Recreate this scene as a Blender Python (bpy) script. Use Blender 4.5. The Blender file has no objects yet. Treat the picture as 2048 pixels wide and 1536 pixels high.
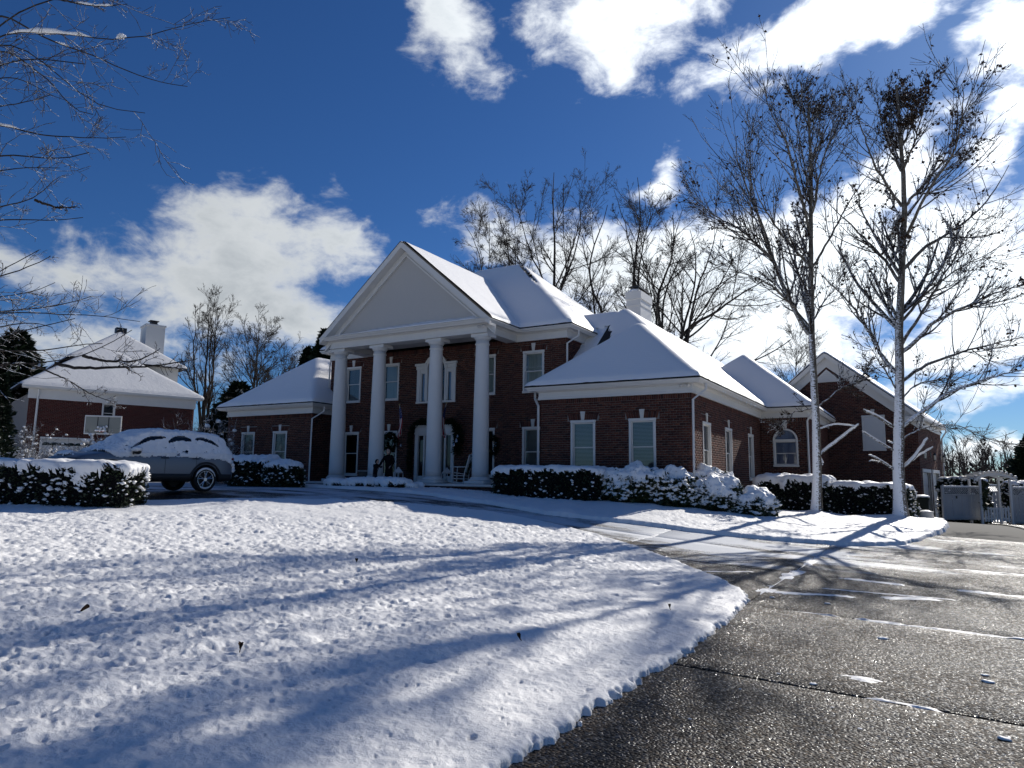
import bpy, math, random
import numpy as np
from mathutils import Vector, Matrix
random.seed(7); RNG = np.random.default_rng(11)
SC = bpy.context.scene; COL = SC.collection

# ------------------------------------------------------------------ camera
FPX = 1400.0; EYE = np.array([0.0, 0.0, 1.6])
YAW, PITCH, ROLL = (math.radians(a) for a in (-30.6, 7.6, 0.72))
def cam_axes():
    fw = np.array([math.sin(YAW)*math.cos(PITCH), math.cos(YAW)*math.cos(PITCH), math.sin(PITCH)])
    rt = np.array([math.cos(YAW), -math.sin(YAW), 0.0]); up = np.cross(rt, fw)
    return math.cos(ROLL)*rt+math.sin(ROLL)*up, -math.sin(ROLL)*rt+math.cos(ROLL)*up, fw
RT, UP, FW = cam_axes()
cd = bpy.data.cameras.new('camera'); cd.sensor_width = 36.0; cd.lens = FPX/2048*36.0
cd.clip_start = 0.05; cd.clip_end = 3000
cam = bpy.data.objects.new('camera', cd); COL.objects.link(cam); SC.camera = cam
cam.matrix_world = Matrix(((RT[0], UP[0], -FW[0], EYE[0]), (RT[1], UP[1], -FW[1], EYE[1]),
                           (RT[2], UP[2], -FW[2], EYE[2]), (0, 0, 0, 1)))
def at(u, v, D):                       # world point seen at photo pixel (u,v), D metres deep
    return EYE+D*(FW+(u-1024)/FPX*RT-(v-768)/FPX*UP)
def atY(u, v, Y):
    d = at(u, v, 1.0)-EYE; return EYE+d*(Y/d[1])
def atX(u, v, X):
    d = at(u, v, 1.0)-EYE; return EYE+d*(X/d[0])

# ------------------------------------------------------------------ light
SUN_EL, SUN_AZ = math.radians(31.0), math.radians(9.0)     # azimuth from +Y towards +X
world = bpy.data.worlds.new('World'); SC.world = world; world.use_nodes = True
sl = bpy.data.lights.new('sun', 'SUN'); sl.energy = 4.7; sl.angle = math.radians(0.55); sl.color = (1.0, .955, .88)
sun = bpy.data.objects.new('sun', sl); COL.objects.link(sun)
sdir = Vector((math.sin(SUN_AZ)*math.cos(SUN_EL), math.cos(SUN_AZ)*math.cos(SUN_EL), math.sin(SUN_EL)))
sun.rotation_euler = sdir.to_track_quat('Z', 'Y').to_euler(); sun.location = (20, 30, 40)
vs = SC.view_settings; vs.view_transform = 'Standard'; vs.look = 'None'; vs.gamma = 1.0; vs.exposure = 0.06
try: vs.use_curve_mapping = False
except Exception: pass
SKY_STRENGTH = 0.060

def build_world():
    nt = world.node_tree; nt.nodes.clear(); N = nt.nodes; L = nt.links
    def nd(t, **k):
        n = N.new(t)
        for a, b in k.items(): setattr(n, a, b)
        return n
    def mth(op, a, b=None, c=None):
        n = nd('ShaderNodeMath', operation=op)
        for i, x in enumerate((a, b, c)):
            if x is None: continue
            if isinstance(x, (int, float)): n.inputs[i].default_value = x
            else: L.new(x, n.inputs[i])
        return n.outputs[0]
    sky = nd('ShaderNodeTexSky'); sky.sky_type = 'NISHITA'; sky.sun_disc = False
    sky.sun_elevation = SUN_EL; sky.sun_rotation = SUN_AZ
    sky.altitude = 900; sky.air_density = 1.0; sky.dust_density = 0.45; sky.ozone_density = 4.0
    tc = nd('ShaderNodeTexCoord'); sep = nd('ShaderNodeSeparateXYZ'); L.new(tc.outputs['Generated'], sep.inputs[0])
    az = mth('MULTIPLY', mth('ARCTAN2', sep.outputs[0], sep.outputs[1]), 57.29578)
    el = mth('MULTIPLY', mth('ARCSINE', sep.outputs[2]), 57.29578)
    # noise on the sky dome, warped domain
    def noise(scale, detail, rough, dist=0.0, off=(0, 0, 0), vec=None, stretch=1.6):
        mp = nd('ShaderNodeMapping'); mp.inputs['Location'].default_value = off
        mp.inputs['Scale'].default_value = (scale, scale, scale*stretch)
        L.new(vec or tc.outputs['Generated'], mp.inputs['Vector'])
        n = nd('ShaderNodeTexNoise'); n.inputs['Scale'].default_value = 1.0
        n.inputs['Detail'].default_value = detail; n.inputs['Roughness'].default_value = rough
        n.inputs['Distortion'].default_value = dist
        L.new(mp.outputs[0], n.inputs['Vector']); return n
    w1 = noise(9, 4, .55); w2 = noise(9, 4, .55, off=(5.2, 1.3, 8.8))
    azw = mth('ADD', az, mth('MULTIPLY', mth('SUBTRACT', w1.outputs[0], .5), 9.0))
    elw = mth('ADD', el, mth('MULTIPLY', mth('SUBTRACT', w2.outputs[0], .5), 6.0))
    cover = None
    for (a0, e0, ra, re, th, wt) in CLOUDS:      # cumulus banks: azimuth, elevation, half sizes, tilt, weight
        c, s = math.cos(math.radians(th)), math.sin(math.radians(th))
        da = mth('SUBTRACT', azw, a0); de = mth('SUBTRACT', elw, e0)
        x = mth('MULTIPLY', mth('ADD', mth('MULTIPLY', da, c), mth('MULTIPLY', de, s)), 1/ra)
        y = mth('MULTIPLY', mth('SUBTRACT', mth('MULTIPLY', de, c), mth('MULTIPLY', da, s)), 1/re)
        r = mth('SQRT', mth('ADD', mth('MULTIPLY', x, x), mth('MULTIPLY', y, y)))
        b = mth('MULTIPLY', mth('SUBTRACT', 1.0, r), wt)
        cover = b if cover is None else mth('SMOOTH_MAX', cover, b, .25)
    # a broad scatter of clouds over the rest of the dome
    gn = noise(2.3, 3, .5, off=(3.1, 7.7, 2.2), stretch=2.4)
    gate = mth('SUBTRACT', mth('MULTIPLY', mth('SUBTRACT', gn.outputs[0], .635), 5.0), mth('MULTIPLY', mth('LESS_THAN', mth('ABSOLUTE', mth('ADD', az, 30.6)), 41), 3.0))
    cover = mth('MAXIMUM', cover, gate)
    fb = noise(12, 10, .64, .3, off=(1.7, .4, 3.3), stretch=1.7); fb2 = noise(30, 6, .6, .5, off=(6.7, 2.4, 1.3), stretch=1.9)
    tex = mth('ADD', mth('MULTIPLY', mth('SUBTRACT', fb.outputs[0], .5), 2.3), mth('MULTIPLY', mth('SUBTRACT', fb2.outputs[0], .5), .6))
    dens = mth('ADD', cover, tex)
    mr = nd('ShaderNodeMapRange'); mr.interpolation_type = 'SMOOTHSTEP'
    mr.inputs['From Min'].default_value = -.18; mr.inputs['From Max'].default_value = .82
    L.new(dens, mr.inputs['Value'])
    mask = mth('MULTIPLY', mr.outputs[0], mth('MINIMUM', 1.0, mth('MAXIMUM', 0.0, mth('MULTIPLY', mth('ADD', el, .5), .5))))
    # cloud light: brighter toward the sun, greyer in the thick of a cloud
    sd = nd('ShaderNodeVectorMath', operation='DOT_PRODUCT'); L.new(tc.outputs['Generated'], sd.inputs[0]); sd.inputs[1].default_value = sdir
    glow = mth('POWER', mth('MAXIMUM', sd.outputs['Value'], 0.0), 5.0)
    sh = noise(8, 5, .55, .2, off=(9.1, 4.4, .6))
    core = nd('ShaderNodeMapRange'); core.inputs['From Min'].default_value = .35; core.inputs['From Max'].default_value = 1.5; L.new(dens, core.inputs['Value'])
    cor = mth('MULTIPLY', core.outputs[0], mth('MULTIPLY_ADD', sh.outputs[0], 1.3, -.05))
    bright = mth('SUBTRACT', mth('MULTIPLY_ADD', glow, 1.1, .66), mth('MULTIPLY', cor, .34))
    ccol = nd('ShaderNodeMix', data_type='RGBA'); ccol.inputs['A'].default_value = (.93, .97, 1.0, 1); ccol.inputs['B'].default_value = (.80, .90, 1.0, 1)
    L.new(cor, ccol.inputs['Factor'])
    bg1 = nd('ShaderNodeBackground'); bg1.inputs['Strength'].default_value = SKY_STRENGTH
    hs = nd('ShaderNodeHueSaturation'); hs.inputs['Saturation'].default_value = 1.12; L.new(sky.outputs[0], hs.inputs['Color'])
    tn = nd('ShaderNodeMix', data_type='RGBA', blend_type='MULTIPLY'); tn.inputs['Factor'].default_value = 1.0; tn.inputs['B'].default_value = (.56, .82, 1.14, 1)   # clear, cold winter air
    L.new(hs.outputs[0], tn.inputs['A']); L.new(tn.outputs['Result'], bg1.inputs['Color'])
    bg2 = nd('ShaderNodeBackground'); L.new(ccol.outputs['Result'], bg2.inputs['Color']); L.new(bright, bg2.inputs['Strength'])
    ms = nd('ShaderNodeMixShader'); L.new(mask, ms.inputs[0]); L.new(bg1.outputs[0], ms.inputs[1]); L.new(bg2.outputs[0], ms.inputs[2])
    out = nd('ShaderNodeOutputWorld'); L.new(ms.outputs[0], out.inputs[0])

def sky_dir(u, v):
    d = at(u, v, 1.0)-EYE; d /= np.linalg.norm(d)
    return math.degrees(math.atan2(d[0], d[1])), math.degrees(math.asin(d[2]))
CLOUDS = []
def cloud(u, v, rx, ry, th=0, wt=1.0):
    a, e = sky_dir(u, v); CLOUDS.append((a, e, rx/24.0, ry/24.0, th, wt))
# big cumulus on the left, over the neighbour's chimney
cloud(480, 500, 190, 120, 0, 1.5); cloud(650, 480, 100, 70, 0, 1.2); cloud(440, 600, 230, 90, -8, 1.3); cloud(570, 640, 170, 70, -15, 1.2)
cloud(130, 535, 150, 42, -8, .75); cloud(20, 510, 90, 30, 0, .7); cloud(90, 690, 240, 40, 0, .65); cloud(265, 580, 60, 30, 0, .6)
# torn clouds along the top
cloud(905, 40, 110, 90, 70, .95); cloud(940, 110, 60, 40, -40, .5); cloud(1225, 40, 210, 95, 0, 1.35); cloud(1200, 130, 110, 70, 0, .8)
cloud(1720, 30, 300, 60, 10, 1.15); cloud(1580, 95, 100, 30, 25, .6); cloud(2010, 85, 80, 70, 60, 1.0); cloud(2010, 215, 60, 50, 0, 1.0)
# bright bank behind the trees on the right
cloud(1480, 560, 380, 135, 0, 2.1); cloud(1180, 520, 270, 95, -10, 1.5); cloud(1330, 370, 55, 40, 40, .8); cloud(1780, 530, 300, 110, 0, 1.9)
cloud(1990, 330, 80, 60, 45, .95); cloud(1760, 380, 130, 45, 25, .9); cloud(1970, 560, 170, 110, 0, 1.5); cloud(1550, 690, 220, 60, 0, 1.2)
cloud(1900, 710, 210, 55, 0, 1.2); cloud(1850, 800, 130, 26, 8, .8); cloud(2030, 790, 90, 25, 0, .8); cloud(1940, 905, 110, 24, 0, 1.0); cloud(2030, 915, 60, 20, 0, .9)
cloud(1020, 440, 130, 26, 0, .45)
build_world()

# ------------------------------------------------------------------ helpers
def vhash(xi, yi, zi, seed):
    n = (xi.astype(np.int64)*374761393+yi.astype(np.int64)*668265263+zi.astype(np.int64)*2147483647+seed*974711) & 0xffffffff
    n = ((n ^ (n >> 13))*1274126177) & 0xffffffff
    n = ((n ^ (n >> 15))*2246822519) & 0xffffffff
    return ((n ^ (n >> 16)) & 0xffffff)/float(0xffffff)
def vnoise(x, y, z=None, seed=0):
    x = np.asarray(x, float); y = np.asarray(y, float)
    xi = np.floor(x); yi = np.floor(y); fx = x-xi; fy = y-yi
    fx = fx*fx*fx*(fx*(fx*6-15)+10); fy = fy*fy*fy*(fy*(fy*6-15)+10)
    if z is None:
        zz = np.zeros_like(xi)
        a = vhash(xi, yi, zz, seed); b = vhash(xi+1, yi, zz, seed); c = vhash(xi, yi+1, zz, seed); d = vhash(xi+1, yi+1, zz, seed)
        return (a*(1-fx)+b*fx)*(1-fy)+(c*(1-fx)+d*fx)*fy
    z = np.asarray(z, float); zi = np.floor(z); fz = z-zi; fz = fz*fz*(3-2*fz); r = 0
    for k, w in ((0, 1-fz), (1, fz)):
        a = vhash(xi, yi, zi+k, seed); b = vhash(xi+1, yi, zi+k, seed); c = vhash(xi, yi+1, zi+k, seed); d = vhash(xi+1, yi+1, zi+k, seed)
        r = r+w*((a*(1-fx)+b*fx)*(1-fy)+(c*(1-fx)+d*fx)*fy)
    return r
def fbm(x, y, z=None, o=4, seed=0, g=.5):
    r = 0; a = 1; s = 0; k = 1.0
    for i in range(o):
        r = r+a*vnoise(x*k, y*k, None if z is None else z*k, seed+i*17); s += a; a *= g; k *= 2.03
    return r/s
def sstep(x, a=0., b=1.):
    t = np.clip((x-a)/(b-a), 0, 1); return t*t*(3-2*t)

def tag(o, label=None, cat=None, group=None, kind=None):
    if label: o['label'] = label
    if cat: o['category'] = cat
    if group: o['group'] = group
    if kind: o['kind'] = kind
    return o
OFF = {}
def thing(name, loc, label, cat, group=None):
    o = bpy.data.objects.new(name, None); COL.objects.link(o); o.location = tuple(float(a) for a in loc)
    o.empty_display_size = .2; OFF[o.name] = np.array(loc, float)
    return tag(o, label, cat, group)
def link(name, me, parent=None, mats=(), smooth=False, kind=None, org=None):
    o = bpy.data.objects.new(name, me); COL.objects.link(o)
    for m in (mats if isinstance(mats, (list, tuple)) else [mats]): me.materials.append(m)
    if smooth: me.polygons.foreach_set('use_smooth', np.ones(len(me.polygons), bool))
    base = np.zeros(3)
    if parent is not None: o.parent = parent; base = OFF.get(parent.name, base)
    OFF[o.name] = base if org is None else np.array(org, float)
    if org is not None: o.location = tuple(np.array(org, float)-base)
    if kind: o['kind'] = kind
    return o
def npmesh(name, V, F, parent=None, mats=(), smooth=False, kind=None, mi=None, org=None):
    """V world coordinates (N,3); F (M,3|4) int array or list of polygons"""
    base = np.zeros(3)
    if parent is not None: base = OFF.get(parent.name, base)
    if org is not None: base = np.array(org, float)
    me = bpy.data.meshes.new(name); V = np.asarray(V, np.float32)-base.astype(np.float32)
    if isinstance(F, np.ndarray):
        m, k = F.shape
        me.vertices.add(len(V)); me.vertices.foreach_set('co', V.ravel())
        me.loops.add(m*k); me.loops.foreach_set('vertex_index', F.astype(np.int32).ravel())
        me.polygons.add(m); me.polygons.foreach_set('loop_start', np.arange(m, dtype=np.int32)*k)
        try: me.polygons.foreach_set('loop_total', np.full(m, k, np.int32))
        except Exception: pass
        me.update(calc_edges=True)
    else:
        me.from_pydata(V.tolist(), [], F); me.update()
    if mi is not None: me.polygons.foreach_set('material_index', np.asarray(mi, np.int32))
    return link(name, me, parent, mats, smooth, kind, org)

class MB:
    def __init__(s, O=(0, 0, 0), U=(1, 0, 0), N=(0, 1, 0)):
        s.v = []; s.f = []; s.mi = []; s.m = 0
        s.O = np.array(O, float); s.U = np.array(U, float); s.N = np.array(N, float); s.Z = np.array([0, 0, 1.0])
    def p(s, u, n, z): return s.O+s.U*u+s.N*n+s.Z*z
    def add(s, vs, fs):
        b = len(s.v); s.v.extend(np.asarray(q, float) for q in vs)
        for f in fs: s.f.append([b+i for i in f]); s.mi.append(s.m)
    def box(s, u0, u1, n0, n1, z0, z1):
        c = [s.p(u, n, z) for z in (z0, z1) for n in (n0, n1) for u in (u0, u1)]
        s.add(c, [(0, 2, 3, 1), (4, 5, 7, 6), (0, 1, 5, 4), (2, 6, 7, 3), (0, 4, 6, 2), (1, 3, 7, 5)]); return s
    def bbox(s, u0, u1, n0, n1, z0, z1, b=.01):     # box with chamfered vertical/front edges
        b = min(b, (u1-u0)*.3, (n1-n0)*.45, (z1-z0)*.3)
        r0 = [(u0+b, n0), (u1-b, n0), (u1, n0+b), (u1, n1-b), (u1-b, n1), (u0+b, n1), (u0, n1-b), (u0, n0+b)]
        r1 = [(min(max(u, u0+b), u1-b), min(max(n, n0+b), n1-b)) for u, n in r0]
        rings = [(r1, z0), (r0, z0+b), (r0, z1-b), (r1, z1)]
        vs = [s.p(u, n, z) for r, z in rings for u, n in r]; fs = []
        for k in range(3):
            for i in range(8):
                j = (i+1) % 8; fs.append((k*8+i, k*8+j, k*8+8+j, k*8+8+i))
        fs.append(tuple(range(7, -1, -1))); fs.append(tuple(range(24, 32))); s.add(vs, fs); return s
    def quad(s, a, b, c, d): s.add([a, b, c, d], [(0, 1, 2, 3)]); return s
    def prism(s, poly, n0, n1):                      # polygon in (u,z) extruded along n
        k = len(poly); vs = [s.p(u, n0, z) for u, z in poly]+[s.p(u, n1, z) for u, z in poly]
        s.add(vs, [tuple(range(k)), tuple(range(2*k-1, k-1, -1))]+[(i, (i+1) % k, k+(i+1) % k, k+i) for i in range(k)]); return s
    def tube(s, pts, r, sides=8, cap=True):
        pts = [np.asarray(q, float) for q in pts]; n = len(pts)
        rr = r if isinstance(r, (list, tuple, np.ndarray)) else [r]*n
        vs = []; ref = None
        for i, q in enumerate(pts):
            t = pts[min(i+1, n-1)]-pts[max(i-1, 0)]; t = t/(np.linalg.norm(t)+1e-9)
            if ref is None: ref = np.array([0, 0, 1.0]) if abs(t[2]) < .9 else np.array([1.0, 0, 0])
            a = np.cross(ref, t); a /= np.linalg.norm(a)+1e-9; b = np.cross(t, a); ref = b if abs(np.dot(b, t)) < .9 else ref
            vs += [q+rr[i]*(a*math.cos(2*math.pi*k/sides)+b*math.sin(2*math.pi*k/sides)) for k in range(sides)]
        fs = [(i*sides+k, i*sides+(k+1) % sides, (i+1)*sides+(k+1) % sides, (i+1)*sides+k) for i in range(n-1) for k in range(sides)]
        if cap: fs += [tuple(range(sides-1, -1, -1)), tuple(range((n-1)*sides, n*sides))]
        s.add(vs, fs); return s
    def lathe(s, c, prof, n=24, axis=2):
        c = np.array(c, float); vs = []
        for r, h in prof:
            for k in range(n):
                a = 2*math.pi*k/n; d = np.zeros(3); d[axis] = h; d[(axis+1) % 3] = r*math.cos(a); d[(axis+2) % 3] = r*math.sin(a); vs.append(c+d)
        m = len(prof); fs = [(i*n+k, i*n+(k+1) % n, (i+1)*n+(k+1) % n, (i+1)*n+k) for i in range(m-1) for k in range(n)]
        if prof[0][0] > 1e-4: fs.append(tuple(range(n-1, -1, -1)))
        if prof[-1][0] > 1e-4: fs.append(tuple(range((m-1)*n, m*n)))
        s.add(vs, fs); return s
    def blob(s, c, r, seed=0, amp=.25, nu=10, nv=7):
        c = np.array(c, float); r = np.array(r if hasattr(r, '__len__') else (r, r, r), float); vs = []
        for i in range(nv+1):
            ph = math.pi*i/nv
            for k in range(nu):
                th = 2*math.pi*k/nu; d = np.array([math.sin(ph)*math.cos(th), math.sin(ph)*math.sin(th), math.cos(ph)])
                q = 1+amp*(float(vnoise(d[0]*1.7+seed*3.1, d[1]*1.7+seed, d[2]*1.7, seed))-.5)*2
                vs.append(c+r*d*q)
        fs = [(i*nu+k, (i+1)*nu+k, (i+1)*nu+(k+1) % nu, i*nu+(k+1) % nu) for i in range(nv) for k in range(nu)]
        s.add(vs, fs); return s
    def build(s, name, mats, parent=None, smooth=False, kind=None, org=None):
        mi = s.mi if any(s.mi) else None
        return npmesh(name, np.array(s.v), s.f, parent, mats, smooth, kind, mi, org)

# ------------------------------------------------------------------ materials
def M(name):
    m = bpy.data.materials.new(name); m.use_nodes = True; nt = m.node_tree
    return m, nt, nt.nodes['Principled BSDF']
def N_(nt, t, **k):
    n = nt.nodes.new(t)
    for a, b in k.items():
        if a.startswith('i_'): n.inputs[a[2:]].default_value = b
        else: setattr(n, a, b)
    return n
def simple(name, col, rough=.6, metal=0., spec=None, bump=0, bscale=40., var=0.):
    m, nt, b = M(name); b.inputs['Base Color'].default_value = (*col, 1); b.inputs['Roughness'].default_value = rough; b.inputs['Metallic'].default_value = metal
    if spec is not None: b.inputs['Specular IOR Level'].default_value = spec
    if bump or var:
        g = N_(nt, 'ShaderNodeNewGeometry'); n = N_(nt, 'ShaderNodeTexNoise', i_Scale=bscale, i_Detail=5.); nt.links.new(g.outputs['Position'], n.inputs['Vector'])
        if bump:
            bp = N_(nt, 'ShaderNodeBump', i_Strength=bump, i_Distance=.01); nt.links.new(n.outputs[0], bp.inputs['Height']); nt.links.new(bp.outputs[0], b.inputs['Normal'])
        if var:
            n2 = N_(nt, 'ShaderNodeTexNoise', i_Scale=bscale*.12, i_Detail=6., i_Roughness=.65); nt.links.new(g.outputs['Position'], n2.inputs['Vector'])
            mx = N_(nt, 'ShaderNodeMix', data_type='RGBA'); mx.inputs['A'].default_value = (*[c*(1-var) for c in col], 1); mx.inputs['B'].default_value = (*[min(1, c*(1+var)) for c in col], 1)
            nt.links.new(n2.outputs[0], mx.inputs['Factor']); nt.links.new(mx.outputs['Result'], b.inputs['Base Color'])
    return m
def island(name, ramp, rough=.8, bump=.3, bscale=60., spec=.3):
    """colour picked per loose piece (brick, leaf) plus grain"""
    m, nt, b = M(name); g = N_(nt, 'ShaderNodeNewGeometry'); r = N_(nt, 'ShaderNodeValToRGB'); oi = N_(nt, 'ShaderNodeObjectInfo')
    sm = N_(nt, 'ShaderNodeMath', operation='ADD'); nt.links.new(g.outputs['Random Per Island'], sm.inputs[0]); nt.links.new(oi.outputs['Random'], sm.inputs[1])
    fr = N_(nt, 'ShaderNodeMath', operation='FRACT'); nt.links.new(sm.outputs[0], fr.inputs[0]); nt.links.new(fr.outputs[0], r.inputs[0])
    el = r.color_ramp.elements
    while len(el) < len(ramp): el.new(.5)
    for e, (p, c) in zip(el, ramp): e.position = p; e.color = (*c, 1)
    n = N_(nt, 'ShaderNodeTexNoise', i_Scale=bscale, i_Detail=5.); nt.links.new(g.outputs['Position'], n.inputs['Vector'])
    mx = N_(nt, 'ShaderNodeMix', data_type='RGBA', blend_type='MULTIPLY'); mx.inputs['Factor'].default_value = .5
    nt.links.new(r.outputs[0], mx.inputs['A']); nt.links.new(n.outputs[0], mx.inputs['B']); nt.links.new(mx.outputs['Result'], b.inputs['Base Color'])
    b.inputs['Roughness'].default_value = rough; b.inputs['Specular IOR Level'].default_value = spec
    if bump:
        bp = N_(nt, 'ShaderNodeBump', i_Strength=bump, i_Distance=.004); nt.links.new(n.outputs[0], bp.inputs['Height']); nt.links.new(bp.outputs[0], b.inputs['Normal'])
    return m
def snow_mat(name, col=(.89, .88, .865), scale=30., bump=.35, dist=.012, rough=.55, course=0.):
    m, nt, b = M(name); g = N_(nt, 'ShaderNodeNewGeometry')
    n = N_(nt, 'ShaderNodeTexNoise', i_Scale=scale, i_Detail=7., i_Roughness=.62); nt.links.new(g.outputs['Position'], n.inputs['Vector'])
    n2 = N_(nt, 'ShaderNodeTexNoise', i_Scale=380., i_Detail=2.); nt.links.new(g.outputs['Position'], n2.inputs['Vector'])
    ad = N_(nt, 'ShaderNodeMath', operation='MULTIPLY_ADD'); ad.inputs[1].default_value = .12; nt.links.new(n2.outputs[0], ad.inputs[0]); nt.links.new(n.outputs[0], ad.inputs[2])
    hgt = ad.outputs[0]
    if course:                             # shingle courses telegraphing through the snow
        sz = N_(nt, 'ShaderNodeSeparateXYZ'); nt.links.new(g.outputs['Position'], sz.inputs[0]); m1 = N_(nt, 'ShaderNodeMath', operation='MULTIPLY'); m1.inputs[1].default_value = 2*math.pi/.092; nt.links.new(sz.outputs[2], m1.inputs[0])
        wn = N_(nt, 'ShaderNodeMath', operation='MULTIPLY_ADD'); wn.inputs[1].default_value = 3.; nt.links.new(n.outputs[0], wn.inputs[0]); nt.links.new(m1.outputs[0], wn.inputs[2]); si = N_(nt, 'ShaderNodeMath', operation='SINE'); nt.links.new(wn.outputs[0], si.inputs[0])
        pn = N_(nt, 'ShaderNodeTexNoise', i_Scale=.8, i_Detail=3.); nt.links.new(g.outputs['Position'], pn.inputs['Vector']); pm = N_(nt, 'ShaderNodeMath', operation='MULTIPLY'); nt.links.new(si.outputs[0], pm.inputs[0]); nt.links.new(pn.outputs[0], pm.inputs[1])
        a3 = N_(nt, 'ShaderNodeMath', operation='MULTIPLY_ADD'); a3.inputs[1].default_value = course; nt.links.new(pm.outputs[0], a3.inputs[0]); nt.links.new(ad.outputs[0], a3.inputs[2]); hgt = a3.outputs[0]
    bp = N_(nt, 'ShaderNodeBump', i_Strength=bump, i_Distance=dist); nt.links.new(hgt, bp.inputs['Height']); nt.links.new(bp.outputs[0], b.inputs['Normal'])
    b.inputs['Base Color'].default_value = (*col, 1); b.inputs['Roughness'].default_value = rough; b.inputs['Specular IOR Level'].default_value = .25
    return m
def bark_mat(name, dark, light, snow=0.0, side=(-.45, -.75, .1), scale=14., topsnow=.5, low=None):
    """bark with wind-plastered snow on the weather side and lying snow on top of limbs"""
    m, nt, b = M(name); g = N_(nt, 'ShaderNodeNewGeometry')
    mp = N_(nt, 'ShaderNodeMapping'); mp.inputs['Scale'].default_value = (1, 1, .35); nt.links.new(g.outputs['Position'], mp.inputs['Vector'])
    n = N_(nt, 'ShaderNodeTexNoise', i_Scale=scale, i_Detail=6., i_Roughness=.65); nt.links.new(mp.outputs[0], n.inputs['Vector'])
    r = N_(nt, 'ShaderNodeValToRGB'); r.color_ramp.elements[0].color = (*dark, 1); r.color_ramp.elements[1].color = (*light, 1)
    r.color_ramp.elements[0].position = .38; r.color_ramp.elements[1].position = .62; nt.links.new(n.outputs[0], r.inputs[0])
    bp = N_(nt, 'ShaderNodeBump', i_Strength=.6, i_Distance=.02); nt.links.new(n.outputs[0], bp.inputs['Height']); nt.links.new(bp.outputs[0], b.inputs['Normal'])
    b.inputs['Roughness'].default_value = .85; b.inputs['Specular IOR Level'].default_value = .2
    if snow <= 0: nt.links.new(r.outputs[0], b.inputs['Base Color']); return m
    d1 = N_(nt, 'ShaderNodeVectorMath', operation='DOT_PRODUCT'); nt.links.new(g.outputs['True Normal'], d1.inputs[0]); d1.inputs[1].default_value = side
    sz = N_(nt, 'ShaderNodeSeparateXYZ'); nt.links.new(g.outputs['True Normal'], sz.inputs[0])
    mx = N_(nt, 'ShaderNodeMath', operation='MAXIMUM'); nt.links.new(d1.outputs['Value'], mx.inputs[0])
    tz = N_(nt, 'ShaderNodeMath', operation='MULTIPLY'); tz.inputs[1].default_value = topsnow*1.6; nt.links.new(sz.outputs[2], tz.inputs[0]); nt.links.new(tz.outputs[0], mx.inputs[1])
    mp2 = N_(nt, 'ShaderNodeMapping'); mp2.inputs['Scale'].default_value = (1, 1, 2.2); nt.links.new(g.outputs['Position'], mp2.inputs['Vector']); n2 = N_(nt, 'ShaderNodeTexNoise', i_Scale=13., i_Detail=5., i_Roughness=.72); nt.links.new(mp2.outputs[0], n2.inputs['Vector'])
    ad = N_(nt, 'ShaderNodeMath', operation='MULTIPLY_ADD'); ad.inputs[1].default_value = 2.6; nt.links.new(n2.outputs[0], ad.inputs[0]); nt.links.new(mx.outputs[0], ad.inputs[2])
    rg = N_(nt, 'ShaderNodeMapRange'); rg.inputs['From Min'].default_value = 2.12-snow; rg.inputs['From Max'].default_value = 2.34-snow
    if low is not None:                   # snow thins up the stem, with backlit darkness of upper limbs put into colour
        pz = N_(nt, 'ShaderNodeSeparateXYZ'); nt.links.new(g.outputs['Position'], pz.inputs[0]); fz = N_(nt, 'ShaderNodeMapRange'); fz.inputs['From Min'].default_value = low; fz.inputs['From Max'].default_value = low+6; fz.inputs['To Max'].default_value = -.75; nt.links.new(pz.outputs[2], fz.inputs['Value'])
        a2 = N_(nt, 'ShaderNodeMath', operation='ADD'); nt.links.new(ad.outputs[0], a2.inputs[0]); nt.links.new(fz.outputs[0], a2.inputs[1]); nt.links.new(a2.outputs[0], rg.inputs['Value'])
    else: nt.links.new(ad.outputs[0], rg.inputs['Value'])
    mc = N_(nt, 'ShaderNodeMix', data_type='RGBA'); nt.links.new(rg.outputs[0], mc.inputs['Factor']); nt.links.new(r.outputs[0], mc.inputs['A']); mc.inputs['B'].default_value = (.85, .88, .92, 1)
    nt.links.new(mc.outputs['Result'], b.inputs['Base Color']); return m
def glass_mat(name, tint=(.75, .82, .85), rough=.02):
    m, nt, b = M(name); nt.nodes.remove(b); out = nt.nodes['Material Output']
    tr = N_(nt, 'ShaderNodeBsdfTransparent'); tr.inputs[0].default_value = (*tint, 1)
    gl = N_(nt, 'ShaderNodeBsdfGlossy'); gl.inputs['Roughness'].default_value = rough; gl.inputs['Color'].default_value = (.95, .97, 1, 1)
    fr = N_(nt, 'ShaderNodeFresnel', i_IOR=1.75); ms = N_(nt, 'ShaderNodeMixShader'); nt.links.new(fr.outputs[0], ms.inputs[0]); nt.links.new(tr.outputs[0], ms.inputs[1]); nt.links.new(gl.outputs[0], ms.inputs[2])
    g = N_(nt, 'ShaderNodeNewGeometry'); n = N_(nt, 'ShaderNodeTexNoise', i_Scale=3.0, i_Detail=2.); nt.links.new(g.outputs['Position'], n.inputs['Vector'])
    bp = N_(nt, 'ShaderNodeBump', i_Strength=.12, i_Distance=.02); nt.links.new(n.outputs[0], bp.inputs['Height']); nt.links.new(bp.outputs[0], gl.inputs['Normal'])
    nt.links.new(ms.outputs[0], out.inputs[0]); return m

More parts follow.
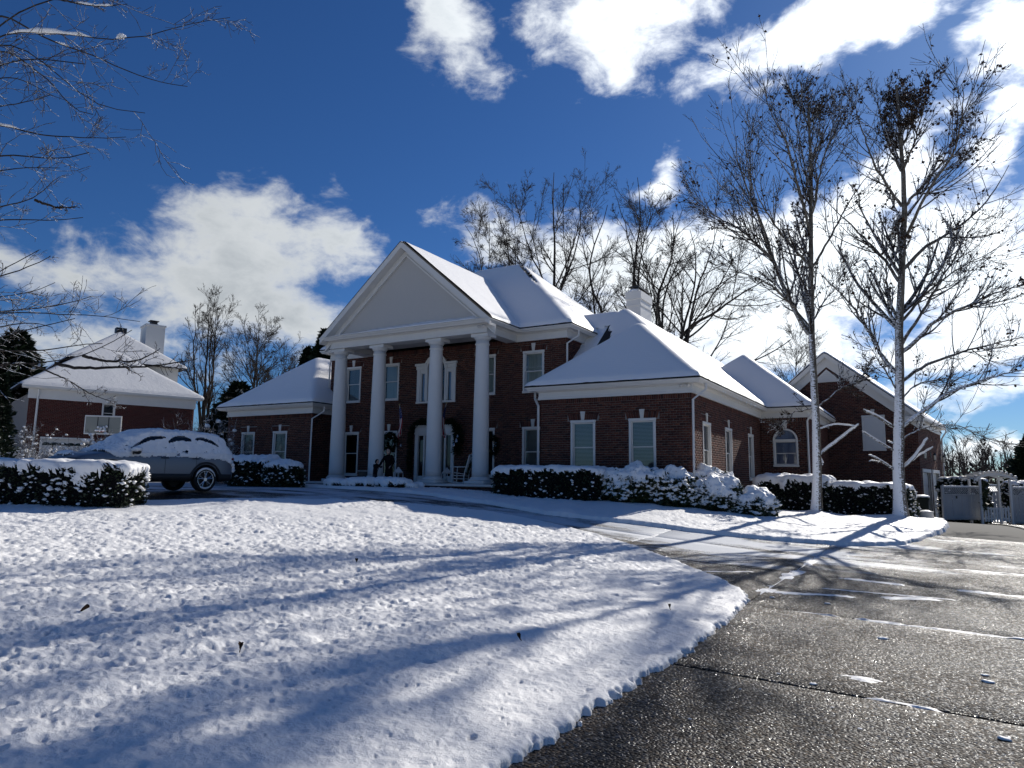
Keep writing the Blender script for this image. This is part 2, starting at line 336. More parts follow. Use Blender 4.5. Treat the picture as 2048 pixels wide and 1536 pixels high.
BRICK_RAMP = [(0., (.046, .017, .014)), (.25, (.10, .031, .022)), (.5, (.13, .045, .029)), (.75, (.07, .026, .021)), (.93, (.165, .062, .038)), (1., (.033, .019, .019))]
MT = dict(
    brick=island('brick', BRICK_RAMP, .85, .5, 70.), brickred=island('neighbour_brick', [(0., (.075, .017, .013)), (.5, (.12, .026, .018)), (1., (.095, .024, .018))], .85, .4, 60.),
    mortar=simple('mortar', (.20, .18, .165), .95, bump=.4, bscale=90.), white=simple('white_paint', (.62, .61, .585), .5, bump=.05, bscale=25., var=.05),
    trim=simple('trim_paint', (.63, .615, .58), .55, bump=.06, bscale=30., var=.07), stucco=simple('stucco', (.45, .435, .41), .85, bump=.3, bscale=120., var=.05),
    soffit=simple('soffit_paint', (.5, .49, .47), .7), stone=simple('limestone', (.58, .56, .52), .8, bump=.3, bscale=60., var=.08),
    shingle=island('shingle', [(0., (.020, .019, .020)), (.5, (.035, .033, .034)), (1., (.05, .046, .046))], .9, .8, 90.),
    snow=snow_mat('snow'), roofsnow=snow_mat('roof_snow', scale=7., bump=.3, dist=.03, course=.22), shadedsnow=snow_mat('shaded_roof_snow', (.58, .59, .61), 5., .5, .05, .8, .25), lawnsnow=snow_mat('lawn_snow', scale=26., bump=.85, dist=.016),  # neighbour's roof snow: weaker sun and tree shade greyed into its colour
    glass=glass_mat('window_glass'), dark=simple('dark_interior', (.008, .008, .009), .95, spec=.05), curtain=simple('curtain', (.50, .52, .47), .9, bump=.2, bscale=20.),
    blind=simple('blind_slat', (.40, .41, .40), .6), bluecurtain=simple('sheer_curtain', (.34, .38, .50), .9), doorpaint=simple('door_paint', (.018, .016, .018), .35),
    brass=simple('brass', (.55, .42, .18), .3, 1.), black=simple('black_metal', (.012, .012, .013), .45), lampglass=simple('lamp_glass', (.75, .72, .62), .2),
    wood=simple('fence_paint', (.33, .34, .35), .7, bump=.35, bscale=18., var=.12), ice=simple('ice', (.75, .82, .88), .08, spec=.6),
    leaf=island('evergreen_leaf', [(0., (.012, .021, .009)), (.5, (.028, .046, .018)), (1., (.055, .075, .028))], .45, 0, 60., .4),
    laurel=island('laurel_leaf', [(0., (.022, .034, .012)), (.5, (.05, .068, .024)), (.85, (.08, .095, .03)), (1., (.10, .075, .03))], .4, 0, 60., .45),
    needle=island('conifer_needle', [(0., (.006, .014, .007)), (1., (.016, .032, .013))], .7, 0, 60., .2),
    deadleaf=island('dead_leaf', [(0., (.030, .017, .010)), (.6, (.06, .033, .018)), (1., (.10, .05, .024))], .8, 0, 60., .2),
    bark=bark_mat('bark', (.018, .014, .012), (.05, .042, .036), .10, topsnow=.35), syc=bark_mat('sycamore_bark', (.055, .046, .036), (.20, .18, .15), .50, low=3.2),
    plainbark=bark_mat('far_bark', (.022, .018, .016), (.06, .05, .043), 0), whitebark=bark_mat('snowy_twig', (.03, .024, .02), (.07, .055, .045), .34, topsnow=.55),
    wood_red=simple('garage_pier', (.10, .03, .022), .8), tyre=simple('tyre_rubber', (.012, .012, .013), .8), rim=simple('alloy_rim', (.55, .56, .58), .25, 1.),
    carpaint=simple('grey_car_paint', (.17, .185, .21), .34, .45), cladding=simple('black_plastic', (.012, .012, .013), .6), carglass=simple('car_glass', (.006, .007, .009), .06),
    redlight=simple('tail_lamp', (.18, .008, .008), .2), rock=simple('edging_stone', (.05, .045, .04), .9, bump=.6, bscale=30., var=.3))
# ------------------------------------------------------------------ terrain
CTRL = np.array([[0, 0, 0], [0, -12, -.35], [-14, -8, .1], [-30, -6, .5], [12, 0, -.25], [14, 20, -.4], [14, 42, -.7], [0, 9, 0], [3, 16, -.06], [-40, 14, 1.2],
 [-48, 30, 1.4], [-30, 40, 1.2], [-60, 5, 1.2], [-10, 45, .5], [-18.42, 13.34, 1.05], [-19.04, 9.95, .84], [-13.81, 21.2, 1.0], [-10.68, 20.6, .85], [-7.08, 20, .7],
 [-3.39, 26.31, .4], [-.83, 26.66, .36], [-2.44, 27.47, .32], [-.8, 20.04, .09], [-4.16, 18.38, .24], [-7.38, 18.07, .54], [1.84, 41.23, -.31], [3.83, 41.83, -.35], [.19, 44.97, -.43], [-24.89, 21.9, 1.09]])
def _fit():
    n = len(CTRL); d2 = ((CTRL[:, None, :2]-CTRL[None, :, :2])**2).sum(2)
    K = np.where(d2 > 0, .5*d2*np.log(d2+1e-12), 0)+1.5*np.eye(n); P = np.c_[np.ones(n), CTRL[:, :2]]
    return np.linalg.solve(np.block([[K, P], [P.T, np.zeros((3, 3))]]), np.r_[CTRL[:, 2], 0, 0, 0])
TW = _fit()
def terrain(x, y):
    x = np.asarray(x, float); y = np.asarray(y, float); z = TW[-3]+TW[-2]*x+TW[-1]*y
    for i, (a, b, _) in enumerate(CTRL):
        d2 = (x-a)**2+(y-b)**2; z = z+TW[i]*.5*d2*np.log(d2+1e-12)
    far = sstep(np.hypot(x+8, y-15), 45, 90)          # level out beyond the garden
    return z*(1-far)+.9*far
def ground_pt(u, v, off=0.):
    d = at(u, v, 1.0)-EYE; t = np.linspace(1, 90, 6000); p = EYE+d*t[:, None]
    h = p[:, 2]-terrain(p[:, 0], p[:, 1])-off; i = int(np.argmax(h < 0)); a = h[i-1]/(h[i-1]-h[i]); return p[i-1]+(p[i]-p[i-1])*a
def tz(x, y): return float(terrain(x, y))

def poly_sd(x, y, poly):
    """signed distance, positive inside"""
    P = np.array(poly, float); d = np.full(x.shape, 1e9); ins = np.zeros(x.shape, bool); n = len(P)
    for i in range(n):
        a = P[i]; b = P[(i+1) % n]; e = b-a; wx = x-a[0]; wy = y-a[1]
        t = np.clip((wx*e[0]+wy*e[1])/(e@e+1e-12), 0, 1); d = np.minimum(d, np.hypot(wx-t*e[0], wy-t*e[1]))
        c = ((a[1] > y) != (b[1] > y)); xi = a[0]+(y-a[1])/(b[1]-a[1]+1e-12)*e[0]; ins ^= c & (x < xi)
    return np.where(ins, d, -d)
def smooth_poly(P, n=4, closed=True):
    P = np.array(P, float); out = []; m = len(P)
    for i in range(m):
        p0, p1, p2, p3 = P[(i-1) % m], P[i], P[(i+1) % m], P[(i+2) % m]
        for k in range(n):
            t = k/n; out.append(.5*((2*p1)+(-p0+p2)*t+(2*p0-5*p1+4*p2-p3)*t*t+(-p0+3*p1-3*p2+p3)*t**3))
    return np.array(out)
def cells(x, y, size, prob, rmin, rmax, dmin, dmax, seed):
    """scattered dents: max over neighbouring cells"""
    cx = np.floor(x/size); cy = np.floor(y/size); r = np.zeros_like(x); z0 = np.zeros_like(cx)
    for i in (-1, 0, 1):
        for j in (-1, 0, 1):
            a = cx+i; b = cy+j
            px = (a+.15+.7*vhash(a, b, z0, seed))*size; py = (b+.15+.7*vhash(a, b, z0, seed+1))*size
            on = vhash(a, b, z0, seed+2) < prob; rr = rmin+(rmax-rmin)*vhash(a, b, z0, seed+3)**2; dd = dmin+(dmax-dmin)*vhash(a, b, z0, seed+4)
            an = vhash(a, b, z0, seed+5)*6.283; st = 1+vhash(a, b, z0, seed+6)*.9
            dx = (x-px)*np.cos(an)+(y-py)*np.sin(an); dy = (-(x-px)*np.sin(an)+(y-py)*np.cos(an))*st
            q = np.hypot(dx, dy)/rr; r = np.maximum(r, np.where(on, dd*(1-sstep(q, .35, 1.0)), 0))
    return r

LAWN_EDGE = [(-1.98, -3.0), (-1.98, 3.28), (-1.98, 4.58), (-1.98, 5.56), (-1.94, 6.51), (-1.95, 7.57), (-2.0, 8.73), (-2.08, 9.51), (-2.34, 10.27), (-2.8, 11.0), (-3.56, 12.0),
 (-4.73, 13.34), (-6.01, 14.41), (-7.22, 15.1), (-8.67, 15.62), (-10.49, 15.95), (-11.98, 15.7), (-13.88, 14.7), (-15.21, 13.41), (-16.4, 12.2), (-16.95, 11.2), (-17.6, 10.9), (-19.0, 11.6), (-21.5, 13.0), (-26, 14.5), (-36, 16), (-40, 2), (-24, -6), (-10, -6)]
BED_EDGE = [(-24.0, 19.6), (-20.5, 19.4), (-18.55, 19.0), (-16.67, 18.72), (-14.79, 18.73), (-12.87, 18.05), (-11.58, 17.78), (-9.51, 17.15), (-8.66, 17.0), (-7.61, 17.25), (-6.7, 17.4), (-4.95, 17.63), (-3.82, 17.93),
 (-2.72, 18.21), (-1.49, 18.88), (-.78, 19.67), (-.27, 21.05), (.2, 23.3), (.45, 25.5), (.42, 28), (.3, 34), (.2, 40), (-4, 42), (-6, 30), (-12, 24), (-24, 24)]

def polar(r0, r1, nr, a0, a1, na):
    r = r0*(r1/r0)**np.linspace(0, 1, nr); a = np.radians(np.linspace(a0, a1, na)); R, A = np.meshgrid(r, a, indexing='ij')
    return R*np.sin(A), R*np.cos(A)
def grid_faces(nr, na, keep=None):
    i, j = np.meshgrid(np.arange(nr-1), np.arange(na-1), indexing='ij'); a = (i*na+j).ravel()
    F = np.stack([a, a+1, a+na+1, a+na], 1)[:, ::-1]
    if keep is not None: F = F[keep[F].any(1)]
    return F
def compact(V, F):
    u, inv = np.unique(F.ravel(), return_inverse=True); return V[u], inv.reshape(F.shape)
def snow_sheet(name, poly, X, Y, T, pock=1.0, kind='structure', mat='lawnsnow', mounds=(), label=None):
    nr, na = X.shape; x = X.ravel(); y = Y.ravel(); sd = poly_sd(x, y, poly); near = np.hypot(x, y) < 14
    sd = sd+(fbm(x*1.7, y*1.7, o=2, seed=3)-.5)*.11+(vnoise(x*7, y*7, seed=5)-.5)*.05+np.where(near, (vnoise(x*19, y*19, seed=8)-.5)*.07, 0)
    prof = np.sqrt(np.clip(sd/.09, 0, 1)*(2-np.clip(sd/.09, 0, 1))); inn = sstep(sd, .02, .22)
    rough = sstep(fbm(x*.16+3, y*.16, o=3, seed=21), .46, .62)*sstep(-x, 2.0, 6.0)           # coarse, clumpy patches of the lawn
    h = T*prof+inn*(.07*(fbm(x*.5, y*.5, o=3, seed=31)-.5)+.05*(fbm(x*2.3, y*2.3, o=3, seed=33)-.5)+(.009+.030*rough)*pock*(fbm(x*6.5, y*6.5, o=3, seed=35)-.5)*2*.8)
    h = h-inn*pock*(cells(x, y, .62, .34, .03, .11, .02, .06, 50)+cells(x, y, .21, .22, .02, .05, .005, .02, 60)*(.25+rough))
    h = h-inn*pock*cells(x, y, .11, .30, .012, .032, .006, .020, 80)+inn*pock*(.006+.010*rough)*(fbm(x*15, y*15, o=2, seed=37)-.5)*2
    h = h-inn*pock*rough*cells(x, y, .15, .6, .03, .075, .01, .04, 70)
    for mx, my, mr, mh in mounds: h = h+mh*np.exp(-((x-mx)**2+(y-my)**2)/mr**2)
    h = np.where(sd < 0, -.10-np.clip(-sd, 0, .3), np.maximum(h, .006*inn-.02*(1-inn)))
    V = np.stack([x, y, terrain(x, y)+h], 1); V, F = compact(V, grid_faces(nr, na, sd > -.10))
    o = npmesh(name, V, F, None, [MT[mat]], True, kind); 
    return o

# ------------------------------------------------------------------ ground, lawn, bed, driveway
X, Y = polar(2.2, 700, 110, -180, 180, 181)
hole = np.clip(1-sstep(np.hypot(X+9, Y-14), 34, 48), 0, 1)
Z = terrain(X, Y)-.16*hole-.05+.35*(fbm(X*.05, Y*.05, o=3, seed=9)-.5)*(1-hole)
V = np.stack([X, Y, Z], 2).reshape(-1, 3); V = np.vstack([V, [[0, 0, -.3]]]); F = grid_faces(110, 181); fan = np.array([[len(V)-1, j+1, j, j] for j in range(180)])
npmesh('ground', np.array(V), [list(f) for f in F]+[[len(V)-1, j, j+1] for j in range(180)], None, [MT['snow']], True, 'structure')

X, Y = polar(2.5, 33, 620, -98, 12, 1150)
snow_sheet('lawn', smooth_poly(LAWN_EDGE, 3), X, Y, .062)
X, Y = polar(15.5, 46, 330, -56, 2.5, 760)
TREE1 = at(1632, 1033, 24.0); TREE2 = at(1802, 1041, 23.0)
snow_sheet('planting_bed', smooth_poly(BED_EDGE, 3), X, Y, .10, pock=1.2, mounds=((TREE1[0], TREE1[1], .55, .10), (TREE2[0]-.1, TREE2[1], .6, .10), (TREE2[0]-1.0, TREE2[1]-.5, .5, .06), (-8.5, 17.4, .3, .08)))

def concrete():
    m, nt, b = M('exposed_aggregate'); g = N_(nt, 'ShaderNodeNewGeometry'); P = g.outputs['Position']; lk = nt.links.new
    def mth(op, a, bb=None, c=None):
        n = N_(nt, 'ShaderNodeMath', operation=op)
        for i, q in enumerate((a, bb, c)):
            if q is None: continue
            if isinstance(q, (int, float)): n.inputs[i].default_value = q
            else: lk(q, n.inputs[i])
        return n.outputs[0]
    vo = N_(nt, 'ShaderNodeTexVoronoi', i_Scale=46.); vo.feature = 'F1'; lk(P, vo.inputs['Vector'])
    sc = N_(nt, 'ShaderNodeSeparateColor'); lk(vo.outputs['Color'], sc.inputs[0])
    r = N_(nt, 'ShaderNodeValToRGB'); el = r.color_ramp.elements
    for q in (.3, .6, .85): el.new(q)
    for e, (p, c) in zip(el, ((0, (.016, .010, .007)), (.3, (.055, .034, .020)), (.6, (.028, .021, .017)), (.85, (.10, .066, .038)), (1., (.26, .20, .135)))): e.position = p; e.color = (*c, 1)
    lk(sc.outputs[0], r.inputs[0])
    gap = N_(nt, 'ShaderNodeMapRange'); gap.inputs['From Min'].default_value = .35; gap.inputs['From Max'].default_value = .75; gap.inputs['To Min'].default_value = 1.; gap.inputs['To Max'].default_value = .35; lk(vo.outputs['Distance'], gap.inputs['Value'])
    big = N_(nt, 'ShaderNodeTexNoise', i_Scale=.55, i_Detail=5., i_Roughness=.6); lk(P, big.inputs['Vector'])
    st = N_(nt, 'ShaderNodeMapRange'); st.inputs['From Min'].default_value = .3; st.inputs['From Max'].default_value = .7; st.inputs['To Min'].default_value = .62; st.inputs['To Max'].default_value = 1.2; lk(big.outputs[0], st.inputs['Value'])
    k = mth('MULTIPLY', gap.outputs[0], st.outputs[0]); mc = N_(nt, 'ShaderNodeVectorMath', operation='SCALE'); lk(r.outputs[0], mc.inputs[0]); lk(k, mc.inputs['Scale'])
    # film of trodden, half-melted snow: more of it on the loop in front of the house
    sp = N_(nt, 'ShaderNodeSeparateXYZ'); lk(P, sp.inputs[0])
    mp = N_(nt, 'ShaderNodeMapping'); mp.inputs['Scale'].default_value = (.35, .8, 1); lk(P, mp.inputs['Vector'])
    sn = N_(nt, 'ShaderNodeTexNoise', i_Scale=1.0, i_Detail=8., i_Roughness=.68); lk(mp.outputs[0], sn.inputs['Vector'])
    ry = N_(nt, 'ShaderNodeMapRange'); ry.interpolation_type = 'SMOOTHSTEP'; ry.inputs['From Min'].default_value = 9.; ry.inputs['From Max'].default_value = 15.5; ry.inputs['To Min'].default_value = -.26; ry.inputs['To Max'].default_value = .16; lk(sp.outputs[1], ry.inputs['Value'])
    rx = N_(nt, 'ShaderNodeMapRange'); rx.inputs['From Min'].default_value = -2.; rx.inputs['From Max'].default_value = 1.5; rx.inputs['To Min'].default_value = 0.; rx.inputs['To Max'].default_value = -.20; lk(sp.outputs[0], rx.inputs['Value'])
    s = mth('ADD', mth('ADD', sn.outputs[0], ry.outputs[0]), rx.outputs[0])
    fr = N_(nt, 'ShaderNodeTexNoise', i_Scale=38., i_Detail=4.); lk(P, fr.inputs['Vector'])
    s = mth('ADD', s, mth('MULTIPLY', mth('SUBTRACT', fr.outputs[0], .5), .22))
    sm = N_(nt, 'ShaderNodeMapRange'); sm.interpolation_type = 'SMOOTHSTEP'; sm.inputs['From Min'].default_value = .52; sm.inputs['From Max'].default_value = .70; sm.inputs['To Max'].default_value = .85; lk(s, sm.inputs['Value'])
    mx = N_(nt, 'ShaderNodeMix', data_type='RGBA'); lk(sm.outputs[0], mx.inputs['Factor']); lk(mc.outputs[0], mx.inputs['A']); mx.inputs['B'].default_value = (.72, .745, .78, 1); lk(mx.outputs['Result'], b.inputs['Base Color'])
    ro = N_(nt, 'ShaderNodeMapRange'); ro.inputs['From Min'].default_value = .35; ro.inputs['From Max'].default_value = .65; ro.inputs['To Min'].default_value = .34; ro.inputs['To Max'].default_value = .58; lk(big.outputs[0], ro.inputs['Value'])
    ro.inputs['To Min'].default_value = .0; ro.inputs['To Max'].default_value = .22; rp = mth('SUBTRACT', .56, mth('MULTIPLY', mth('POWER', sc.outputs[1], 4.0), .48))   # some pebbles wet and shiny, some dull
    lk(mth('MAXIMUM', mth('ADD', ro.outputs[0], rp), mth('MULTIPLY', sm.outputs[0], .75)), b.inputs['Roughness']); lk(mth('MULTIPLY_ADD', mth('POWER', sc.outputs[1], 3.0), .75, .10), b.inputs['Specular IOR Level'])
    inv = mth('SUBTRACT', 1.0, vo.outputs['Distance']); dm = mth('MULTIPLY', inv, mth('SUBTRACT', 1.0, mth('MULTIPLY', sm.outputs[0], .8)))
    bp = N_(nt, 'ShaderNodeBump', i_Strength=1.0, i_Distance=.016); lk(dm, bp.inputs['Height']); lk(bp.outputs[0], b.inputs['Normal']); b.inputs['Coat Weight'].default_value = .10; b.inputs['Coat Roughness'].default_value = .12; lk(bp.outputs[0], b.inputs['Coat Normal'])
    return m
MT['concrete'] = concrete()
MT['jointdirt'] = simple('joint_dirt', (.02, .017, .014), .9)
drive = thing('driveway', (0, 10, 0), None, None); drive['kind'] = 'structure'
X, Y = np.meshgrid(np.linspace(-34, 8, 60), np.linspace(-6, 52, 80), indexing='ij'); Z = terrain(X, Y)-.045
npmesh('joint_bed', np.stack([X, Y, Z], 2).reshape(-1, 3), grid_faces(60, 80)[:, ::-1], drive, [MT['jointdirt']], True)
XJ = [-33, -29.7, -26.4, -23.1, -19.6, -16.1, -12.6, -9.1, -5.6, -2.08, 2.6, 7.5]; YJ = [-5, -.7, 2.65, 5.98, 9.28, 12.95, 15.97, 19.2, 22.5, 26, 30, 34, 38, 42, 46, 50]
LP = smooth_poly(LAWN_EDGE, 2); BP = smooth_poly(BED_EDGE, 2)
for x0, x1 in zip(XJ, XJ[1:]):
    for y0, y1 in zip(YJ, YJ[1:]):
        cx, cy = np.array([(x0+x1)/2]), np.array([(y0+y1)/2])
        if poly_sd(cx, cy, LP)[0] > 2.6 or poly_sd(cx, cy, BP)[0] > 2.6 or (cx[0] < .5 and cy[0] > 24) : continue
        g = .011; n = 8
        xs = np.r_[x0+g, x0+g, np.linspace(x0+g+.012, x1-g-.012, n), x1-g, x1-g]; ys = np.r_[y0+g, y0+g, np.linspace(y0+g+.012, y1-g-.012, n), y1-g, y1-g]
        X, Y = np.meshgrid(xs, ys, indexing='ij'); Z = terrain(X, Y)+RNG.uniform(-.002, .002); e = np.zeros_like(Z)
        for a in (0, -1): e[a, :] = -.06; e[:, a] = -.06
        for a in (1, -2): e[a, 1:-1] = -.008; e[1:-1, a] = -.008
        npmesh('slab', np.stack([X, Y, Z+e], 2).reshape(-1, 3), grid_faces(*X.shape)[:, ::-1], drive, [MT['concrete']], True)

# ridges of leftover snow along the joints and tyre tracks of the driveway
def strip(path, w, h, step=.035, seed=0):
    P = np.array(path, float); seg = np.linalg.norm(np.diff(P, axis=0), axis=1); L = seg.sum(); n = max(6, int(L/step)); s = np.linspace(0, L, n); cs = np.r_[0, np.cumsum(seg)]
    x = np.interp(s, cs, P[:, 0]); y = np.interp(s, cs, P[:, 1]); tx = np.gradient(x); ty = np.gradient(y); l = np.hypot(tx, ty); nx, ny = -ty/l, tx/l
    k = np.linspace(-1, 1, 9); S, K = np.meshgrid(s, k, indexing='ij'); on = np.clip((fbm(s*1.3+seed*7.1, s*0+seed, o=3, seed=seed)-.36)*5, 0, 1)*np.clip(np.minimum(s, L-s)/.25, 0, 1)
    W = w*(.25+1.5*fbm(S*3.5+seed, K*1.6+3, o=4, seed=seed+2)); off = (vnoise(s*1.4, s*0, seed=seed+4)-.5)*w*1.2
    X = x[:, None]+nx[:, None]*(K*W+off[:, None]); Y = y[:, None]+ny[:, None]*(K*W+off[:, None])
    Z = terrain(X, Y)-.015+(.5*h*(1-K**2)*(.2+1.2*fbm(S*9, K*3, o=2, seed=seed+6))+.0172)*np.clip(on[:, None]*(.55+.9*vnoise(S*14, K*2.5, seed=seed+8)), 0, 1.15)
    return np.stack([X, Y, Z], 2).reshape(-1, 3), grid_faces(n, 9)
acc_v = []; acc_f = []; nb = 0
for i, (pth, w, h) in enumerate((([(-1.95, 9.28), (.9, 9.30), (2.6, 9.28)], .045, .028), ([(-2.1, 10.4), (-1.5, 10.75), (-.7, 11.2), (.2, 11.7)], .10, .016), ([(-2.08, 10.3), (-2.08, 12.95), (-2.0, 16)], .10, .012),
        ([(-3.6, 11.4), (-2.5, 12.6)], .03, .01), ([(-2.0, 12.96), (.3, 12.94), (2.6, 12.96)], .10, .012), ([(-2, 15.97), (2.6, 15.97)], .05, .014), ([(-.85, 6.55), (-.35, 6.5), (.05, 6.62), (.28, 6.4)], .075, .022),
        ([(.28, 6.42), (.5, 6.15), (.9, 6.08)], .03, .012), ([(-.6, 6.02), (-.15, 5.98), (.3, 6.0)], .025, .012), ([(-.35, 8.2), (.1, 8.6)], .05, .008), ([(-5.6, 13.6), (-5.6, 16.5)], .06, .01), ([(-1.6, 11.5), (1.5, 12.0)], .05, .01))):
    v, f = strip(pth, w, h, seed=i+1); acc_v.append(v); acc_f.append(f+nb); nb += len(v)
o = npmesh('snow_ridges', np.vstack(acc_v), np.vstack(acc_f)[:, ::-1], None, [MT['snow']], True, 'stuff')
b = MB()
for u, v, r in ((1545, 1196, .035), (1655, 1208, .04), (1765, 1278, .05), (1557, 1349, .014), (1975, 1365, .045), (1970, 1352, .03), (2008, 1479, .04), (1628, 1370, .03), (1665, 1417, .012), (1380, 1440, .012), (1480, 1380, .012), (1720, 1460, .014)):
    p = ground_pt(u, v); b.blob(p+np.array([0, 0, .008]), (r, r*.7, r*.26), int(u), .5)
b.build('snow_lumps', [MT['snow']], None, True, 'stuff')
# ------------------------------------------------------------------ the house
CH, CL, BH, BL = .0813, .203, .0700, .1915       # course height, brick pitch, brick height, brick length
house = thing('brick_house', (-18.28, 24.4, 1.0), 'two storey red brick house with white columned portico and snow on its hipped roofs', 'house')
BRICK_SINGLE = []
def brick_boxes(L):
    """L: list of (corner8) built from (O,U,N) frames -> V,F"""
    return np.concatenate(L) if L else np.zeros((0, 8, 3))
BF = np.array([(0, 1, 5, 4), (4, 5, 7, 6), (0, 2, 3, 1), (0, 4, 6, 2), (1, 3, 7, 5)])
def wall(O, U, N, L, zb, zt, openings=(), top=None, soldier=True, parent=None, singles=0, bricks=True, brick='brick', name='wall', label=None):
    parent = parent or house; O = np.array(O, float); U = np.array(U, float); N = np.array(N, float); Zv = np.array([0, 0, 1.])
    b = MB(O, U, N); us = sorted({0., L, *[q for o in openings for q in (o['u0'], o['u1'])]}); top_at = (lambda u: zt) if top is None else top
    zs = sorted({zb, zt, *[q for o in openings for q in (o['z0'], o['z1'])]}); nm = -.012
    for i in range(len(us)-1):
        for j in range(len(zs)-1):
            um, zm = (us[i]+us[i+1])/2, (zs[j]+zs[j+1])/2
            if any(o['u0'] < um < o['u1'] and o['z0'] < zm < o['z1'] for o in openings): continue
            b.quad(b.p(us[i], nm, zs[j]), b.p(us[i+1], nm, zs[j]), b.p(us[i+1], nm, zs[j+1]), b.p(us[i], nm, zs[j+1]))
    if top is not None:
        uu = np.linspace(0, L, 41)
        for a, c in zip(uu, uu[1:]): b.quad(b.p(a, nm, zt), b.p(c, nm, zt), b.p(c, nm, max(zt, top(c))), b.p(a, nm, max(zt, top(a))))
    for o in openings:
        u0, u1, z0, z1 = o['u0'], o['u1'], o['z0'], o['z1']; d = -.14
        if o.get('round'):
            r = (u1-u0)/2; uc = (u0+u1)/2; sp = z1-r; k = 18
            for i in range(k):
                a0, a1 = math.pi*i/k, math.pi*(i+1)/k; p0 = (uc-r*math.cos(a0), sp+r*math.sin(a0)); p1 = (uc-r*math.cos(a1), sp+r*math.sin(a1))
                b.quad(b.p(p0[0], nm, p0[1]), b.p(p1[0], nm, p1[1]), b.p(p1[0], nm, z1), b.p(p0[0], nm, z1)); b.quad(b.p(p0[0], nm, p0[1]), b.p(p1[0], nm, p1[1]), b.p(p1[0], d, p1[1]), b.p(p0[0], d, p0[1]))
        for a, c in (((u0, z0), (u0, z1)), ((u1, z0), (u1, z1)), ((u0, z0), (u1, z0)), ((u0, z1), (u1, z1))):
            b.quad(b.p(a[0], nm, a[1]), b.p(c[0], nm, c[1]), b.p(c[0], d, c[1]), b.p(a[0], d, a[1]))
    w = b.build(name, [MT['mortar']], parent)
    if not bricks: return w
    blocks = [(o['u0'], o['u1'], o['z0'], o['z1'], o) for o in openings]+[(o['u0']-.13, o['u1']+.13, o['z1']-.001, o['z1']+.245, None) for o in openings if o.get('jack')]
    blocks += [(o['u0']-.12, o['u1']+.12, o['z1']-(o['u1']-o['u0'])/2, o['z1']+.12, o) for o in openings if o.get('round')]
    R = []; rng = np.random.default_rng(int(abs(O[0]*31+O[1]*17+L*7)))
    def put(u0, u1, z0, z1, t0=0., t1=0.):        # t: splay of the top edge
        n = rng.uniform(-.0025, .003); R.append([O+U*u+N*m+Zv*z for (u, m, z) in ((u0, n, z0), (u1, n, z0), (u0, -.03, z0), (u1, -.03, z0), (u0+t0, n, z1), (u1+t1, n, z1), (u0+t0, -.03, z1), (u1+t1, -.03, z1))])
    z_sold = zt-.20 if soldier and top is None else None; k = 0; z = zb
    while True:
        z0, z1 = z, z+BH
        lim = max(top_at(u) for u in np.linspace(0, L, 21))
        if z1 > (z_sold if z_sold else lim): break
        zm = (z0+z1)/2; u = -(CL/2 if k % 2 else 0.)
        while u < L:
            iv = [(max(0., u), min(L, u+BL))]
            for (a, c, y0, y1, o) in blocks:
                if not (y0 < zm < y1): continue
                if o is not None and o.get('round') and zm > o['z1']-(o['u1']-o['u0'])/2-.02:
                    r = (o['u1']-o['u0'])/2+.115; uc = (o['u0']+o['u1'])/2; h = zm-(o['z1']-(o['u1']-o['u0'])/2)
                    if h >= r: continue
                    q = math.sqrt(max(0, r*r-h*h)); a, c = uc-q, uc+q
                iv = [p for (s, e) in iv for p in ((s, min(e, a)), (max(s, c), e)) if p[1]-p[0] > .025]
            for s, e in iv:
                if top is not None and zm > zt:
                    if top_at(s) < z1 or top_at(e) < z1: continue
                put(s, e, z0, z1)
            u += CL
        z += CH; k += 1
    if z_sold:
        u = 0.
        while u < L-.02: put(u, min(L, u+BH), z, zt-.004); u += CH
    for o in openings:
        if o.get('jack'):
            a, c = o['u0']-.06, o['u1']+.06; mid = (a+c)/2; n = int((c-a)/CH); st = (c-a)/n
            for i in range(n):
                s, e = a+i*st+.005, a+(i+1)*st-.005; put(s, e, o['z1']+.008, o['z1']+.238, (s-mid)*.13, (e-mid)*.13)
        if o.get('round'):
            r = (o['u1']-o['u0'])/2+.008; uc = (o['u0']+o['u1'])/2; sp = o['z1']-(o['u1']-o['u0'])/2; n = 24
            for i in range(n):
                a0, a1 = math.pi*(i+.06)/n, math.pi*(i+.94)/n; m = rng.uniform(-.002, .003); q = lambda a, rr, mm: O+U*(uc-rr*math.cos(a))+N*mm+Zv*(sp+rr*math.sin(a))
                R.append([q(a0, r, m), q(a1, r, m), q(a0, r, -.03), q(a1, r, -.03), q(a0, r+.10, m), q(a1, r+.10, m), q(a0, r+.10, -.03), q(a1, r+.10, -.03)])
    R = np.array(R)
    if singles:
        c = R.mean(1)-EYE; sizeable = np.linalg.norm(R[:, 1]-R[:, 0], axis=1) > .15
        order = np.argsort(np.linalg.norm(c, axis=1)+np.where(sizeable & (R[:, 0, 2] > 1.25), 0, 100))[:singles]; mask = np.zeros(len(R), bool); mask[order] = True
        cache = {}
        for q in R[mask]:
            dims = tuple(np.round([np.linalg.norm(q[1]-q[0]), q[4][2]-q[0][2]], 3))
            if dims not in cache:
                o = npmesh('brick', q, BF, w, [MT[brick]], org=q[0]); cache[dims] = o.data
            else:
                o = link_shared('brick', cache[dims], w, q[0])
        R = R[~mask]
    V = R.reshape(-1, 3); F = (BF[None]+np.arange(len(R))[:, None, None]*8).reshape(-1, 4)
    npmesh('brickwork', V, F, w, [MT[brick]], False, 'stuff')
    return w
def link_shared(name, me, parent, org):
    o = bpy.data.objects.new(name, me); COL.objects.link(o); o.parent = parent; o.location = tuple(np.array(org)-OFF.get(parent.name, np.zeros(3))); OFF[o.name] = np.array(org, float); return o

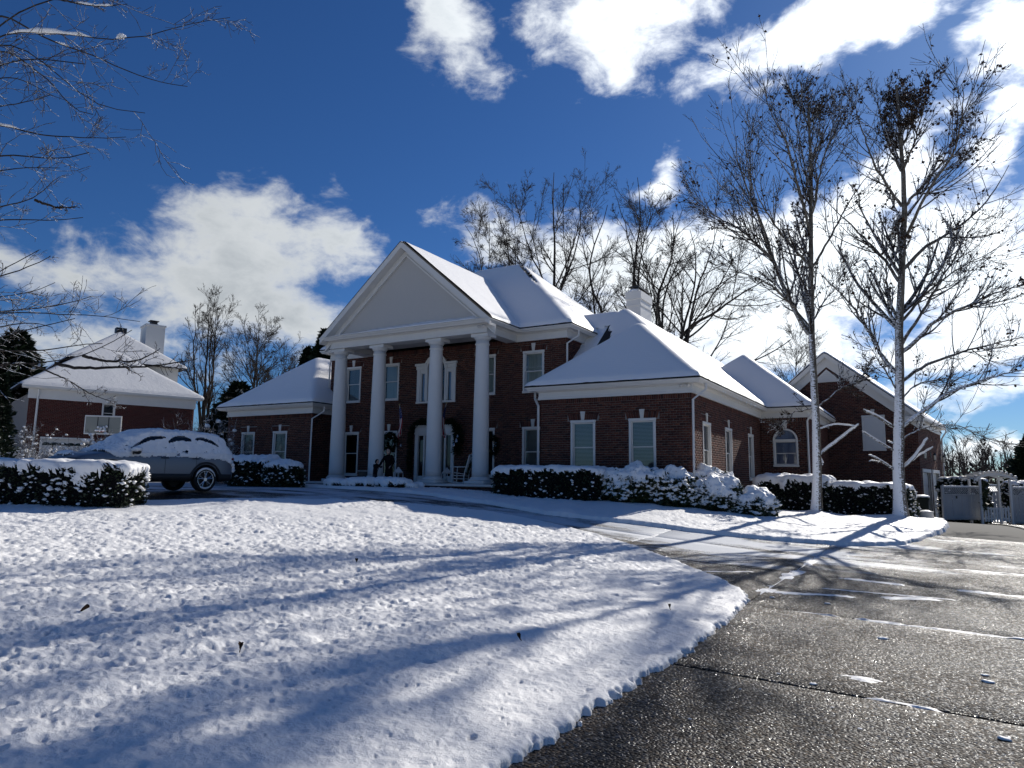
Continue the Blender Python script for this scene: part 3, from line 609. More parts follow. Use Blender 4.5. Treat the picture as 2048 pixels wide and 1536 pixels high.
def sweep(path, prof, side=1, closed=False):
    """mitred moulding: path of wall corners, prof of (outward, z); side=+1 outward to the right of travel"""
    P = [np.array(p, float) for p in path]; n = len(P); dirs = []
    for i in range(n-1): d = P[i+1]-P[i]; dirs.append(d/np.linalg.norm(d))
    nr = [side*np.array([d[1], -d[0]]) for d in dirs]; vs = []
    for i in range(n):
        a = nr[max(i-1, 0)]; c = nr[min(i, n-2)]; m = (a+c)/(1+a@c)
        for o, z in prof: q = P[i]+m*o; vs.append((q[0], q[1], z))
    k = len(prof); fs = [(i*k+j, i*k+(j+1) % k, (i+1)*k+(j+1) % k, (i+1)*k+j) for i in range(n-1) for j in range(k)]
    fs += [tuple(range(k)), tuple(range((n-1)*k+k-1, (n-1)*k-1, -1))]
    b = MB(); b.add(vs, fs); return b
def cornice(path, z, parent=None, side=1, oh=.42, fh=.40):
    """white frieze and box gutter below an eave at height z"""
    zf = z-fh-.06
    sweep(path, [(.004, zf), (.075, zf), (.075, zf+.035), (.06, zf+.05), (.06, zf+.11), (.045, zf+.12), (.045, z-.20), (.075, z-.185), (.11, z-.15), (.13, z-.15), (.13, z-.135), (.004, z-.135)], side).build('frieze', [MT['trim']], parent or house)
    sweep(path, [(.004, z-.133), (oh-.10, z-.133), (oh-.10, z-.15), (oh-.085, z-.16), (oh-.06, z-.12), (oh-.01, z-.07), (oh, z-.055), (oh, z-.015), (oh-.015, z-.008), (oh-.03, z-.03), (.004, z-.03)], side).build('gutter', [MT['trim']], parent or house)

def window(O, U, N, u0, u1, z0, z1, fill='blind', parent=None, key=True, rail=True, label=None):
    parent = parent or house; b = MB(O, U, N); c = .085
    b.bbox(u0, u0+c, -.12, .018, z0+.07, z1-c, .01); b.bbox(u1-c, u1, -.12, .018, z0+.07, z1-c, .01); b.bbox(u0-.012, u1+.012, -.12, .026, z1-c, z1+.012, .012); b.bbox(u0-.01, u1+.01, -.12, .05, z0-.03, z0+.068, .012)
    w = b.build('window', [MT['trim']], parent)
    if label: w['label'] = label
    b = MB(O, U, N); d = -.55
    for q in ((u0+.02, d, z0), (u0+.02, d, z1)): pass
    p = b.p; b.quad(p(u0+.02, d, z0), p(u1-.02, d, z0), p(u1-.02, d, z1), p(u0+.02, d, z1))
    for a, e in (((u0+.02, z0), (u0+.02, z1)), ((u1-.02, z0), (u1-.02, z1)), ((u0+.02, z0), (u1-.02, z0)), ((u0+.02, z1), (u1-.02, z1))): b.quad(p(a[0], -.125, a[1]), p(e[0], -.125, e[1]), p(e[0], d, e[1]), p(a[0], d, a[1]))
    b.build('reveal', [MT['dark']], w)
    zm = (z0+z1)/2+.02; a, e = u0+c, u1-c
    for (s0, s1, n0) in (((zm-.02, z1-c, -.055), (z0+.07, zm+.02, -.085)) if rail else ((z0+.07, z1-c, -.06),)):
        b = MB(O, U, N); t = .036
        b.box(a, a+t, n0-.03, n0, s0, s1); b.box(e-t, e, n0-.03, n0, s0, s1); b.box(a+t, e-t, n0-.03, n0+.001, s0, s0+t); b.box(a+t, e-t, n0-.03, n0+.001, s1-t, s1)
        b.build('sash', [MT['trim']], w)
        b = MB(O, U, N); b.quad(b.p(a+t, n0-.015, s0+t), b.p(e-t, n0-.015, s0+t), b.p(e-t, n0-.015, s1-t), b.p(a+t, n0-.015, s1-t)); b.build('pane', [MT['glass']], w)
    b = MB(O, U, N)
    if fill == 'blind':
        z = z0+.10
        while z < z1-c-.02: b.quad(b.p(a+.01, -.19, z), b.p(e-.01, -.19, z), b.p(e-.01, -.155, z+.032), b.p(a+.01, -.155, z+.032)); z += .046
        b.build('blind', [MT['blind']], w)
    elif fill in ('curtain', 'bluecurtain', 'halfcurtain'):
        ks = np.linspace(a, e if fill != 'halfcurtain' else a+(e-a)*.96, 40)
        for i in range(39):
            n0 = -.19+.018*math.sin(i*1.9)+.008*math.sin(i*.7); n1 = -.19+.018*math.sin((i+1)*1.9)+.008*math.sin((i+1)*.7)
            b.quad(b.p(ks[i], n0, z0+.05), b.p(ks[i+1], n1, z0+.05), b.p(ks[i+1], n1, z1-.05), b.p(ks[i], n0, z1-.05))
        b.build('curtain', [MT['bluecurtain' if fill == 'bluecurtain' else 'curtain']], w)
    if key:
        m = (u0+u1)/2; b = MB(O, U, N); b.prism([(m-.055, z1+.014), (m+.055, z1+.014), (m+.09, z1+.315), (m-.09, z1+.315)], -.02, .035); b.build('keystone', [MT['stone']], parent)
    return w
FX, FY = (1, 0, 0), (0, 1, 0); NF, NR, NLf = (0, -1, 0), (1, 0, 0), (-1, 0, 0)
def ops(lst, z0, z1, jack=True): return [dict(u0=a, u1=c, z0=z0, z1=z1, jack=jack) for a, c in lst]

# --- right wing and the arched projection
WX0, WX1, WY = -12.06, -6.49, 22.44; PX1, PY = -4.49, 33.34; GY = 40.5
ow = [(-10.83-WX0, -9.88-WX0), (-8.65-WX0, -7.70-WX0)]
wall((WX0, WY, 0), FX, NF, WX1-WX0, .35, 4.47, ops(ow, 1.68, 3.62), singles=300)
for a, c in ow: window((WX0, WY, 0), FX, NF, a, c, 1.68, 3.62, 'blind')
os_ = [(23.70-WY, 24.72-WY), (26.80-WY, 27.82-WY), (30.74-WY, 31.73-WY)]
wall((WX1, WY, 0), FY, NR, PY-WY, .1, 4.47, ops(os_, 1.62, 3.57))
for a, c in os_: window((WX1, WY, 0), FY, NR, a, c, 1.62, 3.57, 'none')
wall((WX1, PY, 0), FX, NF, PX1-WX1, .1, 4.47, [dict(u0=.53, u1=1.59, z0=2.25, z1=3.93, round=True)])
wall((PX1, PY, 0), FY, NR, GY-PY+.5, -.1, 4.47)
wall((WX0, WY, 0), FY, NLf, 24.4-WY, .4, 4.47)
cornice([(WX0, 24.39), (WX0, WY), (WX1, WY), (WX1, PY), (PX1, PY), (PX1, GY+.6)], 4.87, side=1)
# arched window
def arched():
    O, U, N = (WX1, PY, 0), FX, NF; b = MB(O, U, N); u0, u1, z0, z1 = .53, 1.59, 2.25, 3.93; r = (u1-u0)/2; uc = (u0+u1)/2; sp = z1-r; c = .08
    b.bbox(u0, u0+c, -.12, .02, z0+.07, sp, .01); b.bbox(u1-c, u1, -.12, .02, z0+.07, sp, .01); b.bbox(u0-.02, u1+.02, -.12, .05, z0-.03, z0+.068, .012); k = 20
    for i in range(k):
        a0, a1 = math.pi*i/k, math.pi*(i+1)/k; q = lambda a, rr, n: b.p(uc-rr*math.cos(a), n, sp+rr*math.sin(a))
        b.add([q(a0, r, .02), q(a1, r, .02), q(a1, r-c, .02), q(a0, r-c, .02), q(a0, r, -.12), q(a1, r, -.12), q(a1, r-c, -.12), q(a0, r-c, -.12)], [(0, 1, 2, 3), (3, 2, 6, 7), (0, 4, 5, 1)])
    b.box(u0+c, u1-c, -.11, .012, sp-.05, sp+.05)
    w = b.build('window', [MT['trim']], house); w['label'] = 'round arched window with pale gathered curtain'
    b = MB(O, U, N); b.quad(b.p(u0, -.5, z0), b.p(u1, -.5, z0), b.p(u1, -.5, z1), b.p(u0, -.5, z1)); b.build('reveal', [MT['dark']], w)
    zm = (z0+sp)/2
    for s0, s1, n0 in ((zm-.02, sp-.05, -.05), (z0+.07, zm+.02, -.08)):
        b = MB(O, U, N); t = .035; a, e = u0+c, u1-c
        b.box(a, a+t, n0-.03, n0, s0, s1); b.box(e-t, e, n0-.03, n0, s0, s1); b.box(a+t, e-t, n0-.03, n0+.001, s0, s0+t); b.box(a+t, e-t, n0-.03, n0+.001, s1-t, s1); b.build('sash', [MT['trim']], w)
        b = MB(O, U, N); b.quad(b.p(a+t, n0-.015, s0+t), b.p(e-t, n0-.015, s0+t), b.p(e-t, n0-.015, s1-t), b.p(a+t, n0-.015, s1-t)); b.build('pane', [MT['glass']], w)
    b = MB(O, U, N); rr = r-c; b.add([b.p(uc-rr*math.cos(math.pi*i/16), -.06, sp+.05+max(0, rr*math.sin(math.pi*i/16)-.05)) for i in range(17)], [tuple(range(17))]); b.build('pane', [MT['glass']], w)
    b = MB(O, U, N); ks = np.linspace(u0+.05, u1-.05, 60)
    for i in range(59):
        h = lambda u: sp+math.sqrt(max(.0, (r-.05)**2-(u-uc)**2)); n0 = -.17+.02*math.sin(i*1.7); n1 = -.17+.02*math.sin((i+1)*1.7)
        b.quad(b.p(ks[i], n0, z0+.03), b.p(ks[i+1], n1, z0+.03), b.p(ks[i+1], n1, h(ks[i+1])), b.p(ks[i], n0, h(ks[i])))
    b.build('curtain', [MT['bluecurtain']], w)
    b = MB(O, U, N); b.prism([(uc-.08, z1+.012), (uc+.08, z1+.012), (uc+.11, z1+.40), (uc-.11, z1+.40)], -.02, .04); b.build('keystone', [MT['stone']], house)
arched()

# --- main block
MX0, MX1, MY = -24.60, -11.96, 24.40; AX = -18.28
up = [(-23.61, -22.66), (-21.33, -20.37), (-16.19, -15.23), (-13.92, -12.95)]
om = ops([(a-MX0, c-MX0) for a, c in up], 5.0, 6.68)+ops([(a-MX0, c-MX0) for a, c in up], 1.6, 3.6)+[dict(u0=-19.25-MX0, u1=-17.30-MX0, z0=1.33, z1=3.5), dict(u0=-19.2-MX0, u1=-17.36-MX0, z0=4.85, z1=6.5)]
wall((MX0, MY, 0), FX, NF, MX1-MX0, 1.0, 7.22, om)
fills = ['blind', 'curtain', 'curtain', 'halfcurtain']
for i, (a, c) in enumerate(up):
    window((MX0, MY, 0), FX, NF, a-MX0, c-MX0, 5.0, 6.68, fills[i]); window((MX0, MY, 0), FX, NF, a-MX0, c-MX0, 1.6, 3.6, 'none' if i != 3 else 'blind')
wall((MX1, MY, 0), FY, NR, 6.5, 4.3, 7.22); wall((MX0, MY, 0), FY, NLf, 3.0, 1.0, 7.22)
EZ = 7.57; PXL, PXR, PYF = AX-4.02, AX+4.02, 22.12
cornice([(MX0, 30), (MX0, MY), (PXL, MY), (PXL, PYF), (PXR, PYF), (PXR, MY), (MX1, MY), (MX1, 31)], EZ, side=1, oh=.42, fh=.42)
b = MB()                                                               # inner faces of the portico beam and its ceiling
b.box(PXL+.005, PXR-.005, PYF+.01, PYF+.50, 7.095, 7.40); b.box(PXL+.005, PXL+.45, PYF+.50, MY-.02, 7.095, 7.40); b.box(PXR-.45, PXR-.005, PYF+.50, MY-.02, 7.095, 7.40); b.build('portico_beam', [MT['trim']], house)
b = MB(); b.box(PXL+.1, PXR-.1, PYF+.1, MY-.015, 7.33, 7.45); b.build('porch_ceiling', [MT['soffit']], house)
# pediment
PT = .838; apex = EZ+PT*(4.02+.42)
b = MB((AX, PYF+.06, 0), FX, NF); b.prism([(-4.2, EZ-.05), (4.2, EZ-.05), (0, EZ+PT*4.2-.05)], -.1, 0); b.build('tympanum', [MT['stucco']], house)
for s in (-1, 1):
    b = MB((AX, PYF, 0), FX, NF); hw = 4.44
    def rk(off0, off1, n0, n1):
        e = .03; pts = [(s*(hw-.02), EZ+PT*.02-off0), (s*.0, EZ+PT*hw-off0), (0., EZ+PT*hw-off1), (s*(hw-.02-max(0, off1-off0)*.0), EZ+PT*.02-off1)]
        b.prism(pts, n0, n1)
    rk(.03, .30, .30, .40); rk(.22, .30, -.06, .30); rk(.30, .52, -.055, .02); rk(.50, .58, -.055, .06); b.build('rake_board', [MT['trim']], house)
# snow lying on the ledge below the tympanum
xs = np.linspace(-4.25, 4.25, 70); prof = [(.47, .0), (.475, .035), (.40, .075), (.18, .14), (-.02, .24), (-.06, .27)]
V = []
for x in xs:
    m = 1-.8*sstep(abs(x), 3.3, 4.2); k = .75+.5*float(fbm(np.array(x*1.1), np.array(2.2), o=3, seed=4)); rs = .6+.4*sstep(x, -3, 0)
    V += [(AX+x, PYF-o, EZ-.03+z*k*m*rs+.015) for o, z in prof]
npmesh('ledge_snow', np.array(V), grid_faces(70, 6)[:, ::-1], house, [MT['roofsnow']], True)
# columns
for i, cx in enumerate((-3.70, -1.49, 1.49, 3.70)):
    c = (AX+cx, PYF+.25, 0); b = MB(); b.bbox(AX+cx-.44, AX+cx+.44, -(PYF+.69), -(PYF-.19), 1.335, 1.46, .02)
    b = MB((AX+cx, PYF+.25, 0), FX, NF); b.bbox(-.44, .44, -.44, .44, 1.336, 1.45, .02); b.lathe(c, [(.40, 1.45), (.425, 1.475), (.425, 1.50), (.40, 1.53), (.365, 1.545), (.365, 1.575), (.335, 1.60)], 28)
    base = None
    col = b.build('column', [MT['white']], house, True)
    sh = [(.318, 1.60)]+[(.318-.062*(t**1.7), 1.60+5.02*t) for t in np.linspace(.05, 1, 14)]
    b = MB(); b.lathe(c, sh+[(.256, 6.66), (.285, 6.67), (.285, 6.70), (.256, 6.715), (.256, 6.84)], 28); b.build('shaft', [MT['white']], col, True)
    b = MB((AX+cx, PYF+.25, 0), FX, NF); b.lathe(c, [(.256, 6.84), (.29, 6.86), (.33, 6.93), (.345, 6.96)], 28); b.bbox(-.39, .39, -.39, .24, 6.96, 7.09, .01); b.build('capital', [MT['white']], col)
# porch floor
b = MB(); b.bbox(-23.1, -13.35, 21.42, MY-.012, 1.25, 1.333, .012); b.build('porch_floor', [MT['stone']], house)
wall((-23.0, 21.52, 0), FX, NF, 9.55, .75, 1.249, soldier=False)
wall((-13.45, 21.52, 0), FY, NR, MY-21.52, .75, 1.249, soldier=False)
# door case, door, sidelights
def entrance():
    O, U, N = (AX, MY, 0), FX, NF; b = MB(O, U, N); w = 1.055
    for s in (-1, 1):
        b.bbox(min(s*w, s*(w-.17)), max(s*w, s*(w-.17)), -.1, .05, 1.335, 3.42, .012); b.bbox(min(s*.60, s*.52), max(s*.60, s*.52), -.1, .02, 1.335, 3.36, .01); b.bbox(min(s*w, s*.60), max(s*w, s*.60), -.1, .01, 1.335, 1.62, .01)
    b.bbox(-w-.03, w+.03, -.1, .06, 3.42, 3.52, .01); b.bbox(-w-.01, w+.01, -.1, .045, 3.52, 3.70, .005); b.bbox(-w-.07, w+.07, -.1, .10, 3.70, 3.75, .01); b.bbox(-w-.12, w+.12, -.1, .16, 3.75, 3.80, .01); b.bbox(-w+.17, w-.17, -.1, .0, 3.36, 3.42, .005)
    b.build('door_case', [MT['trim']], house)
    b = MB(O, U, N); b.box(-.52, .52, -.13, -.08, 1.34, 3.36)
    for u0, u1 in ((-.42, -.06), (.06, .42)):
        for z0, z1 in ((1.5, 2.05), (2.2, 2.85), (2.98, 3.25)): b.bbox(u0, u1, -.085, -.062, z0, z1, .015)
    d = b.build('front_door', [MT['doorpaint']], house); b = MB(O, U, N); b.bbox(-.47, -.43, -.06, -.03, 2.2, 2.55, .008); b.lathe(b.p(-.45, -.02, 2.28), [(.0, -.03), (.03, -.02), (.03, .02), (0, .03)], 10); b.build('handle', [MT['brass']], d)
    for s in (-1, 1):
        b = MB(O, U, N); a, e = sorted((s*.60, s*(w-.17))); b.box(a, e, -.3, -.29, 1.34, 3.4); b.build('reveal', [MT['dark']], house); b = MB(O, U, N); b.quad(b.p(a, -.06, 1.62), b.p(e, -.06, 1.62), b.p(e, -.06, 3.36), b.p(a, -.06, 3.36)); b.build('sidelight', [MT['carglass']], house)
    # palladian window above
    b = MB(O, U, N); hw = .46; sp = 6.28
    for s in (-1, 1):
        for a, e in ((1.05, .86), (.56, hw)): b.bbox(min(s*a, s*e), max(s*a, s*e), -.12, .04, 4.84, sp, .012)
        b.bbox(min(s*.87, s*.80), max(s*.87, s*.80), -.1, .01, 4.9, 6.1, .008); b.bbox(min(s*.63, s*.55), max(s*.63, s*.55), -.1, .01, 4.9, 6.1, .008); b.bbox(min(s*.87, s*.55), max(s*.87, s*.55), -.1, .012, 6.1, sp, .008)
        b.bbox(min(s*1.08, s*hw), max(s*1.08, s*hw), -.12, .06, sp, sp+.16, .01); b.bbox(min(s*1.13, s*hw), max(s*1.13, s*hw), -.12, .11, sp+.16, sp+.27, .02)
    b.bbox(-1.07, 1.07, -.12, .06, 4.77, 4.86, .012); k = 20
    for i in range(k):
        a0, a1 = math.pi*i/k, math.pi*(i+1)/k; q = lambda a, rr, n: b.p(-rr*math.cos(a), n, sp+rr*math.sin(a)); r0, r1 = hw, hw+.17
        b.add([q(a0, r1, .09), q(a1, r1, .09), q(a1, r0, .06), q(a0, r0, .06), q(a0, r1, -.12), q(a1, r1, -.12), q(a1, r0, -.12), q(a0, r0, -.12)], [(0, 1, 2, 3), (3, 2, 6, 7), (0, 4, 5, 1)])
    w_ = b.build('window', [MT['trim']], house); w_['label'] = 'three part window with round arched middle above the front door'
    b = MB(O, U, N); b.quad(b.p(-1, -.5, 4.8), b.p(1, -.5, 4.8), b.p(1, -.5, 6.85), b.p(-1, -.5, 6.85)); b.build('reveal', [MT['dark']], w_)
    for a, e in ((-.80, -.63), (.63, .80)): b = MB(O, U, N); b.quad(b.p(a, -.05, 4.9), b.p(e, -.05, 4.9), b.p(e, -.05, 6.1), b.p(a, -.05, 6.1)); b.build('pane', [MT['glass']], w_)
    b = MB(O, U, N); b.add([b.p(-hw, -.05, 4.86), b.p(hw, -.05, 4.86)]+[b.p(hw*math.cos(math.pi*i/16), -.05, sp+hw*math.sin(math.pi*i/16)) for i in range(17)], [tuple(range(19))]); b.build('pane', [MT['glass']], w_)
    b = MB(O, U, N)
    for a, e in ((-.82, -.6), (.6, .82)): b.quad(b.p(a, -.14, 4.9), b.p(e, -.14, 4.9), b.p(e, -.14, 6.15), b.p(a, -.14, 6.15))
    b.build('blind', [MT['bluecurtain']], w_)
entrance()

# --- left wing
LX0, LX1, LY = -30.0, -24.15, 22.90
ol = [(-28.92-LX0, -27.98-LX0), (-26.70-LX0, -25.74-LX0)]
wall((LX0, LY, 0), FX, NF, LX1-LX0, .9, 4.47, ops(ol, 1.68, 3.62)); wall((LX1, LY, 0), FY, NR, MY-LY-.02, .9, 4.47); wall((LX0, LY, 0), FY, NLf, 6, .9, 4.47, bricks=False)
for a, c in ol: window((LX0, LY, 0), FX, NF, a, c, 1.68, 3.62, 'blind')
cornice([(LX0, 29), (LX0, LY), (LX1, LY), (LX1, MY-.01)], 4.87, side=1)

# --- unseen solid cores added behind the brick faces to block light
b = MB()
for x0, x1, y0, y1, z1 in ((WX0+.75, WX1-.75, WY+.75, 44, 4.7), (WX0, PX1-.75, PY+.75, 44, 4.7), (MX0+.75, MX1-.75, MY+.75, 34, 7.4), (LX0+.75, LX1-.75, LY+.75, 32, 4.7)): b.box(x0, x1, y0, y1, -.3, z1)
b.build('light_cores', [MT['dark']], house)

# --- roofs
def roof(x0, x1, y0, y1, z0, t, hips='flrb', res=.085, T=.11, bare=None, seed=0, M4=None, apron=.0, name='roof', par=None, mat='roofsnow', clip=None):
    nx = int((x1-x0)/res)+2; ny = int((y1-y0)/res)+2; xs = np.linspace(x0, x1, nx); ys = np.linspace(y0, y1, ny); X, Y = np.meshgrid(xs, ys, indexing='ij')
    D = {'l': X-x0, 'r': x1-X, 'f': Y-y0, 'b': y1-Y}; ds = np.stack([D[h] for h in hips]); hard = ds.min(0); k = 9.0
    soft = -np.log(np.exp(-k*ds).sum(0))/k; soft = np.where(hard < .3, hard+(soft-hard)*sstep(hard, 0, .3), soft)
    nxc, nyc = nx//2*2, ny//2
    def place(Xa, Ya, Za):
        P = np.stack([Xa, Ya, Za], -1).reshape(-1, 3)
        return P if M4 is None else P@M4[0].T+M4[1]
    s = slice(None, None, 2); Xs, Ys, Hs = X[s, s], Y[s, s], hard[s, s]
    if nx % 2 == 0: Xs = np.vstack([Xs, X[-1:, s]]); Ys = np.vstack([Ys, Y[-1:, s]]); Hs = np.vstack([Hs, hard[-1:, s]])
    if ny % 2 == 0:
        c1 = np.r_[X[s, -1], X[-1, -1]][:Xs.shape[0]]; Xs = np.hstack([Xs, c1[:, None]]); Ys = np.hstack([Ys, np.full((Xs.shape[0], 1), ys[-1])]); Hs = np.hstack([Hs, np.r_[hard[s, -1], hard[-1, -1]][:Xs.shape[0]][:, None]])
    V1 = place(Xs, Ys, z0+t*Hs); a, c = Xs.shape; F1 = grid_faces(a, c)[:, ::-1]; V0 = place(Xs, Ys, z0+t*Hs-.03); n1 = len(V1)
    edge = list(range(0, c))+[i*c+c-1 for i in range(1, a)]+[(a-1)*c+j for j in range(c-2, -1, -1)]+[i*c for i in range(a-2, 0, -1)]; m = len(edge)
    sk = [[edge[i], edge[(i+1) % m], edge[(i+1) % m]+n1, edge[i]+n1] for i in range(m)]
    if clip is not None: k1 = clip(Xs, Ys).ravel(); F1 = F1[k1[F1].all(1)]; kk = k1[edge]; sk = [q for i, q in enumerate(sk) if kk[i] and kk[(i+1) % m]]
    r = npmesh(name, np.vstack([V1, V0]), np.vstack([F1, F1[:, ::-1]+n1, np.array(sk)]), par or house, [MT['shingle']])
    e = np.minimum(np.minimum(X-x0, x1-X), np.minimum(Y-y0, y1-Y)); wob = (fbm(X*3, Y*3, o=2, seed=seed+3)-.5)*.05
    prof = np.sqrt(np.clip((e+.005+np.maximum(wob, 0)*.5)/.11, 0, 1)); h = T*prof*(.85+.35*fbm(X*.9, Y*.9, o=3, seed=seed+5))+.014*(fbm(X*2.6, Y*2.6, o=3, seed=seed+8)-.5)*sstep(e, .05, .3)
    if bare is not None: h = h-.2*bare(X, Y)
    V = place(X, Y, z0+t*soft+h); keep = (h.ravel() > -.04)
    if clip is not None: keep &= clip(X, Y).ravel()
    Fs = grid_faces(nx, ny)[:, ::-1]; Fs = Fs[keep[Fs].all(1)]
    V, Fs = compact(V, Fs); npmesh('roof_snow', V, Fs, r, [MT[mat]], True)
    return r
T = .83
roof(-12.5, -6.07, 22.0, 38, 4.87, T, 'flr', seed=1)                                                                                  # right wing
CLIP = lambda x, y: (x > -11.98) | (y > 24.5)
roof(-15.9, -6.07, 23.3, 44, 4.87, T, 'flr', seed=2, clip=CLIP, bare=lambda x, y: sstep(fbm(x*2.2, y*2.2, o=3, seed=77)+1.0*(1-sstep(np.hypot((x+11.45)/.62, (y-25.3)/1.9), .5, 1.25)), .88, 1.05))   # rear range behind it
roof(-16, -11.25, 23.3, 33.1, 4.87, T-.02, 'fb', seed=3, clip=CLIP)                                                                                  # link to the main roof
roof(-11.66, -4.07, 32.9, 45, 4.87, T, 'flr', seed=4)                                                                                 # arched projection
roof(-25.02, -11.54, 23.98, 34.86, EZ, .843, 'flrb', seed=5, bare=lambda x, y: (1-sstep(np.abs((-11.54-x)-(y-23.98)), .05, .16))*sstep(-x, 14.6, 15.4)*sstep(fbm(x*5, y*5, o=2, seed=12), .3, .5))   # main block
roof(AX-4.44, AX+4.44, PYF-.41, 30, EZ, PT, 'lr', seed=6, T=.075, bare=lambda x, y: (1-sstep(y-(PYF-.41), .05, .13)))                    # portico
roof(LX0-.42, LX1+.42, LY-.42, 30, 4.87, T, 'flr', seed=7)                                                                            # left wing

# --- garage range, turned a little from the rest
GA = math.radians(7.0); GXA = np.array([math.cos(GA), -math.sin(GA), 0]); GYA = np.array([math.sin(GA), math.cos(GA), 0]); GO = np.array([-.32, GY, 0])
gtop = lambda u: 8.55-.30-T*abs(u-4.14)
wall(GO-GXA*8.28, GXA, -GYA, 8.28, -.2, 4.75, [dict(u0=5.75, u1=6.83, z0=3.22, z1=5.02 if False else 4.74, jack=False)]+[], top=gtop, soldier=False)
window(GO-GXA*8.28, GXA, -GYA, 5.75, 6.83, 3.22, 5.03, 'curtain', rail=False, label='pale shuttered window in the garage gable')
b = MB(GO-GXA*8.28, GXA, -GYA); b.box(5.84, 6.74, -.05, .012, 3.29, 4.94); b.build('shutter_panel', [MT['white']], house)
gdo = [(.9, 3.6), (4.4, 7.1)]
wall(GO, GYA, GXA, 9.0, -.6, 4.47, [dict(u0=a, u1=c, z0=-.6, z1=2.12, jack=False) for a, c in gdo], soldier=False)
for a, c in gdo:
    b = MB(GO, GYA, GXA); b.bbox(a-.12, a, -.12, .03, -.6, 2.12, .01); b.bbox(c, c+.12, -.12, .03, -.6, 2.12, .01); b.bbox(a-.12, c+.12, -.12, .04, 2.12, 2.30, .01); b.build('garage_door_case', [MT['trim']], house)
    b = MB(GO, GYA, GXA); b.box(a, c, -.22, -.15, -.6, 2.12)
    for k in range(4):
        for j in range(4): w_ = (c-a)/4; b.bbox(a+j*w_+.06, a+(j+1)*w_-.06, -.15, -.13, -.5+k*.65, .05+k*.65, .012)
    b.build('garage_door', [MT['white']], house)
b = MB(GO, GYA, GXA); b.box(.0, 9.0, .0, .05, 4.42, 4.72); b.box(0, 9.0, .0, .30, 4.722, 4.76); b.bbox(0.0, 9.0, .20, .33, 4.762, 4.87, .02); b.build('gutter', [MT['trim']], house)
b = MB(GO-GXA*4.14, GXA, -GYA)
for s in (-1, 1):
    hw = 4.46; z = lambda u, o: 8.55-T*abs(u)-o
    b.prism([(s*hw, z(hw, .03)), (0, z(0, .03)), (0, z(0, .30)), (s*hw, z(hw, .30))], .25, .34); b.prism([(s*hw, z(hw, .26)), (0, z(0, .26)), (0, z(0, .32)), (s*hw, z(hw, .32))], .0, .25); b.prism([(s*4.2, z(4.2, .32)), (0, z(0, .32)), (0, z(0, .80)), (s*4.2, z(4.2, .80))], .004, .05)
b.build('rake_board', [MT['trim']], house)
b = MB(GO-GXA*4.14, GXA, -GYA); b.bbox(3.55, 4.45, .05, .34, 4.62, 4.9, .02); b.build('cornice_return', [MT['trim']], house)
b = MB(GO-GXA*4.14, GXA, -GYA); b.prism([(-.75, 6.92), (.75, 6.92), (0, 7.62)], .02, .055); vt = b.build('gable_vent', [MT['trim']], house)
for k in range(5):
    z = 6.97+k*.11; hw = (7.55-z)/.7*.75-.06; b = MB(GO-GXA*4.14, GXA, -GYA); q = b.p
    b.add([q(-hw, .058, z), q(hw, .058, z), q(hw, .095, z-.02), q(-hw, .095, z-.02), q(-hw+.05, .058, z+.075), q(hw-.05, .058, z+.075)], [(0, 1, 2, 3), (3, 2, 5, 4), (0, 3, 4), (1, 5, 2)]); b.build('louvre', [MT['white']], vt)
roof(-4.46, 4.46, -.36, 9.3, 4.84, T, 'lr', seed=9, M4=(np.stack([GXA, GYA, [0, 0, 1]], 1), GO-GXA*4.14))
b = MB(GO, GYA, GXA); b.box(.8, 8.9, -8.2, -.75, -.6, 4.7); b.build('light_cores', [MT['dark']], house)  # unseen core added so light cannot pass through the garage
for k, (u, nm) in enumerate(((.45, 0), (4.0, 0), (8.0, 0))):
    b = MB(GO, GYA, GXA); c = b.p(u, .20, 3.0); b.box(u-.05, u+.05, 0, .03, 2.95, 3.25); b.tube([b.p(u, .02, 3.2), b.p(u, .12, 3.28), b.p(u, .2, 3.22)], .012, 6); b.lathe(c+[0, 0, .08], [(.09, 0), (.06, .06), (.02, .12), (0, .14)], 6)
    for a in range(6): th = a*math.pi/3; b.tube([c+[.07*math.cos(th), .07*math.sin(th), -.2], c+[.085*math.cos(th), .085*math.sin(th), .08]], .006, 4)
    b.lathe(c+[0, 0, -.22], [(.0, -.03), (.06, 0), (.075, .02)], 6); l = b.build('wall_lantern', [MT['black']], house); b = MB(); b.lathe(c+[0, 0, -.19], [(.055, 0), (.07, .26)], 8); b.build('lamp_glass', [MT['lampglass']], l)

# --- chimney
cy = 33.0; cx0, cx1 = atY(1253, 610, cy)[0], atY(1281, 610, cy)[0]; cyb = atX(1302.5, 625, cx1)[1]; ct = atY(1266, 583, cy)[2]
b = MB(); b.box(cx0, cx1, cy, cyb, 7.0, ct-.75); b.box(cx0-.03, cx1+.03, cy-.03, cyb+.03, ct-.75, ct-.69); b.box(cx0-.002, cx1+.002, cy-.002, cyb+.002, ct-.69, ct-.40); b.box(cx0-.05, cx1+.05, cy-.05, cyb+.05, ct-.40, ct); ch = b.build('chimney', [MT['white']], house)
b = MB(); b.box(cx0+.16, cx1-.16, cy+.12, cyb-.12, ct, ct+.16); b.build('flue', [MT['stucco']], ch); b = MB(); b.box(cx0+.10, cx1-.10, cy+.08, cyb-.08, ct+.24, ct+.30)
for px in (cx0+.18, cx1-.2): 
    for py in (cy+.15, cyb-.2): b.box(px, px+.03, py, py+.03, ct+.16, ct+.24)
b.build('chimney_cap', [MT['black']], ch); b = MB(); b.blob(((cx0+cx1)/2-.05, cy+.25, ct+.05), (.3, .3, .12), 4, .3); b.blob(((cx0+cx1)/2, (cy+cyb)/2, ct+.31), (.2, .3, .05), 6, .3); b.build('cap_snow', [MT['snow']], ch, True)

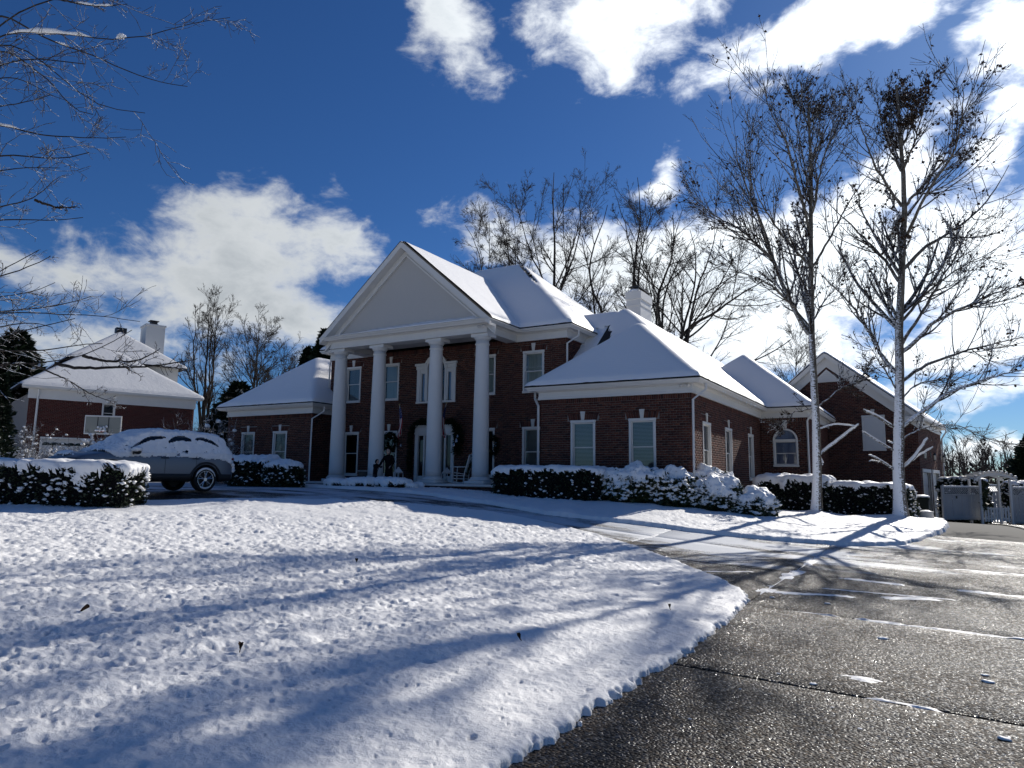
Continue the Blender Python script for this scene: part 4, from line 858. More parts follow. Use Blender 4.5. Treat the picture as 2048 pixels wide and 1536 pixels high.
# --- downspouts, lamps, icicles
def spout(pts, r=.045):
    b = MB(); b.tube(pts, r, 4); b.build('downspout', [MT['white']], house)
spout([(WX1+.40, WY+.3, 4.74), (WX1+.40, WY+.3, 4.55), (WX1+.07, WY-.06, 4.18), (WX1+.05, WY-.07, .6)]); spout([(WX0-.30, WY+.15, 4.74), (WX0-.30, WY+.15, 4.5), (WX0-.05, WY-.06, 4.2), (WX0-.04, WY-.06, 1.0)])
spout([(MX1+.36, MY+.35, 7.44), (MX1+.36, MY+.35, 7.2), (MX1+.06, MY-.06, 6.85), (MX1+.05, MY-.06, 5.0)]); spout([(LX1+.36, LY+.35, 4.74), (LX1+.36, LY+.35, 4.5), (LX1+.06, LY-.06, 4.15), (LX1+.05, LY-.07, 1.45), (LX1+.25, LY-.25, 1.25)])
spout([(PX1+.32, PY-.05, 4.74), (PX1+.02, PY-.08, 4.25), (PX1+.02, PY-.08, .2)]); spout([(MX0-.33, MY+.3, 7.44), (MX0-.33, MY+.3, 7.2), (MX0-.06, MY-.05, 6.9), (MX0-.05, MY-.05, 5)])
e = GO+GYA*9.0+GXA*.30; spout([e+[0, 0, 4.78], e+[0, 0, 4.62], GO+GYA*8.95+GXA*.06+np.array([0, 0, 4.2]), GO+GYA*8.95+GXA*.06+np.array([0, 0, -.4])])
def floodlight(c, N=(0, -1, 0)):
    c = np.array(c, float); b = MB(); b.lathe(c, [(.055, -.02), (.055, .02)], 12, axis=1); b.tube([c, c+[0, -.07, .03]], .02, 6)
    f = b.build('floodlight', [MT['white']], house, False)
    for s in (-1, 1):
        b = MB(); p = c+[s*.03, -.06, .02]; q = c+[s*.11, -.12, -.03]; d = (q-p)/np.linalg.norm(q-p); b.tube([p, p+d*.05, q, q+d*.05], [.018, .03, .045, .05], 10); b.build('lamp_head', [MT['stone']], f)
floodlight((PXR-.12, PYF-.07, 7.34)); floodlight((WX1-.16, WY-.07, 4.67))
for k in range(26):
    y = 24.4+8.6*random.random()**.8; l = .04+.16*random.random()**2; x = WX1+.42-.02; b = MB(); b.tube([(x, y, 4.74), (x, y+.002, 4.74-l*.5), (x, y, 4.74-l)], [.014, .009, .002], 5); b.build('icicle', [MT['ice']], house, True)
for k in range(16):
    y = 25.5+7*random.random(); l = .03+.10*random.random(); x = WX1+.11; b = MB(); b.tube([(x, y, 4.73), (x, y, 4.73-l)], [.012, .002], 5); b.build('icicle', [MT['ice']], house, True)
# ------------------------------------------------------------------ trees
def tubes(P, R, S):
    """P (N,K,3) paths, R (N,K) radii -> V,F"""
    N, K, _ = P.shape; T = np.gradient(P, axis=1); T /= np.linalg.norm(T, axis=2, keepdims=True)+1e-9
    ref = np.where(np.abs(T[:, :1, 2:3]) < .8, np.array([[[0, 0, 1.]]]), np.array([[[1., 0, 0]]])); A = np.cross(T, np.broadcast_to(ref, T.shape)); A /= np.linalg.norm(A, axis=2, keepdims=True)+1e-9; B = np.cross(T, A)
    a = np.arange(S)*2*np.pi/S; V = P[:, :, None]+R[:, :, None, None]*(A[:, :, None]*np.cos(a)[None, None, :, None]+B[:, :, None]*np.sin(a)[None, None, :, None])
    base = (np.arange(N)*K*S)[:, None, None]+(np.arange(K-1)*S)[None, :, None]; k = np.arange(S)[None, None]; k2 = (k+1) % S
    F = np.stack([base+k, base+k2, base+S+k2, base+S+k], -1).reshape(-1, 4); return V.reshape(-1, 3), F
def join(parts):
    V = []; F = []; n = 0
    for v, f in parts: V.append(v); F.append(f+n); n += len(v)
    return np.vstack(V), np.vstack(F)
def lerp_path(P, t):
    K = P.shape[1]; f = np.clip(t*(K-1), 0, K-1.001); i = f.astype(int); w = (f-i)[:, None]; n = np.arange(len(P)); return P[n, i]*(1-w)+P[n, i+1]*w
def spawn(P, R, per, t0, t1, ratio, ang, K, trop, wig, rng, rmin=.004, shape=.55, rfac=.6, lens=None, droop=0.):
    """children of every path: per = mean number each"""
    N = len(P); seg = np.linalg.norm(np.diff(P, axis=1), axis=2).sum(1) if lens is None else lens
    cnt = rng.poisson(per, N) if np.isscalar(per) else rng.poisson(per); idx = np.repeat(np.arange(N), cnt); n = len(idx)
    if n == 0: return np.zeros((0, K, 3)), np.zeros((0, K))
    t = t0+(t1-t0)*rng.random(n); p = lerp_path(P[idx], t); q = lerp_path(P[idx], np.minimum(t+.03, 1)); d = q-lerp_path(P[idx], np.maximum(t-.03, 0)); d /= np.linalg.norm(d, axis=1, keepdims=True)+1e-9
    r = lerp_path(R[idx][:, :, None], t)[:, 0]; rv = rng.normal(size=(n, 3)); perp = np.cross(d, rv); perp /= np.linalg.norm(perp, axis=1, keepdims=True)+1e-9
    a = np.radians(ang*(.75+.5*rng.random(n)))[:, None]; d = np.cos(a)*d+np.sin(a)*perp; L = seg[idx]*ratio*(1-shape*t)*(.6+.8*rng.random(n)); out = np.zeros((n, K, 3)); out[:, 0] = p
    for k in range(1, K):
        d = d+rng.normal(size=(n, 3))*wig+np.array([0, 0, trop]); d[:, 2] -= droop*k/K; d /= np.linalg.norm(d, axis=1, keepdims=True); out[:, k] = out[:, k-1]+d*(L/(K-1))[:, None]
    r0 = np.maximum(np.minimum(r*rfac, .02+L*.016), rmin*1.15); return out, np.maximum(r0[:, None]*np.linspace(1, .35, K)[None], rmin)
def smooth_path(pts, K, wig=0., rng=None):
    P = np.array(pts, float); s = np.r_[0, np.cumsum(np.linalg.norm(np.diff(P, axis=0), axis=1))]; t = np.linspace(0, s[-1], K*4); Q = np.stack([np.interp(t, s, P[:, i]) for i in range(3)], 1)
    k = max(2, K*4//(len(P)*2)); Qp = np.vstack([np.repeat(Q[:1], k, 0), Q, np.repeat(Q[-1:], k, 0)]); c = np.cumsum(np.vstack([np.zeros((1, 3)), Qp]), 0); m = (c[2*k+1:]-c[:-2*k-1])/(2*k+1); m[0] = Q[0]; m[-1] = Q[-1]
    o = m[np.linspace(0, len(m)-1, K).astype(int)]
    if wig: o[1:-1] += np.cumsum(rng.normal(size=(K-2, 3)), 0)*wig*.3+rng.normal(size=(K-2, 3))*wig*.4
    return o
def px_path(pts, D, slope=0., curve=0.):
    """photo polyline laid into the tree's own depth plane, leaning away from it by slope"""
    out = []; L = 0.; p0 = pts[0]
    for (u, v) in pts:
        L = math.hypot(u-p0[0], v-p0[1])*D/FPX; out.append(at(u, v, D+slope*L))
    return out
def leaves(P, n, size, rng, tlo=.3, flat=.35):
    """small curled leaf blades scattered on twig paths"""
    i = rng.integers(0, len(P), n); t = tlo+(1-tlo)*rng.random(n); c = lerp_path(P[i], t)+rng.normal(size=(n, 3))*size*.5; a = rng.normal(size=(n, 3)); a[:, 2] *= flat; a[:, 2] -= .3; a /= np.linalg.norm(a, axis=1, keepdims=True)
    b = np.cross(a, rng.normal(size=(n, 3))); b /= np.linalg.norm(b, axis=1, keepdims=True); nn = np.cross(a, b); s = size*(.6+.8*rng.random(n))[:, None]
    V = np.stack([c, c+a*s*.45+b*s*.38+nn*s*.18, c+a*s, c+a*s*.45-b*s*.38+nn*s*.12], 1).reshape(-1, 3); F = np.arange(n*4).reshape(-1, 4); return V, F

def big_tree(name, label, cat, D, trunk, limbs, r0, seed, leafn, twigs=(9, 8, 6), group=None, stubs=()):
    rng = np.random.default_rng(seed); base = at(*trunk[0], D); root = thing(name, base, label, cat, group)
    T = smooth_path(px_path(trunk, D), 40, .012, rng)[None]; t = np.linspace(0, 1, 40); R = (r0*(1-.80*t**.9)*(1+.55*np.exp(-t*40)))[None]; R = np.maximum(R, .012); T[0, 0, 2] -= .15
    tr = npmesh('trunk', *tubes(T, R, 14), root, [MT['syc']], True); L1 = []; R1 = []; RT_ = []
    for k, (pts, ra) in enumerate(limbs):
        P = smooth_path(px_path(pts, D, rng.uniform(-.75, .75) if k % 3 else rng.uniform(-.35, .35)), 20, .03, rng); Rr = np.maximum(ra*np.linspace(1, .16, 20), .007); L1.append(P); R1.append(Rr)
    L1 = np.array(L1); R1 = np.array(R1); allP = []
    # the trunk's own upper side limbs
    aP, aR = spawn(T, R, 26, .42, .97, .30, 36, 12, .07, .045, rng, .009, .7); L1b = [aP]; 
    A1, B1 = spawn(L1, R1, twigs[0]*1.3, .12, .98, .42, 36, 10, .055, .04, rng, .008, .35); A0, B0 = spawn(aP, aR, twigs[1]*.9, .12, .98, .40, 32, 8, .08, .045, rng, .008, .4)
    A2, B2 = spawn(np.concatenate([A1[:, ::1], np.repeat(A0, 1, 0)[:, [0, 1, 2, 3, 3, 4, 5, 6, 6, 7]]]), np.concatenate([B1, B0[:, [0, 1, 2, 3, 3, 4, 5, 6, 6, 7]]]), twigs[1]*.72, .1, 1., .46, 34, 6, .045, .05, rng, .007, .4)
    A3, B3 = spawn(A2, B2, twigs[2]*.4, .1, 1., .55, 32, 4, .06, .07, rng, .006, .4)
    for k in range(len(L1)):
        npmesh('limb', *tubes(L1[k:k+1], R1[k:k+1], 8), root, [MT['syc']], True)
    npmesh('crown', *join([tubes(aP, aR, 6), tubes(A1, B1, 5), tubes(A0, B0, 4), tubes(A2, B2, 3), tubes(A3, B3, 3)]), root, [MT['bark']], True, 'stuff')
    for pts, ra in stubs:
        P = smooth_path(px_path(pts, D, rng.uniform(-.5, -.1)), 12, .015, rng)[None]; npmesh('limb', *tubes(P, (ra*np.linspace(1, .55, 12))[None], 8), root, [MT['syc']], True)
        S = P.copy(); S[:, :, 2] += ra*.75; v, f = tubes(S, (ra*np.r_[.2, np.full(10, .85), .3])[None], 8); npmesh('limb_snow', v, f, root, [MT['snow']], True)
    if leafn:
        z = A2[:, -1, 2]; w = .9+sstep(z, np.percentile(z, 20), np.percentile(z, 95)); clump = fbm(A2[:, -1, 0]*.6, A2[:, -1, 1]*.6, A2[:, -1, 2]*.6, o=2, seed=seed); w = w*np.clip((clump-.36)*7, .22, 1.1); w = w/w.sum(); pick = rng.choice(len(A2), size=max(60, len(A2)//2), p=w, replace=True)
        npmesh('leaves', *leaves(A2[pick], leafn, .105, rng, .1), root, [MT['deadleaf']], False, 'stuff')
    return root, A2
TK1 = [(1633, 1034), (1634, 950), (1633, 870), (1628, 780), (1623, 690), (1621, 600), (1621, 520), (1621, 440), (1621, 340), (1619, 250), (1617, 205)]
LB1 = [([(1618, 668), (1596, 633), (1578, 595), (1561, 560), (1545, 515), (1523, 438), (1502, 394), (1475, 325), (1472, 273)], .085), ([(1545, 518), (1515, 490), (1488, 466), (1443, 442), (1405, 415), (1372, 385)], .045), ([(1621, 532), (1582, 494), (1547, 449), (1518, 400), (1500, 340)], .05),
 ([(1624, 534), (1651, 490), (1679, 432), (1713, 373), (1748, 325)], .045), ([(1621, 470), (1606, 411), (1585, 335), (1563, 273), (1535, 221), (1526, 166)], .05), ([(1621, 445), (1641, 330), (1665, 255), (1684, 205)], .045), ([(1620, 400), (1604, 320), (1590, 240), (1580, 180)], .035),
 ([(1592, 618), (1560, 585), (1530, 560), (1480, 545), (1440, 520)], .035), ([(1627, 640), (1650, 600), (1672, 577), (1700, 530)], .03), ([(1627, 816), (1582, 826), (1556, 858)], .022), ([(1637, 813), (1680, 775), (1737, 754)], .028), ([(1620, 350), (1640, 260), (1648, 190)], .03)]
ST1 = [([(1640, 908), (1682, 875), (1717, 849)], .05), ([(1628, 863), (1668, 847), (1710, 852)], .028), ([(1641, 915), (1645, 930)], .04)]
tree1, TW1 = big_tree('sycamore_tree', 'slimmer snow plastered bare tree nearer the arched window', 'tree', 24.0, TK1, LB1, .165, 21, 1500, (12, 8, 5), 'bare trees in the snowy bed')
TK2 = [(1802, 1041), (1798, 965), (1796, 896), (1798, 826), (1798, 775), (1797, 705), (1798, 636), (1800, 585), (1803, 532), (1807, 463), (1808, 411), (1805, 342), (1800, 273), (1795, 204), (1792, 170)]
LB2 = [([(1803, 855), (1858, 816), (1893, 788), (1962, 764), (2060, 740)], .075), ([(1805, 762), (1841, 736), (1893, 714), (1945, 698), (2060, 672)], .06), ([(1803, 704), (1834, 681), (1869, 643), (1928, 615), (1980, 588), (2060, 566)], .075),
 ([(1803, 690), (1838, 633), (1858, 602), (1876, 567), (1893, 545), (1928, 475), (1960, 430)], .06), ([(1808, 537), (1841, 501), (1893, 470), (1945, 432), (1990, 383), (2018, 330)], .065), ([(1808, 480), (1831, 428), (1865, 363), (1907, 307), (1921, 238), (1924, 169)], .055), ([(1808, 415), (1838, 383), (1879, 328), (1927, 293), (1960, 250)], .05),
 ([(1791, 745), (1762, 712), (1744, 671), (1720, 636), (1696, 602), (1668, 576), (1640, 545)], .07), ([(1797, 562), (1772, 525), (1720, 470), (1686, 438), (1644, 392)], .055), ([(1804, 413), (1769, 363), (1737, 307), (1716, 238), (1708, 205)], .05), ([(1802, 342), (1772, 273), (1757, 195)], .04), ([(1806, 345), (1834, 273), (1851, 210), (1855, 165)], .04),
 ([(1795, 640), (1775, 590), (1772, 530), (1775, 470)], .05), ([(1806, 640), (1860, 575), (1920, 530), (1990, 500)], .05), ([(1793, 780), (1770, 740), (1745, 700), (1720, 690)], .03), ([(1803, 800), (1830, 770), (1870, 760), (1920, 755), (1975, 775)], .03), ([(1805, 880), (1850, 855), (1910, 850), (1980, 880)], .03)]
ST2 = [([(1786, 854), (1755, 833), (1727, 820)], .05), ([(1787, 938), (1762, 921), (1737, 911)], .035), ([(1762, 924), (1738, 923)], .024), ([(1786, 900), (1758, 884), (1724, 863)], .032), ([(1806, 934), (1824, 920), (1855, 877)], .055), ([(1824, 921), (1845, 905), (1866, 894)], .035), ([(1794, 890), (1775, 883)], .03)]
big = []
tree2, TW2 = big_tree('sycamore_tree', 'leafier snow plastered bare tree with pruned low stubs beside the bin', 'tree', 23.0, TK2, LB2, .20, 33, 2900, (12, 8, 5), 'bare trees in the snowy bed', ST2)
def add_stubs(root, D, stubs, seed):
    rng = np.random.default_rng(seed)
    for pts, ra in stubs:
        P = smooth_path(px_path(pts, D, rng.uniform(-.5, -.1)), 12, .015, rng)[None]; npmesh('limb', *tubes(P, (ra*np.linspace(1, .55, 12))[None], 8), root, [MT['syc']], True)
        S = P.copy(); S[:, :, 2] += ra*.75; v, f = tubes(S, (ra*np.r_[.2, np.full(10, .85), .3])[None], 8); npmesh('limb_snow', v, f, root, [MT['snow']], True)
add_stubs(tree1, 24.0, ST1, 5)

def bare_tree(label, base, H, spread, seed, r0=None, mat='plainbark', trunk_frac=.3, twigs=(9, 8, 7), name='bare_tree', cat='tree', group='bare trees behind the houses', lean=(0, 0), trop=.06, wig=.10, nl=9, ang=38, rmin=.012, px=None, multi=1):
    """px: optional photo polylines (u,v) for its main stems, at the depth of base"""
    rng = np.random.default_rng(seed); base = np.array(base, float); root = thing(name, base, label, cat, group); r0 = r0 or H*.014
    D = float((base-EYE)@FW)
    if px:
        TP = np.array([smooth_path([base]+px_path(q, D, rng.uniform(-.3, .3)), 24, H*.004, rng) for q in px]); TR = np.array([np.maximum(r0*(1 if i == 0 else .75)*np.linspace(1, .10, 24), rmin) for i in range(len(px))])
    else:
        TP = []; TR = []
        for m in range(multi):
            a = rng.random()*6.28; out = (0 if multi == 1 else spread*.35*(m+.5)/multi); z = np.linspace(0, 1, 24); x = base[0]+lean[0]*z+out*np.cos(a)*z**.8; y = base[1]+lean[1]*z+out*np.sin(a)*z**.8
            P = np.stack([x, y, base[2]+H*(1-.12*rng.random()*(m > 0))*z], 1); P[1:] += np.cumsum(rng.normal(size=(23, 3)), 0)*H*.0045; TP.append(P); TR.append(np.maximum(r0*(1-.93*z**.8)*(1 if m == 0 else .8), rmin))
        TP = np.array(TP); TR = np.array(TR)
    npmesh('trunk', *tubes(TP, TR, 8), root, [MT[mat]], True)
    H_ = np.full(len(TP), spread*2.)
    A1, B1 = spawn(TP, TR, nl/len(TP)*1.3, trunk_frac, .97, .64, ang*1.15, 14, trop*.45, wig*.5, rng, rmin*1.1, .55, .62, lens=H_); A2, B2 = spawn(A1, B1, twigs[0], .15, 1., .46, 36, 9, trop*.25, wig*.6, rng, rmin*.9, .6); A3, B3 = spawn(A2, B2, twigs[1]*.8, .12, 1., .48, 38, 6, trop*.2, wig*.7, rng, rmin*.7, .6); A4, B4 = spawn(A3, B3, twigs[2]*.3, .1, 1., .6, 40, 4, trop*.5, wig, rng, rmin*.6, .4)
    npmesh('crown', *join([tubes(A1, B1, 5), tubes(A2, B2, 4), tubes(A3, B3, 3), tubes(A4, B4, 3)]), root, [MT[mat]], True, 'stuff'); return root, A3, A2
def gz(u, D): p = at(u, 900, D); return np.array([p[0], p[1], tz(p[0], p[1])-.1])
bare_tree('tallest bare tree rising straight behind the main roof', gz(1106, 56), 20, 6.0, 41, .26, px=[[(1106, 700), (1107, 560), (1108, 470), (1104, 400), (1108, 345)], [(1107, 585), (1060, 510), (1040, 440), (1030, 400)], [(1107, 600), (1150, 520), (1165, 440), (1160, 380)]], trunk_frac=.45, nl=26)
bare_tree('leaning slender bare tree just right of the pediment peak', gz(965, 58), 16, 4.5, 42, .18, px=[[(968, 720), (964, 540), (955, 480), (930, 450)], [(966, 600), (985, 500), (978, 440)]], trunk_frac=.5, nl=22)
bare_tree('bare tree with forked stem behind the main hip roof', gz(1032, 60), 17, 4.5, 43, .18, px=[[(1030, 720), (1024, 520), (1015, 450), (985, 405)], [(1026, 540), (1030, 450), (1022, 400)]], trunk_frac=.5, nl=22)
bare_tree('crooked bare tree curving up between roof ridge and chimney', gz(1215, 54), 15, 5.0, 44, .24, px=[[(1222, 720), (1205, 625), (1178, 580), (1172, 540), (1186, 490), (1200, 440), (1215, 410)], [(1180, 560), (1165, 500), (1155, 450)], [(1190, 605), (1215, 590), (1212, 570)]], trunk_frac=.4, nl=24)
bare_tree('tall bare tree directly behind the white chimney', gz(1264, 57), 20, 5.0, 45, .24, px=[[(1266, 700), (1270, 560), (1280, 470), (1290, 400), (1275, 355)], [(1266, 570), (1258, 480), (1238, 430), (1228, 380)], [(1278, 480), (1310, 420), (1330, 380)]], trunk_frac=.5, nl=26, ang=30)
bare_tree('twisting bare tree immediately right of the chimney', gz(1320, 52), 14, 5.5, 46, .26, px=[[(1318, 760), (1322, 660), (1312, 610), (1318, 570), (1340, 540), (1350, 480), (1345, 430)], [(1315, 600), (1290, 560), (1285, 520)], [(1330, 555), (1370, 530), (1390, 470)]], trunk_frac=.35, nl=26)
bare_tree('wide bare tree with long limbs sweeping right over the wing roof', gz(1352, 50), 14, 6.5, 47, .28, px=[[(1352, 760), (1350, 690), (1372, 650), (1420, 630), (1470, 590), (1530, 560)], [(1355, 685), (1385, 600), (1395, 520), (1380, 460)], [(1376, 660), (1400, 560), (1430, 490), (1440, 440)], [(1365, 690), (1385, 640), (1410, 560)]], trunk_frac=.3, nl=34)
bare_tree('faint bare tree beyond the roof valley left of the garage gable', gz(1590, 75), 12.5, 4.5, 48, .15, px=[[(1590, 800), (1592, 700), (1590, 660)]], trunk_frac=.4, nl=20)
bare_tree('upright brushy bare tree beside the neighbouring chimney', gz(405, 62), 15.5, 4.0, 51, .22, multi=5, trunk_frac=.25, nl=34, ang=24, trop=.12)
bare_tree('rounded bare tree between the neighbouring house and the left wing', gz(500, 60), 13.0, 5.0, 52, .22, multi=3, trunk_frac=.25, nl=34, ang=36)
bare_tree('low bare tree in front of the dark evergreen', gz(555, 64), 11.5, 4.0, 53, .18, multi=2, trunk_frac=.25, nl=26)

# near tree standing off to the left, its snowy twigs hang into the frame
def near_tree():
    rng = np.random.default_rng(61); b = at(-420, 1200, 9.5); b[2] = tz(b[0], b[1])-.1; root = thing('overhanging_tree', b, 'bare tree at the left edge with thin twigs carrying lumps of snow', 'tree')
    top = b+np.array([.3, .4, 7.5]); TP = smooth_path([b, b+[.05, .1, 2.5], b+[.1, .25, 5], top], 24, .02, rng)[None]; TR = (.16*np.linspace(1, .25, 24))[None]; npmesh('trunk', *tubes(TP, TR, 10), root, [MT['bark']], True)
    lines = [[(0, 62), (60, 63), (150, 66), (200, 79), (250, 77), (330, 66), (360, 48), (400, 42), (460, 35)], [(0, 20), (100, 85), (150, 95), (230, 130), (300, 160), (375, 173)], [(0, 37), (60, 8), (120, -10), (200, -20)], [(60, -8), (130, 2), (190, 14), (255, 8)], [(0, 88), (80, 143), (120, 180), (150, 228), (186, 229)],
     [(0, 70), (80, 112), (120, 155), (160, 195), (230, 228), (290, 226)], [(0, 243), (40, 262), (110, 272), (200, 277), (252, 274)], [(0, 300), (60, 315), (122, 328), (178, 305)], [(0, 328), (60, 342), (120, 336)], [(0, 413), (60, 402), (90, 378), (108, 360)], [(70, 400), (120, 418), (160, 416)], [(0, 436), (60, 441), (120, 444), (166, 435)],
     [(0, 553), (50, 535), (100, 513)], [(0, 547), (40, 510), (78, 500)], [(0, 621), (60, 619), (130, 610), (185, 592)], [(0, 622), (110, 625), (160, 632), (195, 624), (235, 640), (280, 643)], [(0, 675), (80, 658), (150, 637)], [(0, 655), (65, 642), (105, 655)], [(0, 728), (70, 727), (110, 726), (165, 711), (230, 682), (264, 660)], [(165, 711), (205, 720), (270, 722), (320, 697)],
     [(60, 727), (120, 752), (190, 792), (232, 803)], [(110, 726), (145, 738), (200, 735), (300, 731), (395, 717)], [(0, 700), (60, 708), (140, 695), (205, 687)], [(0, 590), (60, 588), (110, 565)], [(0, 110), (50, 118), (110, 112), (170, 128)], [(0, 150), (60, 165), (100, 195), (130, 200)], [(0, 205), (30, 215), (70, 210), (100, 190)]]
    L = []
    for i, ln in enumerate(lines):
        D = 9.0+1.6*math.sin(i*2.3); P = [at(u, v, D+.0012*u) for u, v in ln]; e0 = P[0]
        if ln[0][0] == 0: hub = lerp_path(TP, np.array([min(.98, max(.3, (e0[2]-b[2])/8.0-.06))]))[0]; P = [hub, hub*.55+e0*.45+np.array([0, 0, .12])]+P
        L.append(smooth_path(P, 30, .006, rng))
    L = np.array(L); R = np.linspace(1, .22, 30)[None]*np.array([.017+.007*((i*7) % 5)/4 for i in range(len(L))])[:, None]; A, B = spawn(L, R, 12, .35, 1, .16, 45, 8, .02, .13, rng, .0032, .35, .55); A2, B2 = spawn(A, B, 5, .1, 1, .4, 50, 5, .02, .15, rng, .0028, .3); A3, B3 = spawn(A2, B2, 1.2, .1, 1, .5, 60, 3, .02, .1, rng, .0026, .3)
    for k in range(len(L)): npmesh('limb', *tubes(L[k:k+1], R[k:k+1], 6), root, [MT['bark']], True)
    npmesh('twigs', *join([tubes(A, B, 4), tubes(A2, B2, 3), tubes(A3, B3, 3)]), root, [MT['whitebark']], True, 'stuff')
    def lump(i, t0, t1, w):
        n = 14; t = np.linspace(t0, t1, n); P = lerp_path(np.repeat(L[i:i+1], n, 0), t)[None].copy(); rr = w*(.6+.8*rng.random(n))*np.sqrt(np.clip(np.sin(np.linspace(.04, 3.1, n)), 0, 1)); P[0, :, 2] += rr*.75; v, f = tubes(P, rr[None], 7); npmesh('branch_snow', v, f, root, [MT['snow']], True)
    for a in ((0, .55, .72, .032), (0, .765, .785, .034), (3, .45, .85, .022), (4, .36, .48, .026), (5, .42, .50, .02), (6, .30, .62, .026), (18, .40, .45, .03), (15, .43, .47, .03), (2, .5, .8, .02), (9, .3, .4, .016), (1, .62, .66, .018), (24, .4, .47, .022)): lump(*a)
near_tree()

# ------------------------------------------------------------------ conifers, far wood
def conifer(label, base, H, W, seed, name='evergreen_tree', n=5200, col='needle', snow=0, group=None):
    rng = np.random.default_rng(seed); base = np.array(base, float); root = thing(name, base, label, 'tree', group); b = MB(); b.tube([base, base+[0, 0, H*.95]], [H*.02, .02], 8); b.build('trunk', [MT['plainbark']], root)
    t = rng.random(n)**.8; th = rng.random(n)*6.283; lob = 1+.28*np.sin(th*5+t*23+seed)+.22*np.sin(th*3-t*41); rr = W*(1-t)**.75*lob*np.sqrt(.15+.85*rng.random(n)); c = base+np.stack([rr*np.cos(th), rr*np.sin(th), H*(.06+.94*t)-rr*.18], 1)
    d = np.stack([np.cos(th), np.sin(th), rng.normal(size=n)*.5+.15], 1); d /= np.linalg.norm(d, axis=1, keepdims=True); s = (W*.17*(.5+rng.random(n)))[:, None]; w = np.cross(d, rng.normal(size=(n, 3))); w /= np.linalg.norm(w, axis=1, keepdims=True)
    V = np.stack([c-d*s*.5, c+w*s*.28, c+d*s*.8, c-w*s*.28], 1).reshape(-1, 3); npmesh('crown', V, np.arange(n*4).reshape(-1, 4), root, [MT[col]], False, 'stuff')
    if snow:
        k = rng.integers(0, n, snow); q = c[k]+[0, 0, .05]; a = rng.normal(size=(snow, 3)); a[:, 2] *= .3; a /= np.linalg.norm(a, axis=1, keepdims=True); e = np.cross(a, [0, 0, 1.]); s = (W*.10*(.5+rng.random(snow)))[:, None]
        npmesh('crown_snow', np.stack([q-a*s, q+e*s, q+a*s, q-e*s], 1).reshape(-1, 3), np.arange(snow*4).reshape(-1, 4), root, [MT['snow']], False, 'stuff')
    return root
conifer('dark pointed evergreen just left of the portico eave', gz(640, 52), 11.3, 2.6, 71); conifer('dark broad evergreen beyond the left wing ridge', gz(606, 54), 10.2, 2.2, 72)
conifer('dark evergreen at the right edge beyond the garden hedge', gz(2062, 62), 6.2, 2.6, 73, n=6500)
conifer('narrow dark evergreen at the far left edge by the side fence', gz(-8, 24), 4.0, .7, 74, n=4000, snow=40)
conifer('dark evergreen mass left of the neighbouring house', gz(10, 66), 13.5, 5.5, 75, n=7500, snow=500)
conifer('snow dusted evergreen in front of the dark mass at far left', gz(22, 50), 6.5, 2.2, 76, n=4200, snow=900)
conifer('dark rounded evergreen behind the snow laden shrub by the left wing', gz(470, 56), 7.5, 3.6, 77, n=6500, snow=500)
def far_wood():
    rng = np.random.default_rng(81); TPs = []; TRs = []
    for i in range(420):
        az = math.radians(rng.uniform(-62, 16)); d = rng.uniform(185, 250); H = rng.uniform(7.5, 10.5)*(1+.12*math.sin(az*37)); x, y = d*math.sin(az), d*math.cos(az); z = np.linspace(0, 1, 8); P = np.stack([x+rng.normal()*.5*z, y+0*z, tz(x, y)-.5+H*z], 1); TPs.append(P); TRs.append(.20*(1-.85*z))
    TPs = np.array(TPs); TRs = np.array(TRs); A, B = spawn(TPs, TRs, 15, .12, 1, .36, 32, 6, .10, .12, rng, .055, .5); A2, B2 = spawn(A, B, 6, .1, 1, .5, 40, 4, .08, .15, rng, .03, .4)
    o = npmesh('distant_wood', *join([tubes(TPs, TRs, 4), tubes(A, B, 3), tubes(A2, B2, 3)]), None, [MT['plainbark']], True, 'stuff'); tag(o, 'distant belt of bare winter woodland', 'woodland')
far_wood()
def under(): 
    rng = np.random.default_rng(83); n = 9000; az = np.radians(rng.uniform(-64, 18, n)); d = rng.uniform(184, 252, n); x, y = d*np.sin(az), d*np.cos(az); c = np.stack([x, y, terrain(x, y)+rng.random(n)**1.6*6.0-.4], 1); a = rng.normal(size=(n, 3)); a /= np.linalg.norm(a, axis=1, keepdims=True); b = np.cross(a, rng.normal(size=(n, 3))); b /= np.linalg.norm(b, axis=1, keepdims=True); s = (.35+rng.random(n)*.7)[:, None]
    o = npmesh('wood_undergrowth', np.stack([c-a*s, c-b*s*.4, c+a*s, c+b*s*.4], 1).reshape(-1, 3), np.arange(n*4).reshape(-1, 4), None, [MT['plainbark']], False, 'stuff')
under()

